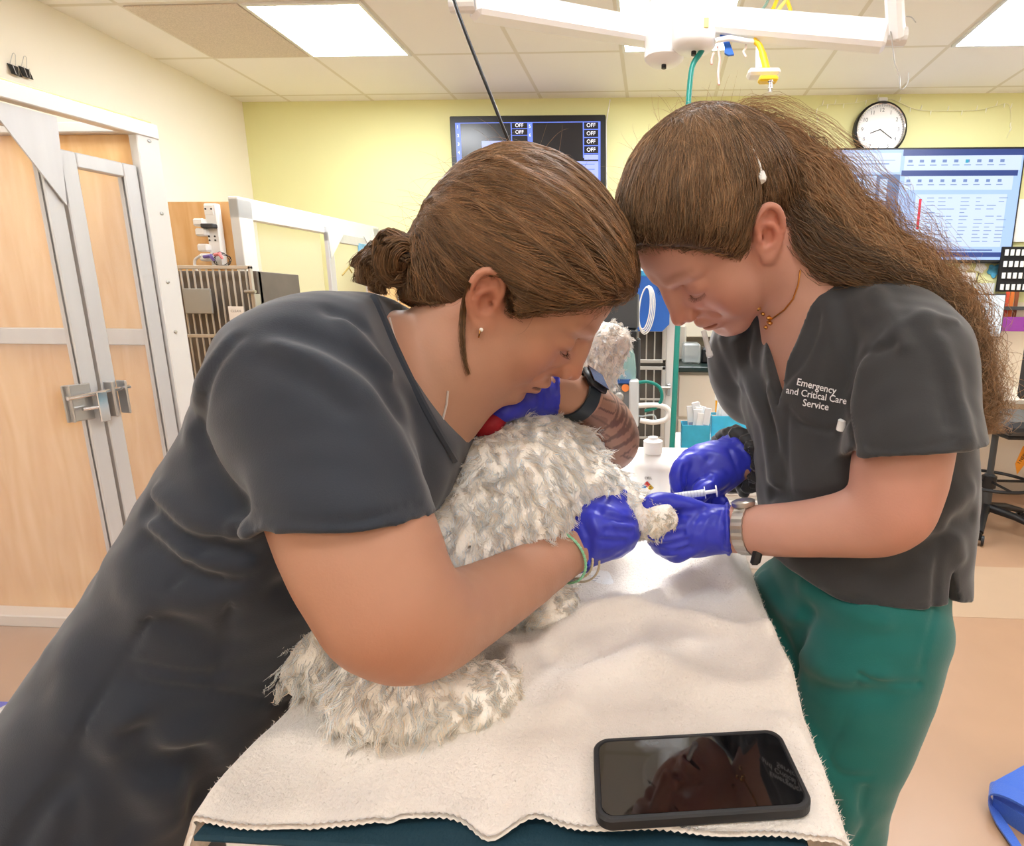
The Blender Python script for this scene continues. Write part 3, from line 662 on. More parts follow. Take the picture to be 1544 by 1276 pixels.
    MB().lathe((X0, Y0, 0), [(.028, .10), (.028, .34), (.018, .345), (.018, .60)], 20).build('column', dark_grey, t, True)
    a = np.linspace(0, 2*math.pi, 48, endpoint=False)
    MB().tube([(X0+.23*math.cos(v), Y0+.23*math.sin(v), .30) for v in a], .010, 8, closed=True).tube([(X0-.22, Y0, .30), (X0+.22, Y0, .30)], .008, 6).tube([(X0, Y0-.22, .30), (X0, Y0+.22, .30)], .008, 6).lathe((X0, Y0, .26), [(.04, 0), (.04, .07)], 16).build('foot_ring', black_pl, t, True)
    for i in range(5):
        an = math.radians(-50+72*i); e = np.array((math.cos(an), math.sin(an), 0))
        MB().tube([np.array((X0, Y0, .14)), np.array((X0, Y0, .12))+e*.16, np.array((X0, Y0, .075))+e*.32], [.028, .022, .016], 10).build('leg', black_pl, t, True)
        w0 = np.array((X0, Y0, .032))+e*.32; ca = MB()
        for s_ in (-.016, .016): ca.lathe(w0+np.array((-e[1], e[0], 0))*(s_-.008), [(.02, 0), (.03, .002), (.03, .014), (.02, .016)], 16, (-e[1], e[0], 0))
        ca.tube([w0, w0+np.array((0, 0, .045))], .010, 8); ca.build('caster', black_pl, t, True)
    ch = mat('chair_fabric', rgb(34, 35, 38), .75, bump=.3, bscale=500, sheen=.3)
    MB().bbox((X0-.08, Y0-.24, .62), (X0+.44, Y0+.24, .70), .03).build('seat', ch, t)
    MB().bbox((X0-.05, Y0-.2, .595), (X0+.42, Y0+.2, .62), .008).build('seat_pan', black_pl, t)
    b = MB(); s9 = SDF(); s9.frame()
    MB().bbox((X0-.035, Y0-.255, .86), (X0+.46, Y0-.225, 1.23), .02).build('backrest', ch, t)
    MB().bbox((X0-.05, Y0-.24, .83), (X0+.475, Y0-.20, 1.25), .03).build('backrest_shell', mat('chair_shell', rgb(52, 53, 55), .3), t)
    MB().bbox((X0+.14, Y0-.22, .60), (X0+.24, Y0-.19, .95), .006).build('back_support', black_pl, t)
    MB().bbox((X0+.02, Y0-.262, .665), (X0+.2, Y0-.25, .68), .001).build('label_tape', white_pl, t)
    q = PY(1540, 690, 3.5); o = MB().prism([q+np.array((-.03, 0, -.04)), q+np.array((.0, 0, .07)), q+np.array((.05, 0, .09)), q+np.array((.04, 0, -.02)), q+np.array((-.01, 0, -.11))], (0, .002, 0)).build('hang_tag', mat('orange_tag', rgb(246, 160, 40), .6)); tag(o, 'orange tag reading I NEED hanging beside the drafting chair', 'tag')
    text('lettering', 'I NEED', (q[0]+.008, 3.498, q[2]+.0), .028, ink, o, rx=(.45, 0, .9), ry=(-.9, 0, .45))
    MB().tube([q+np.array((.03, 0, .08)), q+np.array((.05, 0, .16))], .0015, 5).build('string', white_pl, o)
    # blue bag at the lower right
    bl = mat('blue_webbing', rgb(52, 100, 200), .75, bump=.6, bscale=260, sheen=.3)
    s = SDF(); q = PZ(1525, 1215, .0); q2 = PZ(1580, 1190, 0)
    V0 = spline([PZ(1500, 1178, .045), PZ(1524, 1165, .06), PZ(1556, 1150, .06), PZ(1620, 1140, .05)], 16); V1 = spline([PZ(1498, 1203, .045), PZ(1530, 1222, .05), PZ(1560, 1240, .05), PZ(1620, 1260, .04)], 16)
    t = thing('blue_bag', 'folded blue webbing bag lying on the floor in the lower right corner', 'bag', PZ(1530, 1220, 0))
    b = MB(); b.add(np.concatenate([V0, V1, V1-np.array((0, 0, .05)), V0-np.array((0, 0, .05))]), [(i, i+1, 17+i, 16+i) for i in range(15)]+[(16+i, 17+i, 33+i, 32+i) for i in range(15)]+[(i, 48+i, 49+i, i+1) for i in range(15)]+[(32+i, 33+i, 49+i, 48+i) for i in range(15)]+[(0, 16, 32, 48)]); b.build('flap', bl, t)
    st = spline([PZ(1560, 1228, .07), PZ(1520, 1206, .075), PZ(1494, 1200, .06), PZ(1490, 1215, .03), PZ(1500, 1240, .012), PZ(1520, 1270, .01), PZ(1545, 1310, .01)], 30)
    wd = np.array((.5, .8, .0))*.05; b = MB(); b.add(np.concatenate([st, st+wd, st+wd+np.array((0, 0, .006)), st+np.array((0, 0, .006))]), [(i+30*k_, i+1+30*k_, i+1+30*((k_+1) % 4), i+30*((k_+1) % 4)) for i in range(29) for k_ in range(4)]); b.build('strap', bl, t, True)
    # -------------------------------------------------- middle background: cage bank, counter, tray
    cx0, cx1 = PY(935, 500, 3.3)[0], PY(1018, 500, 3.3)[0]; cm = MATS['steel_bars']
    t = thing('cage_bank', 'white steel cage bank with two barred doors in the background between the two women', 'cage', ((cx0+cx1)/2, 3.5, 0))
    MB().bbox((cx0-.3, 3.34, 0), (cx1, 3.36, 1.55), .002).bbox((cx0-.3, 3.36, 0), (cx0-.28, 3.9, 1.55), .002).bbox((cx1-.02, 3.36, 0), (cx1, 3.9, 1.55), .002).bbox((cx0-.3, 3.36, 1.53), (cx1, 3.9, 1.55), .002).build('cage_box', mat('cage_inside2', rgb(96, 92, 86), .6, .2, noise=.2, nscale=5), t)
    b = MB().bbox((cx1-.05, 3.30, 0), (cx1, 3.34, 1.55), .003).bbox((cx0-.3, 3.30, 1.50), (cx1, 3.34, 1.55), .003).build('frame', white_metal, t)
    for z0_, z1_ in ((.985, 1.50), (.30, .965)):
        b = MB(); xa, xb = cx0-.25, cx1-.05
        for z in (z0_, z1_-.02): b.bbox((xa, 3.285, z), (xb, 3.30, z+.02), .002)
        for x in (xa, xb-.02): b.bbox((x, 3.285, z0_), (x+.02, 3.30, z1_), .002)
        for i in range(11): x = xa+.03+(xb-xa-.05)*i/10.; b.tube([(x, 3.29, z0_), (x, 3.29, z1_)], .0042, 6)
        for fz in (.35, .7): z = z0_+(z1_-z0_)*fz; b.bbox((xa, 3.282, z), (xb, 3.292, z+.012), .001)
        dd = b.build('door', cm, t); MB().tube([(xb-.03, 3.27, z1_-.12), (xb+.03, 3.27, z1_-.12)], .009, 8).bbox((xb+.01, 3.27, z1_-.17), (xb+.03, 3.30, z1_-.1), .003).build('latch', steel, dd)
    q0 = PY(950, 412, 3.20); q1 = PY(1009, 500, 3.20)
    o = MB().prism([(q0[0], 3.20, q0[2]), (q1[0], 3.20, q0[2]), (q1[0], 3.20, q1[2]+.04), (q1[0]-.04, 3.20, q1[2]), (q0[0], 3.20, q1[2])], (0, .03, 0)).build('blue_container', mat('blue_plastic', rgb(44, 104, 196), .5)); tag(o, 'blue sheet of plastic hung on the barred cage door', 'plastic sheet')
    MB().bbox((q0[0]-.01, 3.195, q0[2]-.02), (q1[0]+.01, 3.245, q0[2]+.02), .008).build('rolled_top', mat('cyan_plastic', rgb(60, 160, 215), .4), o)
    # coiled white cable
    b = MB()
    for k_ in range(4):
        aa = np.linspace(0, 2*math.pi, 28, endpoint=False); cc_ = PY(972+k_*1.0, 465+k_*1, 3.1)
        b.tube([cc_+np.array(((.028+.005*k_)*math.cos(v)+.01*math.sin(v), .008*k_, (.11+.006*k_)*math.sin(v))) for v in aa], .0035, 5, closed=True)
    o = b.build('coiled_cable', white_pl); tag(o, 'loop of thin white cable hanging in front of the blue plastic sheet', 'cable')
    # anaesthesia machine
    Ym = 2.15
    def mb(px0, py0, px1, py1, d0, d1, r=.006): 
        a = PY(px0, py0, Ym); c = PY(px1, py1, Ym); return (a[0], Ym+d0, c[2]), (c[0], Ym+d1, a[2]), r
    t = thing('anaesthesia_machine', 'grey anaesthesia machine on a stand with hoses and an orange round sticker', 'medical machine', (PY(930, 600, Ym)[0], Ym+.1, 0))
    MB().bbox(*mb(850, 440, 961, 497, 0, .22)).bbox(*mb(900, 513, 962, 660, .16, .22)).build('housing', dark_grey, t)
    MB().bbox(*mb(905, 497, 960, 514, -.03, .2)).build('black_band', black_pl, t)
    MB().bbox(*mb(880, 577, 960, 625, -.04, .18)).build('control_box', grey_pl, t)
    MB().bbox(*mb(908, 563, 950, 577, -.05, .1, .004)).build('blue_tray', mat('blue_tray', rgb(50, 96, 168), .4), t)
    a = PY(941, 570, Ym-.01); MB().lathe(a, [(.046, 0), (.046, .04), (.040, .09), (.024, .125), (.008, .135), (.008, .15)], 24).build('dome', mat('pale_green_clear', rgb(170, 210, 205), .08, alpha=.45), t, True)
    MB().lathe(a+np.array((0, 0, .145)), [(.014, 0), (.014, .02)], 16).build('green_cap', mat('green_cap', rgb(60, 170, 120), .4), t)
    a = PY(943, 585, Ym-.045); MB().lathe(a, [(.0145, 0), (.0145, .002)], 24, (0, -1, 0)).build('orange_sticker', mat('orange_sticker', rgb(240, 140, 70), .6), t)
    MB().bbox(*mb(910, 580, 930, 588, -.043, -.039, .0005)).build('label', paper, t)
    MB().bbox(*mb(910, 580, 930, 582.5, -.045, -.041, .0005)).build('label_stripe', MATS['blue_tray'], t)
    a = PY(934, 598, Ym-.04); MB().lathe(a, [(.018, 0), (.018, .012), (.012, .014), (.012, .02)], 20, (0, -1, 0)).build('knob', steel, t, True)
    a = PY(925, 640, Ym); MB().bbox((a[0]-.02, Ym+.05, .08), (a[0]+.02, Ym+.09, a[2]), .004).bbox((a[0]-.2, Ym-.15, .04), (a[0]+.2, Ym+.25, .08), .01).build('stand', dark_grey, t)
    b = MB()
    for sx in (-.18, .18):
        for sy in (-.13, .23): b.lathe((a[0]+sx-.01, Ym+sy, .022), [(.022, 0), (.022, .02)], 14, (1, 0, 0))
    b.build('caster', black_pl, t)
    def hose(nm, pts, r, m, par=t, d=Ym-.05): return MB().tube(spline([PY(x, y, d) for x, y in pts], 36), r, 10).build(nm, m, par, True)
    hose('green_hose', [(962, 577), (978, 576), (994, 584), (998, 600), (990, 614), (972, 620)], .0065, mat('teal_hose', rgb(20, 130, 118), .35))
    hose('white_hose', [(958, 612), (985, 611), (1003, 614), (1009, 623), (1003, 633), (985, 637), (965, 634)], .010, white_pl)
    hose('thin_tube', [(954, 575), (952, 600), (954, 620), (965, 628), (985, 626), (990, 636)], .0035, clearp)
    MB().bbox(*mb(950, 570, 963, 640, -.07, -.02)).build('absorber', mat('frosted', rgb(222, 226, 228), .3, alpha=.75), t)
    # counter with sink things
    a = PY(1012, 548, 3.55); t = thing('counter', 'cream base cabinet with a dark green worktop in the background', 'counter', (.7, 3.9, 0))
    MB().bbox((cx1+.01, 3.50, .91), (1.0, YB-.02, .945), .006).build('worktop', mat('dark_worktop', rgb(34, 52, 50), .3), t)
    MB().bbox((cx1+.02, 3.56, .0), (.99, YB-.02, .91), .003).build('body', cab_m, t)
    for x0_, x1_ in ((cx1+.04, .52), (.54, .97)):
        dd = MB().bbox((x0_, 3.54, .62), (x1_, 3.56, .89), .004).build('drawer', mat('drawer_front', rgb(232, 224, 208), .45), t)
        MB().tube([(x0_+.15, 3.52, .64), (x1_-.15, 3.52, .64)], .005, 8).build('handle', steel, dd)
        MB().bbox((x0_, 3.54, .11), (x1_, 3.56, .60), .004).build('door', MATS['drawer_front'], t)
    def onc(nm, label, cat, px0, px1, y0, y1, m, dep=.2, Y=3.65):
        a = PY(px0, y0, Y); c = PY(px1, y1, Y); o = MB().bbox((a[0], Y, .945), (c[0], Y+dep, a[2]), .012).build(nm, m); tag(o, label, cat); return o
    onc('plastic_box', 'clear plastic box on the dark worktop', 'box', 1030, 1056, 518, 545, clearp); onc('storage_tub', 'frosted tall tub on the dark worktop behind the teal hose', 'tub', 1018, 1034, 490, 545, mat('frost2', rgb(214, 208, 196), .4, alpha=.8), .2, 3.9)
    onc('tool_tray', 'black tray with metal tools on the dark worktop', 'tray', 1058, 1085, 525, 545, black_pl, .2, 3.7)
    # wall cabinet side in the back (cream field behind B's chin)
    o = MB().bbox((PY(1015, 480, 4.1)[0], 4.02, 1.10), (1.0, YB-.012, 1.62), .004).build('splash_cabinet', mat('cream_box', rgb(224, 216, 196), .5)); tag(o, 'cream wall cupboard above the dark worktop', 'cupboard')
    # trolley with blue bins
    Yt = 2.35; a = PY(1020, 685, Yt); c = PY(1135, 720, Yt)
    t = thing('supply_cart', 'white plastic cart behind the standing woman with the syringe', 'cart', ((a[0]+c[0])/2, Yt+.2, 0)); zt_ = a[2]+.01
    MB().bbox((a[0], Yt, zt_-.06), (c[0]+.25, Yt+.4, zt_), .012).bbox((a[0]+.02, Yt+.02, .12), (c[0]+.23, Yt+.38, zt_-.06), .01).build('body', white_pl, t)
    b = MB()
    for dz in (.0, .17, .34): b.bbox((a[0]+.03, Yt+.005, .16+dz), (c[0]+.22, Yt+.02, .31+dz), .006)
    b.build('drawer_fronts', mat('drawer_white', rgb(222, 222, 220), .4), t)
    for sx in (a[0]+.05, c[0]+.2):
        for sy in (.05, .35): MB().lathe((sx, Yt+sy, .04), [(.04, -.01), (.04, .015)], 16, (1, 0, 0)).box((sx-.01, Yt+sy-.01, .04), (sx+.01, Yt+sy+.01, .13)).build('caster', dark_grey, t)
    bin_m = mat('blue_bin', rgb(70, 190, 225), .25, alpha=.8, noise=.1, nscale=30)
    for i, (p0, p1, py, lab) in enumerate(((1028, 1070, 648, 'blue translucent bin stuffed with white syringe packets'), (1073, 1115, 634, 'blue translucent bin on the cart under the amber pill bottle'), (1098, 1150, 620, 'blue translucent bin at the back of the cart half behind the woman'))):
        Yb = Yt+.03+.1*i; a1 = PY(p0, py, Yb); c1_ = PY(p1, py+20, Yb)
        b = MB(); x0_, x1_ = a1[0], c1_[0]; h = max(.03, a1[2]-zt_+.02); d_ = .09
        b.bbox((x0_, Yb, zt_), (x1_, Yb+.003, zt_+h), .001).bbox((x0_, Yb+d_, zt_), (x1_, Yb+d_+.003, zt_+h), .001).bbox((x0_, Yb, zt_), (x0_+.003, Yb+d_, zt_+h), .001).bbox((x1_-.003, Yb, zt_), (x1_, Yb+d_, zt_+h), .001).bbox((x0_, Yb, zt_), (x1_, Yb+d_, zt_+.004), .001)
        o = b.build('supply_bin', bin_m); tag(o, lab, 'bin', 'blue supply bins on the cart')
        rr = random.Random(i)
        for k_ in range(9 if i < 2 else 4):
            xx = x0_+.015+rr.random()*(x1_-x0_-.05); yy_ = Yb+.01+k_*.008; hh_ = h+.02+rr.random()*.07; w9 = .02+rr.random()*.02; tl_ = rr.uniform(-.25, .25)
            Rr = np.array([(math.cos(tl_), 0, math.sin(tl_)), (0, 1, 0), (-math.sin(tl_), 0, math.cos(tl_))])
            p_ = MB().bbox((0, 0, 0), (w9, .005, hh_), .002, Rr, (xx, yy_, zt_+.004)).build('syringe_packet', paper if k_ % 2 else mat('packet', rgb(226, 230, 234), .35)); tag(p_, 'white wrapped syringe packet standing in a blue supply bin', 'packet', 'syringe packets in the blue bins')
            MB().bbox((.004, -.0006, hh_*.3), (w9-.004, 0, hh_*.6), .0002, Rr, (xx, yy_, zt_+.004)).build('print', mat('pale_print', rgb(150, 155, 175), .8), p_)
    Yp = Yt+.25; a = PY(1088, 624, Yp)
    t = thing('pill_bottle', 'amber pill bottle with a white lid on the cart', 'bottle', (a[0], Yp, a[2]))
    st_ = MB().bbox((a[0]-.06, Yp-.04, zt_), (a[0]+.08, Yp+.06, a[2]-.001), .004).build('supply_box', mat('kraft', rgb(214, 190, 160), .7)); tag(st_, 'tan box under the amber pill bottle', 'box')
    MB().lathe(a, [(.030, 0), (.031, .003), (.031, .062), (.027, .066)], 28).build('vial', mat('amber', rgb(250, 172, 28), .15, emit=rgb(250, 150, 10), estr=.0), t, True)
    MB().lathe(a+np.array((0, 0, .064)), [(.031, 0), (.034, .002), (.034, .02), (.031, .023), (.001, .023)], 28).build('lid', white_pl, t, True)
    # -------------------------------------------------- ceiling boom
    boom_m = mat('boom_white', rgb(244, 244, 244), .3)
    t = thing('ceiling_boom', 'white jointed surgical lamp arms hanging from the ceiling', 'lamp arm', P(1046, 40, 2.1))
    h1 = P(1001, 98, 2.1); h2 = P(1046, 78, 2.0)
    MB().lathe(h1, [(.001, 0), (.055, .004), (.072, .018), (.074, .03), (.074, .17), (.06, .18), (.06, .27)], 40).build('hub', boom_m, t, True)
    MB().lathe(h2, [(.001, 0), (.06, .004), (.076, .018), (.078, .03), (.078, .2), (.07, .21), (.07, ZC-h2[2])], 40).build('hub', boom_m, t, True)
    MB().lathe((h2[0], h2[1], ZC-.05), [(.13, 0), (.14, .01), (.14, .05)], 40).build('ceiling_flange', boom_m, t, True)
    MB().lathe(h1+np.array((0, 0, -.012)), [(.009, 0), (.009, .015)], 12).lathe(h2+np.array((0, 0, -.012)), [(.009, 0), (.009, .015)], 12).build('pin', black_pl, t)
    def arm(b, a, c, w9, h9):
        a = np.array(a); c = np.array(c); u = (c-a)/np.linalg.norm(c-a); s_ = np.cross(u, (0, 0, 1)); s_ /= np.linalg.norm(s_); v = np.cross(s_, u); b.bbox((0, -w9/2, -h9/2), (np.linalg.norm(c-a), w9/2, h9/2), .012, np.array([u, s_, v]), a)
    b = MB(); arm(b, P(712, 5, 1.75), P(985, 52, 2.12), .085, .078); b.build('arm', boom_m, t)
    b = MB(); arm(b, P(1072, 33, 1.98), P(1338, 56, 1.85), .08, .082); b.build('arm', boom_m, t)
    q = P(1341, 56, 1.85); b = MB(); b.tube([q+np.array((-.02, 0, 0)), q+np.array((.05, 0, .0))], .028, 14); b.build('joint', white_metal, t)
    b = MB(); arm(b, P(1352, 62, 1.85), P(1345, -60, 1.72), .05, .055); b.build('arm', boom_m, t)
    q = P(703, 6, 1.75); b = MB(); b.tube([q+np.array((-.05, 0, -.0)), q+np.array((.03, 0, .0))], .025, 14); b.build('joint', white_metal, t)
    MB().bbox(P(1065, 34, 1.915)-np.array((.008, .002, .015)), P(1065, 34, 1.915)+np.array((.008, .002, .015)), .001).build('yellow_label', mat('pale_yellow', rgb(240, 228, 130), .6), t)
    def hang(nm, label, cat, pts, r, m, zz, n=10): o = MB().tube(spline([P(x, y, z_) for (x, y), z_ in zip(pts, zz if hasattr(zz, '__len__') else [zz]*len(pts))], 40), r, n).build(nm, m, None, True); tag(o, label, cat); return o
    hang('oxygen_hose', 'teal oxygen hose hanging from the boom down past the standing woman', 'hose', [(1066, 62), (1056, 80), (1044, 100), (1039, 140), (1037, 180), (1030, 330), (1022, 490), (1017, 600), (1012, 700), (1008, 800)], .0098, mat('teal_hose', rgb(20, 130, 118), .35), [2.0, 2.0, 2.0, 2.0, 2.0, 2.0, 2.0, 2.0, 2.0, 2.0])
    hang('black_cable', 'black cable hanging from the ceiling behind the leaning woman', 'cable', [(676, -40), (686, 5), (712, 75), (742, 150), (768, 215), (820, 330), (905, 440)], .0045, black_pl, [1.4, 1.4, 1.42, 1.45, 1.5, 1.7, 2.1])
    tp = mat('blue_tape', rgb(30, 100, 200), .55, bump=.5, bscale=120)
    V_ = [(1084, 48), (1098, 52), (1100, 63), (1107, 82), (1099, 83), (1093, 80), (1092, 66)]
    o = MB().prism([P(x, y, 1.97) for x, y in V_], np.array((0, .012, 0))).build('blue_tape', tp); tag(o, 'strip of blue tape wound around the boom arm', 'tape')
    for i, pts in enumerate(([(1082, 70), (1085, 90), (1083, 108), (1084, 128)], [(1076, 80), (1073, 90), (1073, 97)], [(1121, 55), (1125, 70), (1121, 78), (1125, 86)])):
        hang('tape_strip', ('long pale pink tape end hanging under the boom hub', 'short pink tape end beside the teal hose', 'white curled tape end under the right boom arm')[i], 'tape', pts, .004, mat('pink_tape', rgb(238, 190, 184), .6) if i < 2 else mat('ivory', rgb(240, 226, 220), .6), 1.97)
    hang('white_hose', 'white hose strapped under the right boom arm', 'hose', [(1078, 62), (1100, 58), (1125, 62), (1142, 62)], .009, white_pl, 1.95)
    t = thing('gas_outlet', 'white and yellow gas hose connector hanging from the boom', 'connector', P(1152, 110, 1.95))
    MB().bbox(P(1151, 112, 1.95)-np.array((.055, .03, .010)), P(1151, 112, 1.95)+np.array((.055, .03, .012)), .008).build('plate', white_pl, t)
    MB().bbox(P(1158, 120, 1.92)-np.array((.032, .02, .010)), P(1158, 120, 1.92)+np.array((.032, .02, .008)), .006).build('yellow_block', mat('yellow_plastic', rgb(244, 204, 44), .4), t)
    MB().lathe(P(1161, 139, 1.92), [(.008, 0), (.009, .01), (.006, .012), (.006, .03), (.010, .032), (.010, .042)], 14).build('nozzle', chrome, t, True)
    MB().tube(spline([P(1136, 60, 1.95), P(1146, 70, 1.95), P(1152, 90, 1.95), P(1156, 106, 1.95)], 12), [.010]*6+[.013]*6, 10).build('yellow_hose', MATS['yellow_plastic'], t, True)
    MB().tube([P(1143, 66, 1.96), P(1143, 84, 1.96), P(1145, 104, 1.96)], [.006, .008, .014], 10).build('white_hose', white_pl, t, True)
    for i, (xa, xb) in enumerate(((1172, 1160), (1186, 1168), (1187, 1188))): hang('yellow_hose', ('yellow hose rising behind the right boom arm, next to the green line', 'pale yellow hose rising behind the right boom arm', 'thin yellow hose furthest right behind the boom arm')[i], 'hose', [(xa+4, -30), (xa, -2), (xb+4, 18), (xb, 40)], .007, (MATS['yellow_plastic'], MATS['pale_yellow'], MATS['yellow_plastic'])[i], 2.05)
    hang('grey_line', 'thin grey-green line rising behind the right boom arm', 'hose', [(1165, -20), (1156, 5), (1145, 20), (1135, 40)], .005, mat('sage', rgb(130, 160, 150), .5), 2.06)
    hang('wire_hook', 'thin wire hook hanging from the boom joint', 'hook', [(1342, 40), (1346, 70), (1349, 95), (1356, 115), (1357, 132), (1362, 134), (1369, 124), (1370, 110)], .0022, steel, 1.82, 6)
    hang('wire_hook', 'short bent wire beside the upright boom arm', 'hook', [(1366, 25), (1374, 26), (1381, 34)], .0018, steel, 1.82, 6)
# ================================================================ people: shared anatomy
def frame_from(t, fwd, left, up, s=1.):
    """t and axes given as (right, forward, up) of the view"""
    o = O+D((t[0], t[2], t[1]))
    R = np.stack([D((a[0], a[2], a[1])) for a in (fwd, left, up)], 1)
    return o, R, s
def W(F_, p): return F_[0]+F_[1] @ (np.array(p, float)*F_[2])
def head(s, F_, tilt=.35, flare=.35, open_=.0022, nose=1.):
    s.frame(*F_); U = s.ell
    U((-.014, 0, .050), (.090, .072, .078), .0)
    U((.026, 0, .050), (.058, .060, .050), .02)
    U((.034, 0, -.002), (.046, .057, .056), .02)
    for q in (-1, 1):
        U((.046, q*.038, -.012), (.026, .021, .020), .02)
        U((.038, q*.034, -.040), (.034, .026, .032), .022)
        s.cap((-.002, q*.058, -.008), (.004, q*.050, -.046), .013, .014, .022)
        s.cap((.004, q*.048, -.046), (.056, q*.018, -.084), .014, .014, .024)
    U((.064, 0, -.083), (.018, .021, .016), .016)
    U((.066, 0, -.048), (.021, .027, .024), .016)
    U((.030, 0, -.066), (.040, .034, .022), .02)
    for q in (-1, 1):
        U((.090, q*.032, .014), (.016, .018, .011), .012, 's')
        s.cap((.079, q*.012, .034), (.066, q*.040, .036), .0085, .008, .013)
        U((.0665, q*.031, .014), (.0150, .0150, .0135), .004)
    s.cap((.079, 0, .028), (.098*nose, 0, -.008), .0065, .0080, .012)
    U((.082, 0, .002), (.017, .0115, .026), .010); U((.080, 0, -.020), (.0175, .0155, .014), .010)
    for q in (-1, 1): U((.074, q*.016, -.006), (.012, .012, .020), .010)
    U((.1015*nose, 0, -.0155), (.0095, .0092, .0088), .006)
    for q in (-1, 1): U((.0925, q*.0115, -.0195), (.0100, .0068, .0074), .005)
    s.cap((.100, 0, -.021), (.086, 0, -.029), .0045, .005, .005)
    for q in (-1, 1): U((.0975, q*.0062, -.0262), (.0058, .0030, .0042), .002, 's')
    # lid line and lid fold
    for q in (-1, 1):
        a = np.linspace(-1.0, 1.0, 7)
        pts = [(.0665+.0152*math.cos(v), q*(.031+.0152*math.sin(v)), .0075-.0022*math.cos(v*1.4), .0011) for v in a]
        s.chain(pts, 8, .0015, 's')
        pts = [(.0660+.0154*math.cos(v), q*(.031+.0150*math.sin(v)), .0220+.001*math.cos(v*1.4), .0013) for v in a]
        s.chain(pts, 8, .003, 's')
    # lips
    s.chain([(.0700, .0240, -.0520, .0028), (.0800, .013, -.0500, .0046), (.0862, .004, -.0478, .0050), (.0862, -.004, -.0478, .0050), (.0800, -.013, -.0500, .0046), (.0700, -.0240, -.0520, .0028)], 12, .005)
    s.chain([(.0700, .0225, -.0540, .0028), (.0790, .012, -.0600, .0050), (.0830, 0, -.0618, .0060), (.0790, -.012, -.0600, .0050), (.0700, -.0225, -.0540, .0028)], 10, .005)
    U((.084, 0, -.0545), (.018, .0205, open_), .0015, 's')
    s.cap((.086, -.010, -.0715), (.086, .010, -.0715), .004, .004, .010, 's')
    s.cap((.0935, 0, -.034), (.0915, 0, -.041), .0022, .0022, .004, 's')
    for q in (-1, 1): s.chain([(.089, q*.019, -.020, .0020), (.083, q*.026, -.032, .0014), (.076, q*.030, -.040, .0006)], 6, .008, 's')   # smile fold
    # ears
    for q in (-1, 1): ear(s, q, tilt, flare)
    s.frame()
def ear_axes(q, tilt, flare):
    eu = np.array((-math.sin(tilt), q*.10, math.cos(tilt))); eu /= np.linalg.norm(eu)
    ef = np.array((math.cos(tilt), 0, math.sin(tilt))); ef = ef*math.cos(flare)+np.array((0, -q*1., 0))*math.sin(flare)
    ef -= eu*(ef@eu); ef /= np.linalg.norm(ef); eo = np.cross(ef, eu)*(1 if True else 1)
    if eo[1]*q < 0: eo = -eo
    return ef, eo, eu
def ear(s, q, tilt, flare):
    ef, eo, eu = ear_axes(q, tilt, flare); c = np.array((-.010, q*.0735, .002))
    def g(f, o, u): return c+ef*f+eo*o+eu*u
    R = np.array([ef, eo, eu])
    s.ell(g(-.001, .001, .002), (.0165, .0055, .0285), .005, 'u', R)
    hx = [(.010, .003, .001), (.0125, .004, .012), (.010, .005, .023), (.001, .006, .0305), (-.010, .007, .0270), (-.0165, .0075, .014), (-.0165, .007, -.002), (-.0115, .0055, -.016), (-.005, .004, -.026)]
    s.chain([(*g(*h), .0036 if 1 < i < 6 else .003) for i, h in enumerate(hx)], 20, .002)
    s.ell(g(-.001, .007, .020), (.0085, .0042, .0050), .003, 's', R)
    s.ell(g(-.0005, .008, -.002), (.0085, .0075, .0115), .004, 's', R)
    s.chain([(*g(.001, .004, .0125), .0022), (*g(-.007, .0055, .009), .0028), (*g(-.0105, .0055, -.002), .0028), (*g(-.007, .0045, -.013), .0026), (*g(.001, .003, -.0155), .0022)], 10, .003)
    s.ell(g(.0095, .0035, -.003), (.0036, .0034, .0048), .003, 'u', R)
    s.cap(g(.004, .004, -.003), g(.006, -.010, -.003), .0030, .0028, .002, 's')
    s.ell(g(-.001, .0025, -.0255), (.0085, .0042, .0085), .004, 'u', R)
def polydist(p, pts):
    d = np.full(len(p), 9., np.float32)
    for a, b in zip(pts[:-1], pts[1:]):
        ba = b-a; L2 = float(ba@ba)+1e-12; q = p-a; t = np.clip(q@ba/L2, 0, 1); d = np.minimum(d, ((q-t[:, None]*ba)**2).sum(1))
    return np.sqrt(d)
def folds(s, strokes):
    """strokes: (list of picture points, amplitude in m (+ ridge, - groove), width in m); laid on the surface"""
    todo = []
    for pts, amp, wd in strokes:
        q = spline(pts, max(6, len(pts)*3)); h, ok = s.hit(q[:, 0], q[:, 1])
        h = h[ok].astype(np.float32)
        if len(h) < 2: continue
        todo.append((h, amp*(1.6 if wd < .0041 else 1.), wd*(1.2 if wd < .0041 else 1.)))
    for h, amp, wd in todo:
        n = len(h); c = h.mean(0); r = float(np.linalg.norm(h-c, axis=1).max())
        def fn(p, h=h, amp=amp, wd=wd):
            ends = np.minimum(np.linalg.norm(p-h[0], axis=1), np.linalg.norm(p-h[-1], axis=1)); d = polydist(p, h)
            return (-amp*(1.5 if wd > .005 else 1.)*np.exp(-(d/wd)**2)).astype(np.float32)
        s.raw(fn, c, r+wd*2.5, 0, 'd')
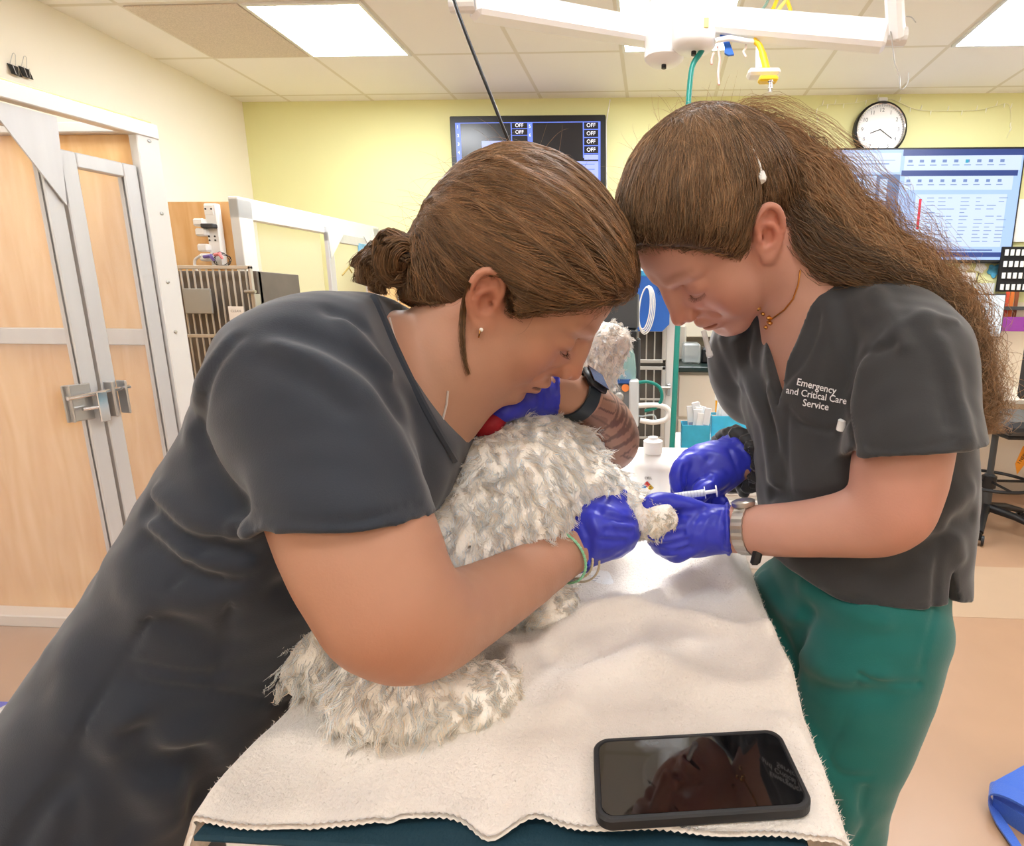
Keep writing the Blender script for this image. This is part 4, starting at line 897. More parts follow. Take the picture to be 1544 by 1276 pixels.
def tint_attr(o, V, spots, base=(1, 1, 1)):
    me = o.data; n = len(me.vertices); co_ = np.empty(n*3, np.float32); me.vertices.foreach_get('co', co_); V = co_.reshape(-1, 3)
    c = np.tile(np.array(base, np.float32), (n, 1))
    for ctr, r, col, a in spots:
        ctr = np.atleast_2d(np.array(ctr, np.float32)); d = polydist(V, ctr) if len(ctr) > 1 else np.linalg.norm(V-ctr[0], axis=1)
        k = (a*np.exp(-(d/r)**2))[:, None]; c = c*(1-k)+np.array(col, np.float32)*k
    at = me.color_attributes.new('tint', 'FLOAT_COLOR', 'POINT'); at.data.foreach_set('color', np.concatenate([c, np.ones((n, 1), np.float32)], 1).ravel())
def headtints(F_, lip=(.80, .42, .42)):
    w = lambda *p: W(F_, p); T = []
    for q in (-1, 1):
        T.append((w(.075, q*.038, -.022), .030*F_[2], (1.0, .74, .70), .75)); T.append((w(-.012, q*.083, .006), .030*F_[2], (1.02, .70, .64), .8))
        T.append(([w(.083, q*.018, .040), w(.080, q*.032, .044), w(.068, q*.046, .041)], .0042*F_[2], (.55, .45, .40), .55))    # brow
        T.append((w(.078, q*.034, .012), .011*F_[2], (.86, .66, .62), .6))
    T.append((w(.104, 0, -.016), .016*F_[2], (1.0, .72, .68), .7))
    T.append(([w(.070, .0215, -.054), w(.080, .013, -.050), w(.087, 0, -.0475), w(.080, -.013, -.050), w(.070, -.0215, -.054)], .0050*F_[2], lip, .9))
    T.append(([w(.070, .0205, -.057), w(.079, .012, -.0605), w(.084, 0, -.0625), w(.079, -.012, -.0605), w(.070, -.0205, -.057)], .0058*F_[2], lip, .9))
    return T
def lashes(parent, F_, q):
    r = np.random.default_rng(5); n = 46; a = np.linspace(-.95, 1.05, n); S = []
    for v in a:
        b = np.array((.0668+.0152*math.cos(v), q*(.031+.0152*math.sin(v)), .0070-.0022*math.cos(v*1.4))); d = np.array((math.cos(v), q*math.sin(v), -.55+r.normal()*.08)); d = d/np.linalg.norm(d); L = .0065+.0015*r.random()
        S.append([W(F_, b+d*L*t+np.array((0, 0, .35*L*t*t))) for t in np.linspace(0, 1, 5)])
    return strands('eyelashes', np.array(S), .00016, mat('lash', rgb(40, 26, 20), 1., spec=0.), parent)
def glove_mat(): return mat('blue_nitrile', rgb(46, 53, 178), .36, noise=.03, nscale=40, bump=.25, bscale=90, spec=.45, sheen=.1)
def bundle(path, N, K, seed=0, wave=.004, freq=9., twist=0., frizz=.0, fill=1., endspread=1.25, side=None):
    """strands following a path (rows x y z r), spread over its cross-section"""
    r = np.random.default_rng(seed); q = spline(path, K); ctr = q[:, :3]; rad = q[:, 3]
    t = np.gradient(ctr, axis=0); t /= np.linalg.norm(t, axis=1, keepdims=True); ref = CR[2]
    u = np.cross(t, ref); u /= np.linalg.norm(u, axis=1, keepdims=True); w_ = np.cross(t, u)
    a = r.uniform(0, 2*math.pi, N); rr = np.sqrt(r.uniform(0, 1, N))*fill; ncl = max(8, N//42); cl = r.integers(0, ncl, N)
    ca = r.uniform(0, 2*math.pi, ncl); cr_ = np.sqrt(r.uniform(0, 1, ncl))
    a0x = rr*np.cos(a); a0y = rr*np.sin(a); k = .74; x = a0x*(1-k)+k*(cr_*np.cos(ca))[cl]; y = a0y*(1-k)+k*(cr_*np.sin(ca))[cl]
    tt = np.linspace(0, 1, K)
    ph = r.uniform(0, 6.28, ncl)[cl][:, None]+r.normal(size=(N, 1))*.5; fq = freq*(1+.25*r.normal(size=ncl))[cl][:, None]
    wv = wave*(.4+tt[None]*1.0)*(1+.4*r.normal(size=(N, 1)))
    X = x[:, None]*rad[None]+wv*np.sin(fq*tt[None]*6.28/2+ph); Y = y[:, None]*rad[None]+wv*np.cos(fq*.9*tt[None]*6.28/2+ph*1.7)
    if frizz:
        wild = (r.random(N) < .16)[:, None]; X = X+wild*np.cumsum(r.normal(size=(N, K)), 1)*frizz; Y = Y+wild*np.cumsum(r.normal(size=(N, K)), 1)*frizz
    S = ctr[None]+u[None]*X[:, :, None]+w_[None]*Y[:, :, None]
    return S
def hair_tint(N, seed=0, lo=.55, hi=1.35):
    r = np.random.default_rng(seed); v = r.uniform(lo, hi, N)[:, None]; h = r.normal(size=(N, 1))*.06
    return np.concatenate([v*(1+h), v, v*(1-h)], 1)
def cuff(g, c, ax, r_, n=22):
    q = ring(c, ax, r_, r_, n)
    for i in range(n): g.cap(q[i], q[(i+1) % n], .0019, .0019, .002)
def ring(c, ax, r0, r1, n=32, squash=1., u=None):
    ax = np.array(ax)/np.linalg.norm(ax); u = np.cross(ax, (0, 0, 1.)) if u is None else np.array(u)-ax*(np.array(u)@ax); u /= np.linalg.norm(u); w_ = np.cross(ax, u)
    return [np.array(c)+u*math.cos(a)*r0+w_*math.sin(a)*r1 for a in np.linspace(0, 2*math.pi, n, endpoint=False)]
def babyhair(s, Vh, F_, hx, hz, target, m, parent, seed):
    """fine short hairs that soften the hairline"""
    r = np.random.default_rng(seed); L = (Vh-F_[0])@F_[1]/F_[2]; e = L[:, 2]-np.interp(L[:, 0], hx, hz); rad = np.linalg.norm(L-np.array((0, 0, .03)), axis=1)
    idx = np.flatnonzero((e < .004) & (e > -.016) & (L[:, 0] > .012) & (L[:, 2] > .0) & (rad > .06)); w_ = np.exp(e[idx]/.005); k = r.choice(idx, 1500, p=w_/w_.sum())
    tg = Vh[k]+(np.array(target)-Vh[k])/np.linalg.norm(np.array(target)-Vh[k], axis=1, keepdims=True)*r.uniform(.012, .028, (1500, 1))+r.normal(size=(1500, 3))*.003
    S = surf_strands(s, Vh[k], tg, 8, .01, .004, seed, wob=.2); n = np.linspace(0, 1, 8)[None, :, None]; g = s.grad(Vh[k].astype(np.float32)); S = S+g[:, None]*.005*n
    return strands('hairline_strands', S, .00020, m, parent, hair_tint(1500, seed, .6, 1.1), .6)
def surf_strands(s, roots, target, K, step, lift=.002, seed=0, droop=None, stop=.02, wob=.15):
    """strands that creep along the surface s from the roots towards a target point"""
    r = np.random.default_rng(seed); p = roots.astype(np.float32).copy(); N = len(p); out = [p.copy()]; tg = np.array(target, np.float32)
    if tg.ndim == 1: tg = np.tile(tg, (N, 1))
    L = np.linalg.norm(tg-p, axis=1, keepdims=True)*1.25/(K-1); ph = r.uniform(0, 6.28, (N, 1)); jit = r.normal(size=(N, 3))*wob
    lf = r.uniform(.2, 1, N)*lift
    for i in range(K-1):
        g = s.grad(p); d = tg-p; dist = np.linalg.norm(d, axis=1, keepdims=True); d = d/np.maximum(dist, 1e-4)
        d = d+jit*math.cos(i*.5)*.5
        if droop is not None: d = d+np.array(droop, np.float32)*np.sin(math.pi*i/(K-1))
        d = d-g*(d*g).sum(1, keepdims=True); d /= np.linalg.norm(d, axis=1, keepdims=True)+1e-6
        p = p+d*np.minimum(L, dist); e = s.ev(p)-lf; p = p-g*np.clip(e, -.01, .01)[:, None]; out.append(p.copy())
    return np.stack(out, 1)
# ================================================================ woman leaning over the table from the left
skinA = mat('skin_a', rgb(182, 136, 112), .46, noise=.04, nscale=26, bump=.10, bscale=420, sss=.10, attr='tint', spec=.35)
skinB = mat('skin_b', rgb(192, 144, 126), .46, noise=.04, nscale=26, bump=.10, bscale=420, sss=.10, attr='tint', spec=.35)
scrub = mat('slate_scrub_fabric', rgb(37, 43, 53), .85, noise=.05, nscale=9, bump=.12, bscale=900, sheen=.25)
scrub2 = mat('charcoal_scrub_fabric', rgb(47, 48, 50), .88, noise=.06, nscale=12, bump=.14, bscale=900, sheen=.3)
teal = mat('teal_scrub_fabric', rgb(8, 97, 91), .85, noise=.06, nscale=10, bump=.14, bscale=800, sheen=.25)
gold = mat('gold', rgb(212, 160, 90), .25, 1.)
def PP(*rows): return [tuple(P(r[0], r[1], r[2]))+tuple(r[3:]) for r in rows]
DEP = D((0, 0, 1)); UPV = D((0, 1, 0)); RT = D((1, 0, 0))
if on('A'):
    FA = frame_from((-.1189, .6146, .1379), (.7112, .1705, -.6821), (.1121, .9302, .3494), (.694, -.3249, .6424), 1.0)
    def bodyA(s, e=0., loose=0., arms=True, legs=False):
        # torso, hips
        s.loft(PP((600, 590, .625, .10+e, .070+e), (540, 660, .62, .150+e, .098+e), (462, 772, .61, .145+e+loose*.4, .100+e), (372, 893, .605, .130+e+loose, .086+e+loose*.5), (283, 1055, .60, .148+e+loose, .090+e+loose*.5), (200, 1205, .59, .155+e+loose, .096+e+loose)), DEP, .025, 16)
        # shoulder girdle
        s.chain(PP((455, 575, .49, .056+e), (520, 560, .55, .056+e), (590, 560, .62, .056+e), (640, 580, .70, .056+e), (675, 610, .77, .054+e)), 10, .03)
        s.ell(P(560, 700, .56), (.055+e, .055+e, .06+e), .04); s.ell(P(610, 705, .68), (.055+e, .055+e, .06+e), .04)     # bust
    def neckA(s, e=0.):
        s.chain([(*W(FA, (-.030, 0, -.005)), .052+e), (*P(700, 525, .615), .053+e), (*P(652, 575, .62), .060+e), (*P(600, 640, .62), .066+e)], 9, .025)
    def armsA(s, e=0., full=True):
        s.chain(PP((458, 590, .49, .047+e), (500, 690, .465, .051+e), (538, 800, .45, .0505+e), (585, 905, .445, .047+e)), 10, .02)
        if full:
            s.chain(PP((590, 917, .445, .0475+e), (625, 938, .46, .041+e), (668, 935, .49, .036+e), (735, 903, .55, .033+e), (800, 866, .61, .029+e), (858, 828, .675, .026+e), (905, 795, .69, .026+e)), 16, .016)
        s.chain(PP((675, 610, .77, .052+e), (790, 660, .83, .046+e), (916, 668, .85, .044+e)) if full else PP((675, 610, .77, .052+e), (730, 636, .80, .050+e)), 8, .02)
        if full: s.chain(PP((920, 660, .85, .042+e), (905, 630, .80, .035+e), (868, 598, .735, .025+e), (830, 592, .725, .022+e), (800, 595, .72, .024+e)), 12, .014)
    # ---- skin
    s = SDF(); head(s, FA, tilt=.45, flare=.40, open_=.0035); neckA(s); bodyA(s, -.006); armsA(s)
    rootA = thing('person', 'person in dark slate scrubs with a low brown bun, bending over and hugging the dog', 'person', (float(P(180, 1130, .6)[0]), float(P(180, 1130, .6)[1]), 0))
    hc = W(FA, (0, 0, 0))
    Vh, Fh = s.poly(hc-.155, hc+np.array((.155, .155, .175)), .00155); Vh = relax(Vh, Fh, 1, .3)
    s2 = SDF(); neckA(s2, -.0004); bodyA(s2, -.006); armsA(s2)
    for (zx, zy) in ((.10, 0), (-.09, .02)):   # legs under the trousers
        h0 = P(165, 1165, .59)+DEP*zx; s2.chain([(*h0, .085), (h0[0]-.04, h0[1]+.0, .50, .065), (h0[0]-.03, h0[1], .10, .045), (h0[0]+.04, h0[1], .05, .03)], 9, .02)
    lo = np.array([-.75, .20, .02]); hi = np.array([.12, 1.0, 1.46])
    Vb, Fb = s2.poly(lo, hi, .0036); Vb = relax(Vb, Fb, 1)
    V = np.vstack([Vh, Vb]); Fq = np.vstack([Fh, Fb+len(Vh)])
    bo = link('body', np_mesh('body', V, Fq), skinA, rootA, True)
    tint_attr(bo, V, headtints(FA)+[(P(600, 1000, .41), .05, (1.0, .80, .72), .5), ([P(690, 882, .50), P(668, 890, .47)], .006, (.62, .5, .45), .5)])
    # tattoo on the far forearm: dark lines painted as ink attribute
    at = bo.data.color_attributes['tint']; n = len(V); cc = np.empty(n*4, np.float32); at.data.foreach_get('color', cc); cc = cc.reshape(-1, 4)
    cam_ = (V-O) @ CR.T; pxx = CX+FPX*cam_[:, 0]/cam_[:, 2]; dz = cam_[:, 2]
    a_, b_ = P(920, 664, .85), P(872, 600, .742); ax = (b_-a_)/np.linalg.norm(b_-a_); t_ = (V-a_)@ax; dd = np.linalg.norm((V-a_)-t_[:, None]*ax, axis=1)
    near = (dd < .06) & (t_ > -.06) & (t_ < .125)
    u_ = np.cross(ax, DEP); u_ /= np.linalg.norm(u_); v_ = np.cross(ax, u_); q_ = (V-a_); ang = np.arctan2(q_@v_, q_@u_)
    pat = np.sin(t_*260+2.0*np.sin(ang*3))*.5+.5; pat2 = (np.abs(np.sin(ang*7+t_*60)) < .28); blob_ = vnoise(V, 60, 4) > .1
    ink_ = near*(.34+.50*(((pat > .62) & blob_) | (pat2 & ~blob_) | (np.abs(t_-.085) < .003) | (np.abs(t_-.06) < .003)).astype(float)+.25*(vnoise(V, 45, 9) > .25))
    cc[:, :3] *= (1-np.clip(ink_, 0, .8)[:, None]*np.array((.85, .88, .86))); at.data.foreach_set('color', cc.ravel())
    lashes(rootA, FA, -1); lashes(rootA, FA, 1)
    # earrings
    ef, eo, eu = ear_axes(-1, .45, .40); lb = np.array((-.010, -.0735, .002))+eu*-.029+eo*.006+ef*-.001
    MB().tube(ring(W(FA, lb+eu*-.003), W(FA, lb+ef)-W(FA, lb), .0052, .0052, 20), .0008, 6, closed=True).build('earring', gold, rootA, True)
    MB().lathe(W(FA, lb+eo*.002+ef*.001+eu*.001), [(.001, 0), (.002, .0007), (.0018, .002), (.0005, .0028)], 12, FA[1] @ eo).build('stud_earring', mat('pearl', rgb(240, 236, 228), .2), rootA, True)
    # ---- scrub top
    t = SDF()
    q0 = P(372, 800, .42); q1 = P(637, 780, .44); nrm = np.cross(q1-q0, DEP); nrm /= np.linalg.norm(nrm); nrm = nrm if nrm@(-UPV) > 0 else -nrm
    t.loft(PP((458, 600, .49, .060, .058), (498, 690, .465, .064, .0605), (522, 782, .45, .066, .061), (545, 850, .445, .066, .061)), DEP, .012, 7)
    t.plane((q0+q1)/2, nrm, .001); t.cap(P(552, 865, .445), P(538, 815, .448), .0580, .050, .002, 's')
    bodyA(t, .009, .007); t.chain(PP((458, 590, .49, .063), (478, 640, .475, .063)), 3, .02); t.chain(PP((675, 610, .77, .062), (730, 636, .80, .060)), 3, .02)
    t.loft(PP((190, 1190, .59, .165, .108), (140, 1280, .585, .175, .115), (90, 1370, .58, .18, .12)), DEP, .03, 5)
    t.plane(P(100, 1330, .58), D((-.35, -1, 0)), .0)
    folds(t, [
        ([(357, 512), (318, 570), (303, 640), (312, 690), (338, 728)], -.004, .006), ([(348, 520), (305, 580), (292, 650)], .004, .012),
        ([(240, 745), (290, 785), (370, 800)], .006, .010), ([(225, 765), (285, 815), (360, 828)], -.006, .009), ([(232, 790), (300, 842), (368, 850)], .006, .009), ([(222, 815), (270, 850), (330, 872)], -.005, .009),
        ([(385, 790), (330, 810), (290, 850), (235, 915), (225, 935)], -.0025, .0028), ([(310, 690), (330, 730), (365, 765)], -.006, .012), ([(400, 805), (370, 850), (340, 930), (338, 985)], -.002, .003),
        ([(225, 935), (180, 1005), (130, 1090), (95, 1185)], -.0026, .0028), ([(195, 1003), (255, 1013), (322, 1022)], -.003, .0028), ([(185, 1026), (255, 1038), (318, 1044), (432, 1062)], -.0024, .0028), ([(322, 1022), (316, 1044)], -.0024, .0024),
        ([(198, 1010), (198, 1026)], -.003, .003),
        ([(348, 900), (345, 950), (330, 1015)], -.0016, .004), ([(430, 890), (445, 900), (458, 905)], -.007, .012), ([(255, 935), (300, 960), (335, 975)], -.003, .012), ([(232, 900), (290, 905), (350, 895)], .004, .014),
        ([(210, 1110), (225, 1145), (265, 1150), (295, 1140), (316, 1165), (310, 1200)], -.012, .014), ([(200, 1085), (240, 1110), (300, 1115), (335, 1150)], .007, .016), ([(180, 1130), (215, 1180), (260, 1230)], .006, .018), ([(130, 1150), (165, 1180), (200, 1250)], -.006, .016),
        ([(92, 1188), (60, 1220), (25, 1276)], -.010, .006), ([(98, 1188), (112, 1230), (108, 1276)], -.005, .006), ([(75, 985), (110, 1010), (105, 1090)], .003, .02), ([(150, 850), (190, 860), (215, 920)], .003, .018),
        ([(376, 772), (450, 786), (540, 786), (632, 760)], -.0018, .0022),
        ([(440, 500), (500, 520), (560, 560), (600, 620)], -.004, .012), ([(420, 520), (480, 545), (545, 590)], .004, .012), ([(400, 540), (470, 575), (520, 615)], -.003, .010), ([(520, 485), (560, 530), (590, 560)], .004, .008), ([(500, 600), (560, 640), (610, 700)], .002, .014), ([(560, 610), (600, 660), (628, 730)], .003, .014),
        ([(500, 470), (520, 478), (548, 490)], -.004, .008)])
    t.raw(lambda p: (.0014*vnoise(p*np.array((1, 1, .6)), 38, 2)+.0006*vnoise(p, 95, 3)).astype(np.float32), (0, 0, 1), 1e3, 0, 'd')
    # sleeve opening, neck opening
    e0 = P(574, 438, .575); e1 = P(692, 690, .55); nrm2 = np.cross(e1-e0, DEP); nrm2 /= np.linalg.norm(nrm2); nrm2 = nrm2 if nrm2@RT > 0 else -nrm2
    t.raw(lambda p: np.maximum(-((p-e0)@nrm2), np.abs((p-O)@DEP-.60)-.115).astype(np.float32), P(680, 560, .62), .25, .004, 's')
    neckA(t, .004) if False else None
    t.chain([(*W(FA, (-.030, 0, -.005)), .058), (*P(700, 525, .615), .060), (*P(652, 575, .62), .064), (*P(640, 590, .62), .060)], 9, .002, 's')
    top = sculpt('scrub_top', t, (-.85, .18, .55), (.02, 1.05, 1.46), .0030, scrub, rootA, 1)
    # far half of the V neck
    t2 = SDF(); t2.loft(PP((655, 575, .70, .03, .012), (700, 620, .70, .035, .014), (720, 680, .69, .04, .014), (700, 760, .68, .045, .014)), DEP, .01, 9); sculpt('collar_facing', t2, (-.35, .5, 1.0), (-.1, .85, 1.42), .003, scrub, rootA)
    # neckband along the visible edge
    qs = spline([(570, 446), (585, 480), (606, 530), (640, 600), (668, 650), (692, 690)], 26); h, ok = t.hit(qs[:, 0]-7, qs[:, 1]+3); h = h[ok]
    if len(h) > 4: MB().tube(h, .0045, 8).build('neckband', scrub, top, True)
    # trousers
    t3 = SDF()
    for i, zx in enumerate((.10, -.09)):
        h0 = P(165, 1165, .59)+DEP*zx; t3.chain([(*h0, .10), (h0[0]-.04, h0[1], .50, .085), (h0[0]-.03, h0[1], .12, .07), (h0[0]-.03, h0[1], .06, .07)], 14, .004, 'u', .03)
    sculpt('trousers', t3, (-.9, .1, .0), (-.15, 1.0, .95), .006, scrub, rootA)
    for zx in (.10, -.09):
        h0 = P(165, 1165, .59)+DEP*zx; t4 = SDF(); t4.loft([(h0[0]-.08, h0[1], .045, .042, .045), (h0[0]+.03, h0[1], .045, .045, .042), (h0[0]+.13, h0[1], .035, .045, .032)], (0, 1, 0), .01); t4.plane((0, 0, .0), (0, 0, -1)); sculpt('shoe', t4, (h0[0]-.2, h0[1]-.1, -.02), (h0[0]+.25, h0[1]+.1, .14), .004, mat('white_shoe', rgb(220, 220, 220), .5), rootA)
    # ---- gloves
    g = SDF(); Z = .69
    g.chain(PP((862, 826, .68, .0325), (880, 812, .685, .0315), (893, 803, .69, .031)), 4, .006)
    cuff(g, P(862, 826, .68), P(893, 803, .69)-P(850, 833, .67), .034)
    g.loft(PP((885, 808, .69, .032, .026), (905, 795, .69, .040, .028), (922, 790, .695, .042, .026), (934, 795, .70, .038, .020)), DEP, .012, 7)
    g.loft(PP((880, 812, .69, .028, .028), (905, 798, .685, .030, .034), (925, 795, .69, .028, .034)), DEP, .012, 5)
    g.chain(PP((893, 785, .69, .015), (915, 762, .69, .0125), (932, 750, .695, .0105), (936, 746, .70, .0095)), 8, .008)                   # thumb
    for pts in (((930, 775, .70, .0115), (945, 778, .715, .010), (950, 770, .74, .009), (938, 765, .755, .008)), ((932, 792, .695, .0115), (950, 795, .71, .0102), (956, 790, .74, .0092), (945, 785, .76, .008)),
                ((926, 810, .69, .0112), (944, 812, .705, .010), (950, 806, .735, .009), (940, 800, .755, .008)), ((915, 824, .685, .0105), (931, 826, .70, .009), (938, 820, .725, .008), (930, 815, .745, .007))): g.chain(PP(*pts), 8, .005)
    folds(g, [([(956, 786), (938, 784), (920, 780)], -.0035, .0028), ([(952, 802), (935, 802), (915, 800)], -.0035, .0028), ([(940, 817), (925, 817), (905, 814)], -.003, .0028), ([(868, 800), (874, 820), (872, 842)], -.0015, .002), ([(880, 792), (888, 815), (884, 845)], -.0015, .003), ([(893, 785), (903, 810), (900, 840)], .0015, .004), ([(905, 772), (920, 790), (935, 815)], -.001, .003), ([(915, 770), (935, 775), (945, 795)], .001, .004)])
    g.raw(lambda p: (.0007*vnoise(p, 210, 5)).astype(np.float32), (0, 0, 1), 1e3, 0, 'd')
    sculpt('glove', g, P(895, 800, .70)-.09, P(895, 800, .70)+.09, .0016, glove_mat(), rootA)['label'] = 'blue nitrile glove on the hand holding the dog\'s leg'
    g = SDF(); g.chain(PP((838, 592, .727, .028), (815, 594, .724, .028), (800, 596, .72, .030)), 4, .006); cuff(g, P(838, 592, .727), P(860, 594, .733)-P(815, 594, .724), .029)
    g.loft(PP((815, 595, .722, .034, .024), (785, 600, .715, .042, .021), (762, 603, .71, .040, .017)), DEP, .01, 6)
    for i, dz in enumerate((-.030, -.010, .011, .031)): g.chain([(*(P(766, 601, .715)+DEP*dz), .0105), (*(P(745, 606, .71)+DEP*dz), .0098), (*(P(730, 620, .705)+DEP*dz*1.05), .009), (*(P(728, 636, .70)+DEP*dz), .008)], 8, .005)
    g.chain([(*(P(800, 605, .72)+DEP*-.02), .014), (*(P(775, 618, .70)+DEP*-.03), .012), (*(P(757, 622, .69)+DEP*-.025), .010)], 6, .008)
    folds(g, [([(822, 575), (824, 610)], -.002, .003), ([(808, 570), (806, 612)], .0015, .003)])
    g.raw(lambda p: (.0007*vnoise(p, 210, 6)).astype(np.float32), (0, 0, 1), 1e3, 0, 'd')
    sculpt('glove', g, P(785, 605, .72)-.095, P(785, 605, .72)+.095, .0018, glove_mat(), rootA)['label'] = 'blue nitrile glove on the hand behind her chin'
    # ---- watch, bracelets, necklace
    wc = P(868, 597, .735); wax = P(905, 630, .80)-P(840, 592, .727); wax /= np.linalg.norm(wax)
    b = MB(); R_ = ring(wc, wax, .0300, .0300, 40)
    b.v = []; n_ = 40; vs = []; 
    for q in R_:
        rd = (q-wc)/.030
        for a, c_ in ((-.011, 0), (.011, 0), (.011, .0028), (-.011, .0028)): vs.append(q+wax*a+rd*c_)
    b.add(vs, [(4*i+k, 4*i+(k+1) % 4, 4*((i+1) % n_)+(k+1) % 4, 4*((i+1) % n_)+k) for i in range(n_) for k in range(4)])
    wt = b.build('watch', mat('watch_strap', rgb(40, 50, 56), .6), rootA, True); wt['label'] = 'black smartwatch on the far wrist'
    vd = -DEP*.25+UPV*.55+RT*.80; vd -= wax*(vd@wax); vd /= np.linalg.norm(vd); sd = np.cross(wax, vd)
    MB().bbox((-.019, -.017, 0), (.019, .017, .010), .005, np.array([wax, sd, vd]), wc+vd*.029).build('watch_case', black_pl, wt, True)
    MB().bbox((-.016, -.014, .0098), (.016, .014, .0112), .001, np.array([wax, sd, vd]), wc+vd*.029).build('watch_face', mat('watch_glass', rgb(44, 24, 26), .06), wt)
    fd = P(858, 828, .675)-P(800, 866, .61); fd /= np.linalg.norm(fd)
    for nm, pp, rr_, m_, bead, lab in (('bracelet', (846, 838, .66), .0335, mat('mint', rgb(138, 200, 158), .5), .0018, 'mint green bead bracelet'), ('bracelet', (857, 832, .672), .0335, mat('beads', rgb(196, 180, 150), .4), .0016, 'pale beige bead bracelet'), ('bracelet', (864, 834, .68), .0365, MATS['beads'], .0014, 'looser beige bead bracelet')):
        rg = ring(P(*pp)+UPV*-.002, fd+UPV*.12, rr_, rr_, 44); b = MB().tube(rg, .0014, 6, closed=True)
        for q in rg[::1]: b.lathe(q-np.array((0, 0, bead)), [(.0004, 0), (bead, bead*.6), (bead, bead*1.4), (.0004, 2*bead)], 8)
        o = b.build(nm, m_, rootA, True); o['label'] = lab
    hb, okb = s.hit([584, 588, 594, 603], [448, 480, 505, 530]); 
    MB().tube(hb[okb]-DEP*.001, .0011, 6).build('necklace', mat('silver', rgb(226, 214, 204), .4, .4), rootA, True)
    hb, okb = s.hit(*np.array([(676, 590), (674, 610), (669, 630), (666, 650)]).T); MB().tube(hb[okb]-DEP*.001, .0011, 6).build('necklace', mat('silver', rgb(226, 214, 204), .4, .4), rootA, True)
    # ---- hair
    hs = SDF(); hs.frame(*FA)
    hs.ell((-.014, 0, .056), (.108, .086, .090), 0); hs.ell((.028, 0, .062), (.066, .071, .054), .03); hs.ell((-.072, 0, .000), (.046, .060, .060), .04); hs.ell((-.052, 0, -.030), (.046, .066, .050), .03)
    FO, FR, FS = FA; FOf = FO.astype(np.float32); FRf = FR.astype(np.float32)
    hx = np.array([-.16, -.10, -.075, -.045, -.028, -.018, .010, .018, .026, .036, .05, .07, .086, .12]); hz = np.array([-.060, -.095, -.088, -.060, -.020, .034, .036, .010, .014, .032, .050, .073, .089, .11])
    def hl(p):
        q = (p-FOf) @ FRf; return ((np.interp(q[:, 0], hx, hz)-q[:, 2])*.75).astype(np.float32)
    hs.raw(hl, FO, 1e3, .006, 'i'); hs.frame()
    hs.raw(lambda p: (.0011*vnoise((p-FOf)@FRf*np.array((.35, 1.6, 1.6)), 120, 3)).astype(np.float32), (0, 0, 1), 1e3, 0, 'd')
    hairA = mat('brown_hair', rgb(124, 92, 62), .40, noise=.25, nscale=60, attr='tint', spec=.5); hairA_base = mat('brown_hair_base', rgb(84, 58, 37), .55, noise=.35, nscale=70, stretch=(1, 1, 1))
    na, nb_ = W(FA, (-.046, 0, -.022)), P(690, 492, .622); nax = nb_-na; nL = float(nax@nax); l0, l1 = P(560, 442, .60), P(712, 466, .57); ln_ = np.cross(l1-l0, DEP); ln_ /= np.linalg.norm(ln_); ln_ = ln_ if ln_@UPV < 0 else -ln_
    def nape(p):
        q = p-na; tt_ = np.clip(q@nax/nL, 0, 1); return np.maximum(np.sqrt(((q-tt_[:, None]*nax)**2).sum(1))-(.069-.006*tt_), (p-l0)@ln_).astype(np.float32)
    hs.raw(nape, (na+nb_)/2, .11, .012, 'u')
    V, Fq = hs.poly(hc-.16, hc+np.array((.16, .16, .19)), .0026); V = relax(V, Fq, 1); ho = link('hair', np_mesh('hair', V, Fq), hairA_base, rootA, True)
    r = np.random.default_rng(3); loc_ = (V-FO)@FR; okr = (loc_[:, 2] > np.interp(loc_[:, 0], hx, hz)-.004) | ((np.abs(nape(V.astype(np.float32))) < .003) & ((V-l0)@ln_ < -.004)); idx = np.flatnonzero(okr)
    lf = idx[(loc_[idx, 0] > .0)]; roots = np.vstack([V[r.choice(lf, 8500)], V[r.choice(idx, 6500)]])
    bunT = W(FA, (-.108, -.012, -.004)); tgt = bunT+r.normal(size=(len(roots), 3))*.009
    S = surf_strands(hs, roots, tgt, 22, .01, .0035, 4, droop=FA[1]@np.array((0, 0, .35)), wob=.06)
    tn = hair_tint(len(S), 2, .5, 1.45); cl = vnoise(roots, 70, 8)[:, None]; tn = tn*(1+.35*cl)
    strands('hair_strands', S, .00034, hairA, ho, tn, .5)
    # flyaways
    fr_ = V[r.choice(idx, 260)]; gr = hs.grad(fr_); d0 = gr*.5+r.normal(size=gr.shape)*.35+(bunT-fr_)/.2; d0 /= np.linalg.norm(d0, axis=1, keepdims=True); tt = np.linspace(0, 1, 9)[None, :, None]
    L_ = r.uniform(.02, .05, (len(fr_), 1, 1)); S = fr_[:, None]+d0[:, None]*tt*L_+gr[:, None]*np.sin(tt*3.1)*.006; strands('flyaway_strands', S, .0002, hairA, ho, hair_tint(len(S), 5, .9, 1.6))
    babyhair(s, Vh, FA, hx, hz, bunT, hairA, ho, 61)
    # side wisps in front of and behind the ear
    hw, okw = s.hit([706, 699, 697, 700, 706], [428, 465, 505, 540, 566]); hw = hw-(hw-O)/np.linalg.norm(hw-O, axis=1, keepdims=True)*.003
    S = bundle([(*q, w_) for q, w_ in zip(hw, (.0030, .0038, .0034, .0028, .0018))], 80, 14, 6, .0012, 2.); strands('wisp_strands', S, .00026, hairA, ho, hair_tint(80, 6))
    # bun
    bc = P(612, 385, .70) if False else W(FA, (-.118, -.012, .004))
    cb_ = (bc-O)@CR.T; bpx = CX+FPX*cb_[0]/cb_[2]; bpy_ = CY-FPX*cb_[1]/cb_[2]; bz = cb_[2]; print('bun at', bpx, bpy_, bz)
    bz = bz*.98
    def bb(N, seed, rows, w_=.0012, f=3., **k): rows = [(a+20, b+4, c, d) for a, b, c, d in rows]; return bundle(PP(*rows), N, 16, seed, w_, f, **k)
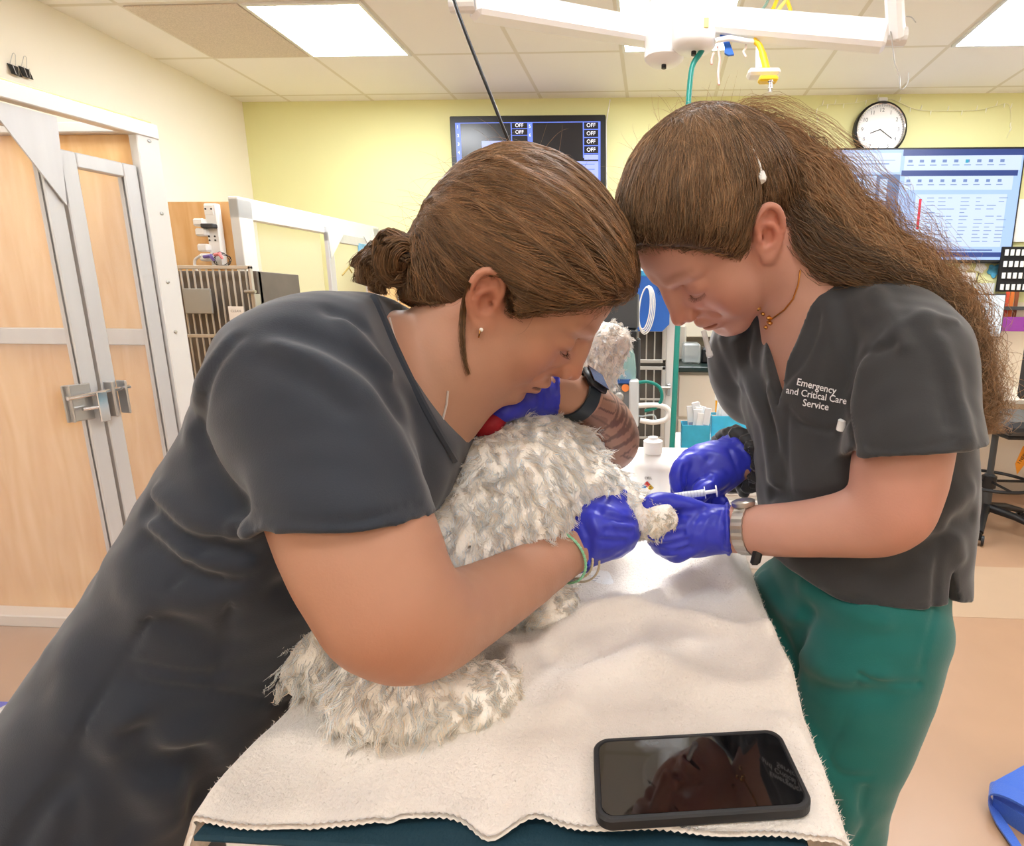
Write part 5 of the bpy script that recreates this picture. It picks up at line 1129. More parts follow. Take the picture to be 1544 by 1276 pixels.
    Z0 = bz; SX, SY = 20, 6
    allS = [bb(1100, 1, ((640, 372, Z0, .022), (612, 382, Z0, .010), (588, 362, Z0-.01, .013), (566, 352, Z0-.01, .012), (552, 372, Z0-.012, .012), (560, 400, Z0-.012, .014), (582, 412, Z0-.01, .014), (604, 396, Z0, .009))),
            bb(1000, 2, ((612, 385, Z0, .008), (590, 372, Z0-.012, .016), (570, 385, Z0-.02, .020), (575, 412, Z0-.012, .014), (600, 405, Z0-.005, .008))),
            bb(700, 3, ((600, 388, Z0, .008), (565, 385, Z0-.004, .012), (542, 400, Z0-.004, .014), (534, 428, Z0-.002, .012)), .002, 3., frizz=.0008),
            bb(420, 4, ((600, 392, Z0, .008), (570, 400, Z0-.01, .012), (553, 420, Z0-.01, .011), (548, 438, Z0-.01, .007)), .002, 3., frizz=.0008),
            bb(350, 5, ((600, 385, Z0, .006), (560, 372, Z0, .010), (535, 382, Z0, .010), (524, 405, Z0, .008)), .002, 3., frizz=.0008)]
    S = np.concatenate(allS); strands('bun', S, .00042, hairA, ho, hair_tint(len(S), 9, .45, 1.3), .6)
    bs = SDF(); bs.chain(PP((650, 384, Z0, .016), (620, 389, Z0, .009), (600, 384, Z0-.01, .009), (592, 402, Z0-.01, .009)), 8, .01); sculpt('bun_core', bs, P(590, 390, Z0)-.07, P(590, 390, Z0)+.07, .003, hairA_base, ho)
    MB().tube(ring(P(624, 390, Z0-.002), P(660, 376, Z0)-P(620, 392, Z0), .0150, .0165, 28), .0036, 8, closed=True).build('hair_tie', mat('hair_tie', rgb(38, 26, 24), .7), ho, True)
# ================================================================ woman holding the paw, standing at the right
if on('B'):
    FB = frame_from((.1153, .6996, .2299), (-.5363, -.0232, -.8437), (.5264, -.7905, -.3129), (-.6597, -.612, .4362), 1.04)
    LAT = P(1385, 520, .60)-P(1120, 520, .84); LAT /= np.linalg.norm(LAT)
    NRM = np.cross(LAT, UPV); NRM = NRM if NRM@RT < 0 else -NRM; NRM /= np.linalg.norm(NRM)     # chest faces this way
    def bodyB(s, e=0., l=0.):
        s.loft(PP((1240, 485, .745, .085+e, .055+e), (1258, 545, .745, .125+e, .082+e), (1280, 630, .745, .122+e+l*.5, .094+e+l*.3), (1298, 740, .745, .106+e+l, .096+e+l), (1296, 850, .75, .104+e+l*.4, .098+e+l*.4), (1290, 920, .75, .102+e+l*.6, .096+e+l*.6)), LAT, .025, 16)
        s.chain(PP((1372, 540, .63, .046+e), (1325, 508, .68, .047+e), (1258, 488, .74, .048+e), (1185, 495, .80, .048+e), (1140, 520, .83, .046+e)), 10, .03)
        for px in (1262, 1205): s.ell(P(px, 590, .70 if px > 1250 else .77), (.05+e, .05+e, .055+e), .04)
    def neckB(s, e=0.): s.chain([(*W(FB, (-.034, 0, -.005)), .050+e), (*P(1212, 415, .715), .050+e), (*P(1230, 460, .73), .058+e), (*P(1235, 510, .735), .064+e)], 9, .025)
    def armsB(s, e=0., full=True):
        s.chain(PP((1376, 545, .625, .045+e), (1368, 620, .605, .044+e), (1358, 700, .60, .041+e), (1345, 765, .60, .038+e)), 9, .02)
        if full:
            s.chain(PP((1345, 768, .60, .037+e), (1318, 785, .61, .033+e), (1260, 793, .63, .0295+e), (1190, 799, .655, .0265+e), (1140, 799, .685, .0245+e), (1095, 798, .705, .0228+e), (1060, 798, .71, .024+e)), 14, .016)
            s.chain(PP((1135, 510, .83, .046+e), (1160, 610, .88, .042+e), (1185, 690, .88, .036+e), (1150, 684, .84, .033+e), (1112, 692, .80, .0265+e), (1085, 705, .79, .025+e)), 14, .016)
    s = SDF(); head(s, FB, tilt=.60, flare=.30, open_=.0032, nose=1.01); neckB(s); bodyB(s, -.003, -.03); armsB(s)
    # hip/legs
    kn = P(1266, 1190, .70); kf = P(1190, 1180, .84)
    def legs(s, e):
        for hp, k, z in ((P(1320, 945, .695), kn, .0), (P(1212, 925, .81), kf, .0)):
            ft = np.array((k[0]+.01, k[1]+.06, .10)); s.chain([(*hp, .070+e), (*((hp+k)/2), .060+e), (*k, .045+e), (*((k+ft)/2), .044+e), (*ft, .038+e*1.5)], 14, .005, 'u', .03)
    rootB = thing('person', 'person in charcoal scrub top and teal trousers and long frizzy hair, holding the paw', 'person', (float(kn[0]), float(kn[1]), 0))
    hc = W(FB, (0, 0, 0)); Vh, Fh = s.poly(hc-.155, hc+np.array((.165, .155, .175)), .00165); Vh = relax(Vh, Fh, 1, .3)
    s2 = SDF(); neckB(s2, -.0004); bodyB(s2, -.003, -.03); armsB(s2); legs(s2, -.022)
    for k in (kn, kf): s2.cap((k[0]+.01, k[1]+.06, .06), (k[0]-.08, k[1]+.02, .04), .035, .03, .02)
    V2, F2 = s2.poly(np.array((-.02, .35, .0)), np.array((.62, 1.15, 1.52)), .0036); V2 = relax(V2, F2, 1)
    V = np.vstack([Vh, V2]); bo = link('body', np_mesh('body', V, np.vstack([Fh, F2+len(Vh)])), skinB, rootB, True)
    tint_attr(bo, V, headtints(FB, (.82, .46, .44))+[(P(1370, 770, .57), .05, (1.0, .80, .74), .5), (P(1325, 742, .575), .0022, (.5, .35, .28), .8)])
    lashes(rootB, FB, 1); lashes(rootB, FB, -1)
    # ---- scrub top
    t = SDF()
    q0 = P(1290, 690, .57); q1 = P(1460, 668, .59); nrm = np.cross(q1-q0, DEP); nrm /= np.linalg.norm(nrm); nrm = nrm if nrm@(-UPV) > 0 else -nrm
    t.loft(PP((1378, 545, .625, .052, .054), (1374, 620, .605, .060, .059), (1375, 700, .59, .067, .062), (1378, 760, .585, .069, .063)), LAT, .015, 7)
    t.plane((q0+q1)/2, nrm, .001); t.cap(P(1372, 750, .59), P(1368, 660, .60), .059, .052, .002, 's')
    bodyB(t, .009, .014); armsB(t, .009, False) if False else t.chain(PP((1376, 545, .625, .054), (1372, 590, .61, .054)), 3, .02)
    t.loft(PP((1296, 880, .75, .118, .110), (1292, 960, .75, .120, .112)), LAT, .02, 3)
    t.chain(PP((1150, 490, .83, .055), (1128, 540, .845, .055), (1135, 590, .86, .052)), 5, .02)
    a, b = P(1195, 868, .73), P(1290, 915, .70); t.plane(P(1316, 920, .62), np.cross(P(1412, 920, .63)-P(1292, 916, .62), NRM)*(1 if np.cross(P(1412, 920, .63)-P(1292, 916, .62), NRM)@UPV < 0 else -1), .002) if False else t.plane(P(1350, 919, .62), -UPV, .0); t.plane(P(1220, 878, .66), D((-.50, -.866, 0)), .004)
    sA, sB, sC = P(1414, 850, .66), P(1409, 930, .66), P(1442, 930, .66)
    def pl(a_, b_, c_):
        n_ = np.cross(b_-a_, DEP); n_ /= np.linalg.norm(n_); return n_ if n_@(c_-a_) > 0 else -n_
    sn = [(sA, pl(sA, sB, sC)), (sA, pl(sA, sC, sB)), (sB, pl(sB, sC, sA))]
    t.raw(lambda p: (-np.minimum(np.minimum(np.minimum((p-sn[0][0])@sn[0][1], (p-sn[1][0])@sn[1][1]), .08-np.abs((p-sA)@DEP)), .12-np.linalg.norm(p-sB, axis=1))).astype(np.float32), sB, .13, .001, 's')
    folds(t, [
        ([(1230, 428), (1222, 470), (1205, 520), (1180, 560), (1164, 580)], .003, .004), ([(1243, 438), (1236, 485), (1215, 540), (1176, 588)], -.002, .0025),
        ([(1345, 520), (1300, 540), (1283, 600), (1285, 650), (1288, 690)], -.003, .004), ([(1440, 485), (1390, 478), (1350, 498), (1325, 520), (1300, 545)], .0025, .004),
        ([(1320, 440), (1345, 480), (1365, 520)], .004, .008), ([(1395, 480), (1425, 540), (1440, 600), (1455, 660)], .006, .010), ([(1408, 500), (1425, 570), (1436, 640)], -.004, .010), ([(1300, 560), (1290, 620), (1300, 680)], .004, .010),
        ([(1188, 618), (1205, 638), (1230, 646), (1250, 650), (1272, 642), (1282, 627)], -.003, .0028), ([(1188, 620), (1187, 680), (1190, 750)], -.0018, .0025), ([(1283, 640), (1286, 700)], -.002, .003),
        ([(1150, 500), (1140, 560), (1165, 640), (1180, 720)], -.005, .010), ([(1110, 520), (1125, 570), (1155, 640), (1165, 720)], .006, .010), ([(1090, 510), (1105, 545), (1120, 580)], .004, .008), ([(1130, 500), (1125, 545), (1150, 590)], -.004, .007),
        ([(1160, 590), (1175, 660), (1172, 730)], .004, .008), ([(1165, 745), (1220, 760), (1280, 745), (1300, 735)], -.006, .010), ([(1170, 765), (1230, 780), (1290, 760)], .005, .010),
        ([(1460, 740), (1420, 770), (1385, 800)], .005, .012), ([(1465, 780), (1430, 800), (1400, 830)], -.004, .010), ([(1420, 820), (1412, 870), (1410, 915)], -.003, .004), ([(1422, 800), (1440, 810), (1448, 840)], .004, .010),
        ([(1200, 840), (1250, 870), (1300, 880)], .005, .016), ([(1220, 880), (1290, 905), (1360, 912), (1408, 910)], -.0015, .0022), ([(1380, 830), (1350, 860), (1310, 870)], -.005, .016),
        ([(1240, 450), (1260, 520), (1250, 570)], .003, .010), ([(1270, 450), (1285, 520), (1275, 580)], -.003, .010), ([(1290, 672), (1350, 678), (1420, 668), (1458, 655)], -.0014, .0022)])
    t.raw(lambda p: (.0015*vnoise(p*np.array((1, 1, .5)), 42, 12)+.0006*vnoise(p, 100, 13)).astype(np.float32), (0, 0, 1), 1e3, 0, 'd')
    # far sleeve end
    # V neck
    def wedge(pts_l, pts_r, z, out):
        n1 = np.cross(pts_l[1]-pts_l[0], NRM); n1 /= np.linalg.norm(n1); n1 = n1 if n1@LAT > 0 else -n1
        n2 = np.cross(pts_r[1]-pts_r[0], NRM); n2 /= np.linalg.norm(n2); n2 = n2 if n2@LAT < 0 else -n2
        cc_ = ((pts_l[0]+pts_l[1]+pts_r[0]+pts_r[1])/4); 
        t.raw(lambda p: -np.minimum(np.minimum((p-pts_l[0])@n1, (p-pts_r[0])@n2), .17-np.linalg.norm(p-cc_, axis=1)).astype(np.float32), cc_, .20, .003, 's')
    wedge((P(1118, 470, .72), P(1158, 590, .69)), (P(1240, 425, .665), P(1168, 592, .68)), .7, 1)
    t.chain([(*W(FB, (-.034, 0, -.005)), .056), (*P(1212, 415, .715), .057), (*P(1228, 450, .73), .062)], 6, .002, 's')
    top = sculpt('scrub_top', t, (-.0, .35, .60), (.62, 1.15, 1.50), .0030, scrub2, rootB, 1)
    # chest behind the V so that skin fills it
    # lettering embroidered on the chest
    def onsurf_text(body, px, py, size_px, ang, name, m):
        cu = bpy.data.curves.new(name, 'FONT'); cu.body = body; cu.size = 1; cu.align_x = 'CENTER'; cu.align_y = 'CENTER'; cu.offset = .012; cu.resolution_u = 3
        o = bpy.data.objects.new(name, cu); C.objects.link(o); dg = bpy.context.evaluated_depsgraph_get(); dg.update(); me = bpy.data.meshes.new_from_object(o.evaluated_get(dg)); bpy.data.objects.remove(o)
        import bmesh
        bm = bmesh.new(); bm.from_mesh(me); bmesh.ops.triangulate(bm, faces=bm.faces[:]); bmesh.ops.subdivide_edges(bm, edges=[e for e in bm.edges if e.calc_length() > .15], cuts=2); bm.to_mesh(me); bm.free()
        n = len(me.vertices); c = np.empty(n*3); me.vertices.foreach_get('co', c); c = c.reshape(-1, 3); ca, sa = math.cos(ang), math.sin(ang)
        X = px+(c[:, 0]*ca+c[:, 1]*sa)*size_px*.92; Y = py+(c[:, 0]*sa-c[:, 1]*ca)*size_px
        h, ok = t.hit(X, Y, .4); h = h-((h-O)/np.linalg.norm(h-O, axis=1, keepdims=True))*.0016
        me.vertices.foreach_set('co', h.astype(np.float32).ravel()); me.update(); me.materials.clear(); return link(name, me, m, top)
    thr = mat('white_thread', rgb(226, 226, 226), .7)
    onsurf_text('Emergency', 1231, 583, 15, .22, 'lettering', thr); onsurf_text('and Critical Care', 1231, 597, 14.5, .17, 'lettering', thr); onsurf_text('Service', 1230, 611, 15, .17, 'lettering', thr)
    h, ok = t.hit([1268, 1266], [634, 648]); MB().tube(h-DEP*.004, [.0045, .0055], 10).build('pen_cap', white_pl, top, True)
    # ---- trousers
    t3 = SDF(); legs(t3, .015); t3.loft(PP((1298, 830, .75, .104, .096), (1288, 905, .75, .104, .090)), LAT, .02, 4)
    t3.plane(P(1314, 800, .735), UPV)
    folds(t3, [([(1218, 925), (1206, 965), (1199, 1010), (1196, 1060)], -.008, .009), ([(1212, 885), (1250, 905), (1330, 935)], .004, .012), ([(1225, 930), (1280, 960), (1380, 960)], -.003, .012), ([(1210, 990), (1260, 1020), (1330, 1020)], .004, .012), ([(1215, 1030), (1280, 1050), (1330, 1045)], -.004, .012),
        ([(1296, 1015), (1330, 1030), (1385, 1031)], -.003, .0028), ([(1296, 1018), (1270, 1095), (1247, 1142)], -.0022, .0028), ([(1247, 1142), (1268, 1168), (1312, 1172)], -.0022, .0028), ([(1310, 1040), (1340, 1048), (1375, 1046)], -.0012, .002),
        ([(1304, 1190), (1298, 1220), (1306, 1240), (1290, 1270)], -.003, .004), ([(1410, 920), (1400, 960), (1388, 1010)], -.002, .0025), ([(1250, 1180), (1280, 1210), (1270, 1260)], .004, .010), ([(1200, 1070), (1225, 1120), (1235, 1170)], .004, .010), ([(1150, 870), (1180, 920), (1210, 935)], .005, .010), ([(1145, 920), (1180, 960), (1195, 1000)], -.004, .010)])
    t3.raw(lambda p: (.0012*vnoise(p, 45, 15)).astype(np.float32), (0, 0, 1), 1e3, 0, 'd')
    V3 = kn; sculpt('trousers', t3, (-.02, .40, .03), (.62, 1.2, 1.12), .0030, teal, rootB)
    for k in (kn, kf):
        x, y = k[0]+.0, k[1]+.05; t4 = SDF(); t4.loft([(x+.09, y, .045, .040, .045), (x-.03, y-.01, .045, .044, .042), (x-.14, y-.03, .035, .045, .032)], (0, 1, 0), .01); t4.plane((0, 0, .0), (0, 0, -1)); sculpt('shoe', t4, (x-.22, y-.12, -.02), (x+.16, y+.1, .12), .004, mat('black_shoe', rgb(40, 40, 42), .5), rootB)
    # ---- gloves
    g = SDF()
    g.chain(PP((1098, 798, .703, .0292), (1080, 798, .706, .0285), (1068, 798, .710, .027)), 4, .006); cuff(g, P(1098, 798, .703), P(1098, 798, .703)-P(1068, 798, .708), .0310)
    g.loft(PP((1075, 798, .712, .030, .026), (1050, 799, .712, .032, .030), (1034, 800, .712, .030, .028), (1020, 802, .712, .024, .022)), DEP, .010, 7)
    g.chain(PP((1062, 778, .702, .0140), (1034, 764, .697, .0115), (1006, 757, .690, .0100), (987, 757, .684, .0092), (977, 762, .680, .0082)), 10, .005)
    for pts in (((1024, 792, .700, .0112), (1006, 800, .690, .0102), (990, 803, .685, .0096), (980, 799, .683, .0085)), ((1018, 802, .69, .0118), (1002, 812, .69, .0108), (990, 815, .705, .0098), (985, 808, .725, .0088)),
                ((1025, 818, .69, .0115), (1009, 826, .692, .0105), (997, 825, .71, .0095), (990, 818, .73, .0086)), ((1038, 828, .692, .0108), (1020, 836, .70, .0095), (1006, 832, .72, .0086), (998, 826, .735, .008))): g.chain(PP(*pts), 8, .0045)
    folds(g, [([(985, 810), (1005, 809), (1030, 803)], -.0035, .0026), ([(990, 822), (1010, 822), (1036, 815)], -.0035, .0026), ([(1000, 832), (1020, 832), (1040, 826)], -.003, .0026), ([(1060, 768), (1035, 773), (1015, 772)], -.003, .003), ([(1088, 772), (1084, 800), (1090, 826)], -.0014, .002), ([(1094, 770), (1096, 800), (1094, 828)], .0016, .0025), ([(1060, 770), (1045, 790), (1040, 810)], -.0012, .003), ([(1030, 770), (1018, 778), (1008, 790)], -.0015, .003), ([(1075, 775), (1060, 800), (1060, 828)], .0010, .003)])
    g.raw(lambda p: (.0006*vnoise(p, 210, 7)).astype(np.float32), (0, 0, 1), 1e3, 0, 'd')
    gl = sculpt('glove', g, P(1035, 800, .71)-.08, P(1035, 800, .71)+.08, .0015, glove_mat(), rootB); gl['label'] = 'blue nitrile glove holding the dog\'s paw'
    g = SDF(); 
    cuff(g, P(1108, 690, .80), P(1108, 690, .80)-P(1085, 702, .79), .0335); g.chain(PP((1108, 690, .80, .032), (1095, 697, .795, .0295), (1085, 702, .79, .029)), 4, .006)
    g.loft(PP((1098, 697, .79, .028, .030), (1075, 708, .785, .026, .036), (1052, 712, .78, .022, .034), (1040, 712, .78, .018, .028)), DEP, .010, 7)
    g.chain(PP((1082, 722, .765, .0135), (1068, 732, .755, .0118), (1058, 740, .75, .0105), (1055, 747, .752, .0095)), 8, .006)     # thumb
    for pts in (((1046, 696, .775, .0118), (1030, 700, .765, .0108), (1021, 718, .757, .0100), (1024, 737, .757, .0092)), ((1040, 712, .785, .0115), (1026, 722, .79, .0105), (1022, 742, .785, .0098), (1032, 752, .775, .009)),
                ((1056, 728, .795, .0115), (1042, 744, .80, .0105), (1048, 757, .79, .0095), (1062, 758, .78, .009)), ((1076, 738, .80, .011), (1066, 752, .80, .010), (1076, 759, .79, .009), (1090, 757, .78, .0085))): g.chain(PP(*pts), 8, .005)
    folds(g, [([(1070, 722), (1058, 728), (1050, 735)], -.003, .0025), ([(1033, 705), (1031, 722), (1034, 740)], -.003, .0028), ([(1048, 745), (1062, 748), (1080, 745)], -.003, .0025), ([(1070, 690), (1060, 705), (1062, 720)], -.0012, .003), ([(1100, 680), (1108, 700), (1115, 720)], -.0014, .0025)])
    g.raw(lambda p: (.0006*vnoise(p, 210, 8)).astype(np.float32), (0, 0, 1), 1e3, 0, 'd')
    gl = sculpt('glove', g, P(1068, 720, .78)-.08, P(1068, 720, .78)+.08, .0016, glove_mat(), rootB); gl['label'] = 'blue nitrile glove holding the syringe'
    # scrunchie, watch, necklace, clip
    sq = SDF(); ax = P(1150, 684, .84)-P(1095, 702, .79); ax /= np.linalg.norm(ax); rg = ring(P(1112, 695, .803), ax, .037, .037, 30); r8 = np.random.default_rng(2)
    for i, q in enumerate(rg): sq.ell(q+ax*.003*math.sin(i*2.1), (.0125+.003*math.sin(i*1.7), .0125+.003*math.cos(i*2.9), .0125+.003*math.sin(i*2.3)), .004)
    sq.raw(lambda p: (.0018*np.sin(np.arctan2((p-rg[0])@UPV, (p-rg[0])@DEP)*26)*1.+.0015*vnoise(p, 230, 9)).astype(np.float32), (0, 0, 1), 1e3, 0, 'd')
    sculpt('scrunchie', sq, P(1112, 695, .80)-.065, P(1112, 695, .80)+.065, .002, mat('black_satin', rgb(24, 24, 26), .5, sheen=.5), rootB)['label'] = 'black scrunchie on the wrist'
    fa = P(1150, 799, .675)-P(1095, 798, .705); fa /= np.linalg.norm(fa); wc = P(1127, 798, .690); n_ = 48; u0 = UPV-fa*(UPV@fa); rgw = ring(wc, fa, .0285, .0285, n_, u=u0); vs = []
    for i, q in enumerate(rgw):
        rd = (q-wc)/.0285; k = .0075 if i % 2 else .0072
        for a, c_ in ((-k, 0), (k, 0), (k, .0022 if i % 2 else .003), (-k, .0022 if i % 2 else .003)): vs.append(q+fa*a+rd*c_)
    b = MB(); b.add(vs, [(4*i+k, 4*i+(k+1) % 4, 4*((i+1) % n_)+(k+1) % 4, 4*((i+1) % n_)+k) for i in range(n_) for k in range(4)]); wt = b.build('wrist_watch', mat('watch_steel', rgb(196, 192, 184), .3, .9), rootB); wt['label'] = 'steel bracelet watch'
    wd_ = (UPV*.95-DEP*.1+RT*-.1); wd_ -= fa*(wd_@fa); wd_ /= np.linalg.norm(wd_); MB().lathe(wc+wd_*.029, [(.001, 0), (.013, 0), (.0145, .002), (.0145, .006), (.012, .0075), (.001, .0075)], 28, wd_).build('watch_case', MATS['watch_steel'], wt, True)
    h, ok = s.hit(*np.array([(1206, 408), (1203, 430), (1195, 452), (1182, 468), (1168, 478), (1156, 486)]).T); MB().tube(h[ok]-DEP*.0015, .0011, 6).build('necklace', gold, rootB, True)
    h, ok = s.hit(*np.array([(1142, 470), (1150, 478), (1158, 484), (1160, 492), (1154, 498)]).T); b = MB()
    for q in h[ok]: b.lathe(q-DEP*.004, [(.0005, 0), (.0035, .002), (.0035, .004), (.0005, .006)], 8)
    b.build('pendant', gold, rootB, True)
    q = P(1147, 815, .665); MB().bbox((-.006, -.004, -.03), (.006, .004, .03), .003, np.array([RT, DEP, (UPV+RT*.25)/np.linalg.norm(UPV+RT*.25)]), q).build('badge_clip', black_pl, rootB)
    # ---- hair
    hs = SDF(); hs.frame(*FB)
    hs.ell((-.014, 0, .051), (.098, .080, .085), 0); hs.ell((.026, 0, .056), (.061, .066, .053), .03); hs.ell((-.072, 0, .010), (.050, .060, .065), .04); hs.ell((-.058, 0, -.030), (.046, .062, .050), .03)
    FO2 = FB[0].astype(np.float32); FR2 = FB[1].astype(np.float32)
    hxB = np.array([-.16, -.10, -.075, -.045, -.030, -.020, .006, .014, .022, .032, .046, .066, .082, .12]); hzB = np.array([-.060, -.095, -.090, -.078, -.050, .036, .030, -.016, -.010, .018, .048, .080, .094, .112])
    hs.raw(lambda p: ((np.interp(((p-FO2)@FR2)[:, 0]/1.04, hxB, hzB)*1.04-((p-FO2)@FR2)[:, 2])*.75).astype(np.float32), FB[0], 1e3, .006, 'i'); hs.frame()
    hs.raw(lambda p: (.0014*vnoise((p-FO2)@FR2*np.array((.5, 1.6, .9)), 110, 5)).astype(np.float32), (0, 0, 1), 1e3, 0, 'd')
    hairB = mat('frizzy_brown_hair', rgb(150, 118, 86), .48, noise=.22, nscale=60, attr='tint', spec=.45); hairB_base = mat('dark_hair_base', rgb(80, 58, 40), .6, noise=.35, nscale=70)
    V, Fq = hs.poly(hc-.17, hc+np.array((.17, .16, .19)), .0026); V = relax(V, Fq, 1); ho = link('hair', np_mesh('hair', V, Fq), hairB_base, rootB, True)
    r = np.random.default_rng(31); lo_ = (V-FB[0])@FB[1]/1.04; idx = np.flatnonzero(lo_[:, 2] > np.interp(lo_[:, 0], hxB, hzB)-.004)
    fz = idx[lo_[idx, 0] > -.015]; roots = np.vstack([V[r.choice(fz, 10500)], V[r.choice(idx, 4500)]])
    crown = W(FB, (-.072, 0, .112)); c_ = (crown-O)@CR.T; print('crown', CX+FPX*c_[0]/c_[2], CY-FPX*c_[1]/c_[2], c_[2])
    S = surf_strands(hs, roots, crown+r.normal(size=(len(roots), 3))*.014, 20, .01, .005, 14, wob=.14, droop=FB[1]@np.array((-.15, 0, .25)))
    S = S+.0012*np.sin(np.linspace(0, 9, 20)[None, :, None]+r.uniform(0, 6, (len(S), 1, 3)))
    strands('hair_strands', S, .00034, hairB, ho, hair_tint(len(S), 12, .45, 1.15)*(1+.4*vnoise(roots, 75, 8)[:, None]), .5)
    fr_ = V[r.choice(idx, 420)]; gr = hs.grad(fr_); d0 = gr*.6+r.normal(size=gr.shape)*.5+(crown-fr_)/.2; d0 /= np.linalg.norm(d0, axis=1, keepdims=True); tt = np.linspace(0, 1, 9)[None, :, None]
    S = fr_[:, None]+d0[:, None]*tt*r.uniform(.012, .04, (len(fr_), 1, 1))+gr[:, None]*np.sin(tt*3.1)*.006; strands('flyaway_strands', S, .0002, hairB, ho, hair_tint(len(S), 5, .9, 1.5))
    babyhair(s, Vh, FB, hxB, hzB, crown, hairB, ho, 62)
    BP = [((1095, 205, .70, .014), (1135, 205, .70, .028), (1200, 262, .70, .046), (1275, 345, .685, .046), (1360, 412, .665, .036), (1430, 470, .66, .028), (1452, 545, .66, .022), (1460, 610, .66, .022), (1462, 655, .66, .016)),
          ((1105, 205, .70, .015), (1160, 235, .71, .035), (1230, 325, .71, .046), (1310, 395, .69, .040), (1395, 450, .665, .028), (1443, 510, .66, .022), (1456, 570, .66, .022), (1464, 640, .66, .020)),
          ((1158, 285, .69, .020), (1190, 335, .675, .032), (1245, 385, .66, .032), (1325, 418, .645, .024), (1395, 452, .64, .018), (1438, 505, .645, .016), (1455, 580, .65, .016))]
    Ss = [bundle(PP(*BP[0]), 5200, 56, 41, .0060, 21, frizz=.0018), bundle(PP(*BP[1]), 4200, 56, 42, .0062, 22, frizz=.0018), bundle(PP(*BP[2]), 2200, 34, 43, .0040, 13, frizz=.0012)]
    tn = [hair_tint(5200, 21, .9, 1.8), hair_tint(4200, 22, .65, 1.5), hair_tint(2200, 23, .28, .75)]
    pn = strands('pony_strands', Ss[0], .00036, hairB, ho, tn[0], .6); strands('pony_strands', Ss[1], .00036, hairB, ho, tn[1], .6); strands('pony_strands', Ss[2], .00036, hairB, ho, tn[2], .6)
    # curls at the end
    cu = []
    for i in range(26):
        x0, y0 = 1452+r.normal()*12, 470+i*6.5; rr_ = 10+r.random()*12; z_ = .655+r.normal()*.008; cu.append(bundle(PP((x0-8, y0-20, z_, .003), (x0+rr_, y0, z_, .003), (x0+rr_*.4, y0+rr_*1.3, z_, .003), (x0-rr_, y0+rr_, z_, .003), (x0-rr_*.5, y0+rr_*2.2, z_, .003), (x0+rr_*.6, y0+rr_*2.6, z_, .002)), 70, 34, 60+i, .001, 3, frizz=.0002))
    strands('curl_strands', np.concatenate(cu), .0003, hairB, ho, hair_tint(26*70, 24, .7, 1.4)*np.array((1.08, 1, .9)), .6)
    # frizz halo above the pony
    S = bundle(PP((1100, 185, .70, .03), (1160, 190, .70, .045), (1250, 265, .69, .065), (1330, 345, .68, .062), (1410, 410, .66, .045), (1460, 500, .66, .040), (1475, 620, .66, .04)), 420, 40, 77, .006, 14, frizz=.0022, fill=1.15); strands('frizz_strands', S, .00018, hairB, ho, hair_tint(420, 25, 1., 1.6), .6)
    core = SDF(); core.chain(PP((1110, 225, .70, .022), (1160, 255, .71, .034), (1220, 330, .71, .040), (1290, 390, .69, .030), (1360, 430, .665, .020)), 12, .012)
    core.raw(lambda p: (.0025*vnoise(p, 120, 21)).astype(np.float32), (0, 0, 1), 1e3, 0, 'd'); sculpt('hair_core', core, P(1240, 300, .70)-.16, P(1240, 300, .70)+.16, .004, hairB_base, ho)
    h, ok = hs.hit([1131, 1138, 1144, 1147], [224, 235, 250, 266]); hh = h[ok]-DEP*.004
    if len(hh) > 2: MB().tube(hh, [.0012]*(len(hh)-1)+[.0015], 8).lathe(hh[-1]-UPV*.010, [(.0005, 0), (.0045, .003), (.0052, .007), (.003, .013), (.001, .016)], 14, UPV).build('hair_clip', white_pl, rootB, True)
    # syringe and cap
    t = thing('syringe', 'thin clear syringe held between the gloved fingers above the paw', 'syringe', P(1050, 744, .745))
    a0, a1 = P(1014, 749, .728), P(1078, 741, .722); u = (a1-a0)/np.linalg.norm(a1-a0); L_ = np.linalg.norm(a1-a0)
    MB().lathe(a0+u*.002, [(.002, 0), (.0045, .001), (.0045, L_*.72), (.008, L_*.72), (.008, L_*.74)], 16, u).build('barrel', mat('syringe_clear', rgb(236, 240, 242), .15, alpha=.75), t, True)
    MB().lathe(a0+u*L_*.60, [(.0025, 0), (.0025, L_*.42), (.0075, L_*.42), (.0075, L_*.45)], 14, u).build('plunger', white_pl, t, True)
    MB().lathe(a0-u*.001, [(.003, 0), (.0042, .001), (.0042, .006)], 12, u).build('stopper', dark_grey, t, True)
    MB().tube([a0, a0-u*.028], [.0005, .0003], 6).build('needle', steel, t); MB().lathe(a0-u*.006, [(.0012, 0), (.002, .005)], 10, u).build('hub', mat('red_hub', rgb(230, 110, 110), .4), t)
    b = MB()
    for i in range(9): b.tube(ring(a0+u*(.008+.004*i), u, .0046, .0046, 16), .00012, 4, closed=True)
    b.build('scale_mark', ink, t)
    q = W(FB, (.094, .004, -.055)); o = MB().lathe(q, [(.0035, 0), (.0035, .028), (.0045, .028), (.0045, .034), (.002, .036)], 14, -UPV+RT*.25).build('syringe_cap', mat('clear_cap', rgb(235, 238, 240), .1, alpha=.55), None, True); o.name = 'clear_tip'; tag(o, 'clear syringe cap held between the lips of the person in teal trousers', 'cap')
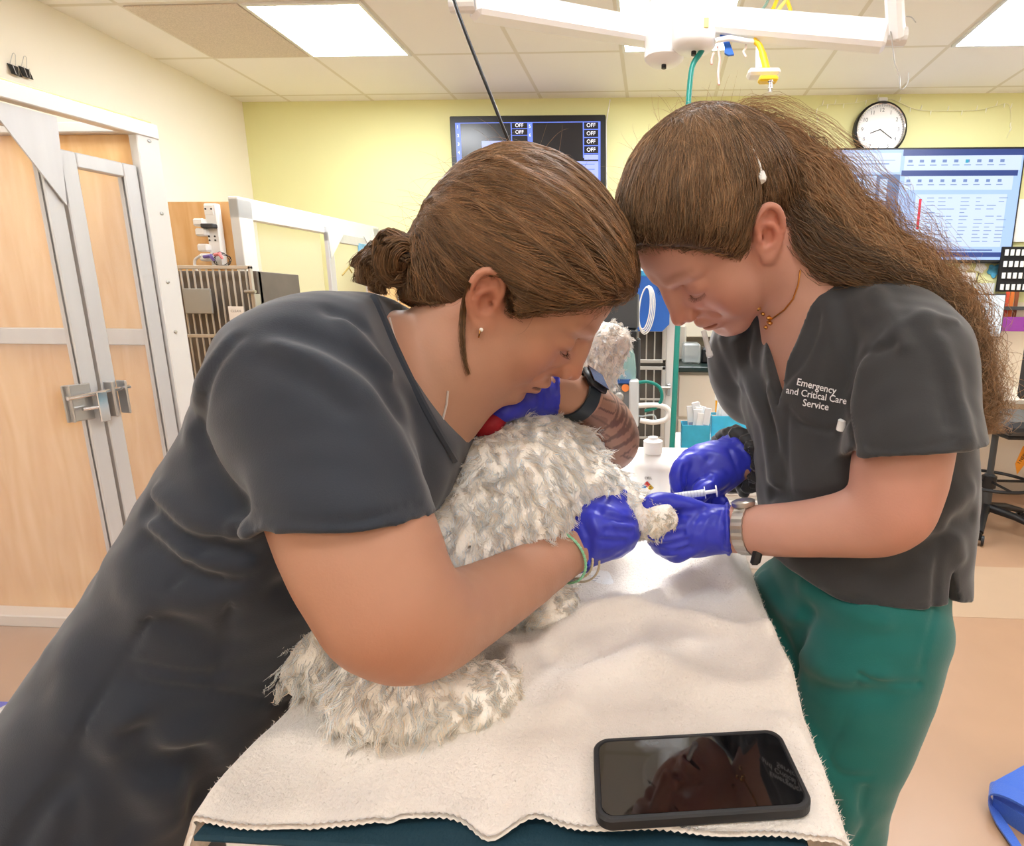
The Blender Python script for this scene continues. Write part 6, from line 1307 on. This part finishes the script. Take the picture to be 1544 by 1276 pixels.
# ================================================================ table, towel, dog
TZ = .925
if on('T'):
    t = thing('exam_table', 'white narrow examination table under the towel', 'table', (-.11, .95, 0))
    MB().bbox((-.33, .335, TZ-.05), (.118, 1.50, TZ-.004), .015).build('table_top', mat('table_white', rgb(240, 240, 240), .35), t)
    MB().bbox((-.22, .62, .05), (-.0, 1.2, TZ-.05), .02).build('pedestal', mat('grey_pedestal', rgb(170, 170, 168), .4, .3), t)
    MB().bbox((-.34, .55, 0), (.08, 1.28, .05), .015).build('base_plate', MATS['grey_pedestal'], t)
    MB().bbox((.118, .6, TZ-.035), (.135, 1.49, TZ-.02), .004).build('side_rail', steel, t)
    o = MB().bbox((-.325, .318, TZ-.0035), (.116, 1.49, TZ+.002), .002).build('pad', mat('dark_teal_pad', rgb(14, 52, 66), .8, bump=.4, bscale=300)); tag(o, 'dark teal pad showing under the front hem of the towel', 'pad')
    # white sheet of the far half
    o = MB().bbox((-.32, .74, TZ+.002), (.112, 1.485, TZ+.005), .001).build('table_paper', mat('white_sheet', rgb(246, 246, 246), .7)); tag(o, 'plain white sheet covering the far half of the table', 'sheet')
    # towel as a draped sheet with thickness
    nx, ny = 210, 200
    X0_, X1_, Y0_, Y1_ = -.352, .150, .318, .86
    u = np.linspace(0, 1, nx); v = np.linspace(0, 1, ny); U, Vv = np.meshgrid(u, v, indexing='ij')
    yn = .334+.0012*np.sin(U*41)+.005*np.exp(-((U-.38)/.035)**2)+.005*np.exp(-((U-.50)/.03)**2)-.008*np.exp(-((U-.44)/.025)**2)-.010*np.clip((.30-U)/.1, 0, 1)+.0015*np.clip((U-.55)/.1, 0, 1)
    yf = .775+.115*np.clip((U-.45)/.55, 0, 1)-.01*np.sin(U*9)
    Xs = X0_+(X1_+.05-X0_)*U; Ys = yn+(yf-yn)*Vv
    p2 = np.stack([Xs.ravel(), Ys.ravel(), 0*Xs.ravel()], 1)
    Zs = .0115+.0030*vnoise(p2, 26, 31).reshape(Xs.shape)+.0012*vnoise(p2, 75, 32).reshape(Xs.shape)
    def ridge(pts, h, w_):
        global Zs
        q = spline([PZ(x, y, .94)[:2] for x, y in pts], 16); qq = np.concatenate([q, np.zeros((16, 1))], 1).astype(np.float32); d = polydist(p2.astype(np.float32), qq).reshape(Xs.shape); Zs = Zs+h*np.exp(-(d/w_)**2)
    ridge([(1090, 835), (1110, 880), (1150, 950), (1190, 1010)], .014, .016); ridge([(880, 925), (960, 915), (1040, 870), (1085, 838)], .014, .018); ridge([(780, 1000), (870, 940), (1000, 925), (1150, 960)], .012, .014); ridge([(820, 985), (880, 990), (960, 950)], -.008, .014)
    ridge([(1010, 900), (1060, 880), (1090, 890)], -.010, .016); ridge([(730, 960), (770, 1000), (760, 1060)], .016, .02); ridge([(1000, 1000), (1100, 1040), (1190, 1030)], .009, .022); ridge([(850, 1060), (880, 1020), (960, 990)], .010, .022)
    ridge([(640, 1130), (600, 1200), (560, 1276)], -.004, .006); ridge([(820, 1120), (810, 1200), (790, 1250)], .005, .014); ridge([(320, 1180), (420, 1110), (560, 1130)], .006, .016); ridge([(1180, 1090), (1215, 1160), (1240, 1240)], .006, .014)
    fl = np.exp(-(np.maximum(np.abs(Xs-.038)-.08, 0)/.02)**2)*np.exp(-(np.maximum(np.abs(Ys-.375)-.04, 0)/.02)**2); Zs = Zs*(1-fl)+.014*fl
    Zs = np.maximum(Zs, .006)
    ov = np.maximum(Xs-.128, 0); Zs = Zs-np.where(ov > 0, (1-np.cos(np.clip(ov/.04, 0, 1)*math.pi/2))*.035+np.maximum(ov-.03, 0)*3.0, 0); Xs = np.where(ov > 0, .128+.020*np.sin(np.clip(ov/.03, 0, 1)*math.pi/2)+.0*ov, Xs)
    ol = np.maximum(-.328-Xs, 0); Zs = Zs-ol*2.5
    fr2 = np.maximum(.345-Ys, 0); Zs = Zs-fr2*fr2*4
    ribs = (Ys < .349) | (np.abs(Ys-(.425)) < .010)
    Zs = Zs+np.where(Ys < .355, .0010*np.sin(Xs*1150), 0)+np.where(np.abs(Ys-(.452+.02*U)) < .011, .0007*np.sin(Xs*1150)-.0006, 0)
    topv = np.stack([Xs, Ys, TZ+Zs], -1).reshape(-1, 3); botv = topv-np.array((0, 0, .0045)); _s = (ov.ravel() > .012); botv[_s] = topv[_s]-np.array((.005, 0, 0)); _s = (ol.ravel() > .002); botv[_s] = topv[_s]+np.array((.004, 0, -.002)); n = nx*ny
    I = np.arange(nx-1)[:, None]*ny+np.arange(ny-1)[None]; q = np.stack([I, I+ny, I+ny+1, I+1], -1).reshape(-1, 4)
    def strip(a, b): return np.stack([a[:-1], a[1:], b[1:], b[:-1]], 1)
    e = [np.arange(ny), (nx-1)*ny+np.arange(ny), np.arange(nx)*ny, np.arange(nx)*ny+ny-1]
    Fq = np.concatenate([q, q[:, ::-1]+n]+[strip(x, x+n) for x in e])
    tw_m = mat('cream_towel', rgb(231, 223, 213), .95, noise=.035, nscale=14, bump=.9, bscale=330, sheen=.5)
    tw = link('towel', np_mesh('towel', np.vstack([topv, botv]), Fq), tw_m, None, True); tag(tw, 'cream terry towel spread over the near half of the examination table', 'towel')
    # short pile
    r = np.random.default_rng(11); N = 42000; k = r.integers(0, n, N); base = topv[k]+np.concatenate([r.normal(size=(N, 2))*.0012, np.zeros((N, 1))], 1)
    base = base[(base[:, 1] > .335)]; N = len(base); d = np.stack([r.normal(size=N)*.7, r.normal(size=N)*.7, np.ones(N)], 1); tt = np.linspace(0, 1, 3)[None, :, None]
    S = base[:, None]-np.array((0, 0, .0008))+d[:, None]*tt*r.uniform(.0012, .0028, (N, 1, 1)); o = strands('pile', S, .00028, tw_m, tw); o['kind'] = 'stuff'
    # papers
    def sheet(nm, lab, pts, z, m):
        q = [PZ(x, y, z) for x, y in pts]; o = MB().prism(q, (0, 0, -.0008)).build(nm, m); tag(o, lab, 'paper'); return o
    ps = sheet('printed_form', 'printed white form lying on the table beyond the towel', [(800, 900), (905, 925), (1088, 832), (1010, 790), (850, 800)], TZ+.0095, paper); q = PZ(822, 902, TZ+.0098)
    b = MB(); 
    for y0, xa, xb in ((853, 862, 946), (851, 862, 930)): b.prism([PZ(xa, y0, TZ+.0098), PZ(xb, y0+1, TZ+.0098), PZ(xb, y0+2.2, TZ+.0098), PZ(xa, y0+1.4, TZ+.0098)], (0, 0, .0001))
    b.build('ruled_line', mat('grey_print', rgb(130, 130, 150), .8), ps)
    b = MB()
    for i in range(9):
        y0 = 868+i*3.2; b.prism([PZ(880-i*3, y0, TZ+.0098), PZ(905-i*3, y0+1, TZ+.0098), PZ(905-i*3, y0+1.6, TZ+.0098), PZ(880-i*3, y0+.6, TZ+.0098)], (0, 0, .0001))
    b.build('fine_print', mat('pale_grey_print', rgb(190, 190, 196), .8), ps)
    q = PZ(825, 901, TZ+.0099); MB().tube([q+np.array((.006*math.cos(a), .0045*math.sin(a), 0)) for a in np.linspace(0, 6.28, 16)], .0003, 4).build('printed_mark', ink, ps); text('lettering', '24', q, .006, ink, ps, rx=(1, .1, 0), ry=(-.1, 1, 0), ext=.0001)
    # phone
    pc = np.array((.0385, .3755, TZ+.0145)); an = math.atan2(.421-.401, .148); R3 = np.array([(math.cos(an), math.sin(an), 0), (-math.sin(an), math.cos(an), 0), (0, 0, 1)])
    def rrect(w_, h_, rad, n=8):
        return [(sx*(w_-rad)+rad*math.cos(a), sy*(h_-rad)+rad*math.sin(a)) for sx, sy, a0 in ((1, 1, 0), (-1, 1, 90), (-1, -1, 180), (1, -1, 270)) for a in np.radians(np.linspace(a0, a0+90, n))]
    def layer(b, prof):
        rings = []
        for w_, h_, rad, z in prof: rings.append([pc+np.array((x, y, z))@R3 for x, y in rrect(w_, h_, rad)])
        m_ = len(rings[0]); vs = [p for rg in rings for p in rg]
        b.add(vs, [(i*m_+k, i*m_+(k+1) % m_, (i+1)*m_+(k+1) % m_, (i+1)*m_+k) for i in range(len(rings)-1) for k in range(m_)]+[tuple(range(m_-1, -1, -1)), tuple(range((len(rings)-1)*m_, len(rings)*m_))]); return b
    ph = thing('smartphone', 'black smartphone with a scratched screen lying on the towel', 'phone', pc)
    layer(MB(), [(.0775, .0375, .011, 0), (.079, .039, .012, .002), (.079, .039, .012, .0085), (.0778, .0378, .0115, .0100), (.0755, .0355, .010, .0102), (.0750, .0350, .010, .0090)]).build('case', mat('phone_case', rgb(34, 34, 36), .55), ph, False)
    scm = mat('phone_glass', rgb(10, 10, 12), .035, spec=1.0, coat=.5); nt = scm.node_tree; bb_ = nt.nodes['Principled BSDF']
    tc = nt.nodes.new('ShaderNodeTexCoord'); nn = nt.nodes.new('ShaderNodeTexNoise'); nn.inputs['Scale'].default_value = 26; nn.inputs['Detail'].default_value = 6; nt.links.new(tc.outputs['Object'], nn.inputs['Vector'])
    mr = nt.nodes.new('ShaderNodeMapRange'); mr.inputs[1].default_value = .56; mr.inputs[2].default_value = .72; mr.inputs[3].default_value = .03; mr.inputs[4].default_value = .34; nt.links.new(nn.outputs[0], mr.inputs[0]); nt.links.new(mr.outputs[0], bb_.inputs['Roughness'])
    layer(MB(), [(.0745, .0345, .0095, .0088), (.0745, .0345, .0095, .0096)]).build('screen', scm, ph)
    MB().lathe(pc+np.array((-.058, .022, .0097))@R3*0+pc*0+(pc+np.array((.066, -.0, .00965))@R3), [(.0018, 0), (.0018, .0001)], 14).build('camera_lens', black_pl, ph)
    # bottle
    bp = P(985, 790, 1.02); bx, by = P(984, 700, 1.02)[:2]; bz0 = TZ+.005; topz = P(984, 657, 1.02)[2]; H = topz-bz0
    t = thing('squeeze_bottle', 'white plastic bottle with a hazard diamond label behind the paw', 'bottle', (bx, by, bz0))
    wm = mat('milky_plastic', rgb(244, 244, 242), .35, alpha=1)
    MB().lathe((bx, by, bz0), [(.034, 0), (.0365, .004), (.0365, H*.60), (.034, H*.68), (.022, H*.76), (.014, H*.785), (.014, H*.80)], 48).build('bottle_body', wm, t, True)
    MB().lathe((bx, by, bz0), [(.0165, H*.795), (.017, H*.81), (.017, H*.95), (.015, H*.96), (.0095, H*.965), (.0085, H), (.0005, H)], 36).build('cap', wm, t, True)
    b = MB(); nrm_ = -(np.array((bx, by, 0))-np.array((0, 0, 0))); nrm_[2] = 0; nrm_ /= np.linalg.norm(nrm_); rt_ = np.cross(nrm_, (0, 0, 1.)); rt_ = rt_ if rt_[0] > 0 else -rt_
    lz = P(965.5, 733, 1.0)[2]; 
    def lab(dx, dz):   # point on the bottle's skin
        a = dx/.0365; return np.array((bx, by, 0))+(nrm_*math.cos(a)+rt_*math.sin(a))*.0372+np.array((0, 0, dz))
    c0 = -.009
    for nm, cl, (cx_, cz_) in (('label_red', (214, 60, 50), (0, 1)), ('label_blue', (60, 140, 200), (-1, 0)), ('label_yellow', (250, 205, 50), (1, 0)), ('label_white', (250, 250, 250), (0, -1))):
        r_ = .0056; x0, z0 = c0+cx_*r_, lz+cz_*r_; MB().add([lab(x0-r_, z0), lab(x0, z0-r_), lab(x0+r_, z0), lab(x0, z0+r_)], [(0, 1, 2, 3)]).build(nm, mat(nm, rgb(*cl), .5), t)
    b = MB(); E = [lab(c0-2*.0056-.0003, lz), lab(c0, lz-.0117), lab(c0+.0115, lz), lab(c0, lz+.0117)]; b.tube([q+nrm_*.0002 for q in E], .0003, 4, closed=True); b.build('label_outline', ink, t)
    text('lettering', '0', lab(c0+.0056, lz)+nrm_*.0006, .009, ink, t, rx=rt_, ry=(0, 0, 1)); text('lettering', '3', lab(c0, lz+.0056)+nrm_*.0006, .007, mat('dark_red', rgb(140, 20, 20), .6), t, rx=rt_, ry=(0, 0, 1)); text('lettering', '1', lab(c0-.0056, lz)+nrm_*.0006, .007, mat('dark_blue', rgb(20, 60, 120), .6), t, rx=rt_, ry=(0, 0, 1)); text('lettering', 'CELL', lab(c0+.002, lz+.0175)+nrm_*.0006, .006, ink, t, rx=rt_, ry=(0, 0, 1))
    q = PY(1028, 705, 1.30); o = MB().bbox((q[0]-.045, 1.26, TZ+.005), (q[0]+.028, 1.34, q[2]+.012), .012).build('white_box', wm); tag(o, 'plain white box at the far end of the table', 'box')
    q = PY(1024, 688, 1.45); MB().tube([(q[0]-.06, 1.45, q[2]), (q[0]-.02, 1.45, q[2]+.006), (q[0]+.03, 1.45, q[2]-.003)], .006, 8).build('bag_rim', mat('pale_teal', rgb(150, 190, 196), .4), o)
if on('G'):
    root = thing('dog', 'small white curly dog sitting on the towel with one front leg stretched out', 'dog', (float(P(560, 1100, .56)[0]), float(P(560, 1100, .56)[1]), TZ+.012))
    s = SDF()
    s.loft(PP((548, 970, .60, .055, .060), (600, 930, .62, .064, .070), (690, 845, .665, .070, .080), (765, 755, .70, .068, .084), (800, 712, .735, .056, .064), (842, 664, .80, .042, .044), (868, 605, .87, .034, .036)), DEP, .03, 20)
    s.ell(P(525, 975, .595), (.050, .055, .052), .04); s.ell(P(575, 1015, .58), (.056, .045, .034), .03); s.ell(P(828, 718, .72), (.038, .045, .050), .03)
    zf = TZ+.030
    hp = [PZ(560, 1045, zf+.01), PZ(640, 1055, zf), PZ(700, 1056, zf-.006), PZ(748, 1046, zf-.008)]
    s.chain([(*hp[0], .028), (*hp[1], .023), (*hp[2], .015), (*hp[3], .013)], 9, .02)
    f2 = [P(800, 800, .70), P(815, 870, .70), PZ(822, 918, zf-.008)]; s.chain([(*f2[0], .030), (*f2[1], .020), (*f2[2], .017), (*(PZ(836, 922, zf-.010)), .015)], 8, .02)
    s.chain(PP((868, 722, .715, .034), (912, 744, .715, .021), (942, 765, .712, .0155), (964, 778, .70, .0115), (986, 782, .688, .0070), (1002, 783, .680, .0045)), 12, .018)
    hd = P(882, 550, .905); s.ell(hd, (.046, .046, .042), .02); s.chain(PP((896, 532, .90, .030), (914, 521, .895, .021), (925, 515, .892, .017)), 5, .015); s.ell(P(903, 552, .895), (.024, .022, .020), .01)
    s.raw(lambda p: (-.0070+.0028*vnoise(p, 150, 41)).astype(np.float32), (0, 0, 1), 1e3, 0, 'd'); s.plane((0, 0, TZ+.012), (0, 0, -1)); V, Fq = s.poly(np.array((-.42, .28, .9)), np.array((.14, 1.0, 1.52)), .0030); V = relax(V, Fq, 2)
    fur_b = mat('dog_skin_fur', rgb(250, 244, 234), .95, noise=.04, nscale=60, bump=.8, bscale=300); o = link('body', np_mesh('body', V, Fq), fur_b, root, True)
    nose = SDF(); nose.ell(P(932, 513, .886), (.010, .010, .008), 0); sculpt('nose', nose, P(932, 513, .886)-.014, P(932, 513, .886)+.014, .0012, mat('brown_nose', rgb(92, 66, 58), .35), root)
    for px in (903, 898): MB().lathe(P(px, 527, .872 if px == 903 else .925), [(.0005, -.004), (.005, -.002), (.0055, 0), (.004, .003), (.0005, .004)], 14, -DEP if px == 903 else DEP).build('eye', black_pl, root, True)
    for sg, zz in ((0, .86), (1, .945)):
        e_ = SDF(); e_.loft(PP((872, 528, zz, .010, .014), (868, 552, zz, .010, .020), (870, 578, zz, .007, .014)), DEP, .01); Ve, Fe = e_.poly(P(870, 555, zz)-.06, P(870, 555, zz)+.06, .003); link('ear', np_mesh('ear', Ve, Fe), fur_b, root, True)
        V = V if sg > 1 else V
    cr = SDF(); cr.chain(PP((722, 650, .66, .006), (738, 640, .66, .010), (755, 632, .668, .007)), 6, .008); sculpt('bandana', cr, P(738, 640, .66)-.05, P(738, 640, .66)+.05, .002, mat('red_collar', rgb(150, 14, 30), .6, bump=.4, bscale=300), root)
    # fur
    r = np.random.default_rng(17); g = None
    N = 56000; A_ = V[Fq[:, 0]]; Bv = V[Fq[:, 2]]; ar = np.linalg.norm(np.cross(V[Fq[:, 1]]-A_, V[Fq[:, 3]]-A_), axis=1); k = r.choice(len(Fq), N, p=ar/ar.sum()); a, b_ = r.random((2, N, 1)); q = V[Fq[k]]
    roots = (q[:, 0]*(1-a)*(1-b_)+q[:, 1]*a*(1-b_)+q[:, 2]*a*b_+q[:, 3]*(1-a)*b_)
    nr = s.grad(roots, .004).astype(float)
    # hands and towel keep their place: no fur roots under the table top
    keep = roots[:, 2] > TZ+.018; roots, nr = roots[keep], nr[keep]; N = len(roots)
    NC = 4200; ci = r.choice(N, NC, replace=False); from mathutils.kdtree import KDTree
    kd = KDTree(NC)
    for i, c_ in enumerate(ci): kd.insert(roots[c_], i)
    kd.balance(); own = np.array([kd.find(p)[1] for p in roots]); K = 8; tt = np.linspace(0, 1, K)[None, :, None]
    body_ax = P(820, 690, .735)-P(560, 960, .60); body_ax /= np.linalg.norm(body_ax)
    comb = np.array((0, 0, -1.))*.75-body_ax*.25+RT*.15
    gd = comb-nr[ci]*(nr[ci]@comb)[:, None]; gd = gd/np.linalg.norm(gd, axis=1, keepdims=True)+r.normal(size=(NC, 3))*.40
    d = nr[ci]*.34+gd*.85; d /= np.linalg.norm(d, axis=1, keepdims=True); sw = np.cross(nr[ci], d); sw /= np.linalg.norm(sw, axis=1, keepdims=True)+1e-6
    # shorter fur on paws and muzzle
    def dist_to(pts): return polydist(roots.astype(np.float32), np.array(pts, np.float32))
    dl = np.minimum(np.minimum(dist_to([P(966, 778, .70), P(1000, 784, .68)]), dist_to([hp[2], hp[3]])), dist_to([P(903, 532, .90), P(930, 515, .89)])); dl = np.minimum(dl, dist_to([f2[1], f2[2]])*1.)
    leng = np.clip(.0055+(dl-.02)*.28, .0055, .0150)*r.uniform(.75, 1.15, N)
    ph = r.uniform(0, 6.28, NC); cf = r.uniform(5., 9, NC); ca = r.uniform(.0018, .0034, NC)
    Lc = leng[ci]; gx = roots[ci][:, None]+d[:, None]*Lc[:, None, None]*tt+gd[:, None]*(tt**2)*Lc[:, None, None]*.25+sw[:, None]*(ca[:, None, None]*np.sin(tt*cf[:, None, None]+ph[:, None, None])*tt**.7)+nr[ci][:, None]*(.6*ca[:, None, None]*np.cos(tt*cf[:, None, None]+ph[:, None, None])*tt**.7)
    off = roots-roots[ci][own]; kk = (1-.72*np.clip(tt, 0, 1)**.8); S = gx[own]*1.0+off[:, None]*kk+(r.normal(size=(N, 1, 3))*.0012)*tt
    S = S[:, :, :]*1.0; scl = (leng/np.maximum(Lc[own], 1e-3)); S = roots[:, None]+(S-roots[:, None])*np.clip(scl, .5, 1.4)[:, None, None]
    S[:, :, 2] = np.maximum(S[:, :, 2], TZ+.010); base = hair_tint(N, 3, .92, 1.03); base = base*(1+.05*r.normal(size=NC)[own][:, None])
    tan = np.exp(-(np.minimum(dist_to([hp[1], hp[3]]), dist_to([P(985, 783, .69), P(1002, 786, .68)]))/.028)**2)[:, None]; base = base*(1-tan*np.array((.16, .24, .38)))
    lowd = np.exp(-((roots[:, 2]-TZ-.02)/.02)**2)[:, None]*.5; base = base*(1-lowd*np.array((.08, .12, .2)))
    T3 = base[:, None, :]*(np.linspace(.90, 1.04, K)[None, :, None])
    fm = mat('white_fur', rgb(253, 250, 245), .8, attr='tint', spec=.2); nt = fm.node_tree; bs_ = nt.nodes['Principled BSDF']; tr_ = nt.nodes.new('ShaderNodeBsdfTranslucent'); mx_ = nt.nodes.new('ShaderNodeMixShader'); mx_.inputs[0].default_value = .12
    nt.links.new(bs_.inputs['Base Color'].links[0].from_socket, tr_.inputs[0]); nt.links.new(bs_.outputs[0], mx_.inputs[1]); nt.links.new(tr_.outputs[0], mx_.inputs[2]); nt.links.new(mx_.outputs[0], nt.nodes['Material Output'].inputs[0])
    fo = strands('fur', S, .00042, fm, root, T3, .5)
# ---------------------------------------------------------------- light
w = bpy.data.worlds.new('world'); sc.world = w; w.use_nodes = True; w.node_tree.nodes['Background'].inputs[0].default_value = (.9, .95, 1, 1); w.node_tree.nodes['Background'].inputs[1].default_value = .05
def area(name, loc, to, size, e, col=(1, 1, 1)):
    l = bpy.data.lights.new(name, 'AREA'); l.energy = e; l.size = size; l.color = col; o = bpy.data.objects.new(name, l); C.objects.link(o)
    o.location = loc; o.rotation_euler = (Vector(to)-Vector(loc)).to_track_quat('-Z', 'Y').to_euler(); return o
# surgical lamp head on the boom, just above the picture, aimed at the table
sp = bpy.data.lights.new('surgical_lamp_light', 'SPOT'); sp.energy = 50; sp.spot_size = math.radians(34); sp.spot_blend = .6; sp.shadow_soft_size = .12; sp.color = (1, .98, .95)
so = bpy.data.objects.new('surgical_lamp_light', sp); C.objects.link(so); so.location = (.10, 1.45, 2.25); so.rotation_euler = (Vector((.03, .93, .93))-Vector(so.location)).to_track_quat('-Z', 'Y').to_euler()
sc.cycles.max_bounces = 12; sc.cycles.diffuse_bounces = 8; sc.cycles.transparent_max_bounces = 12; sc.cycles.caustics_reflective = False; sc.cycles.caustics_refractive = False; sc.cycles.sample_clamp_indirect = 6
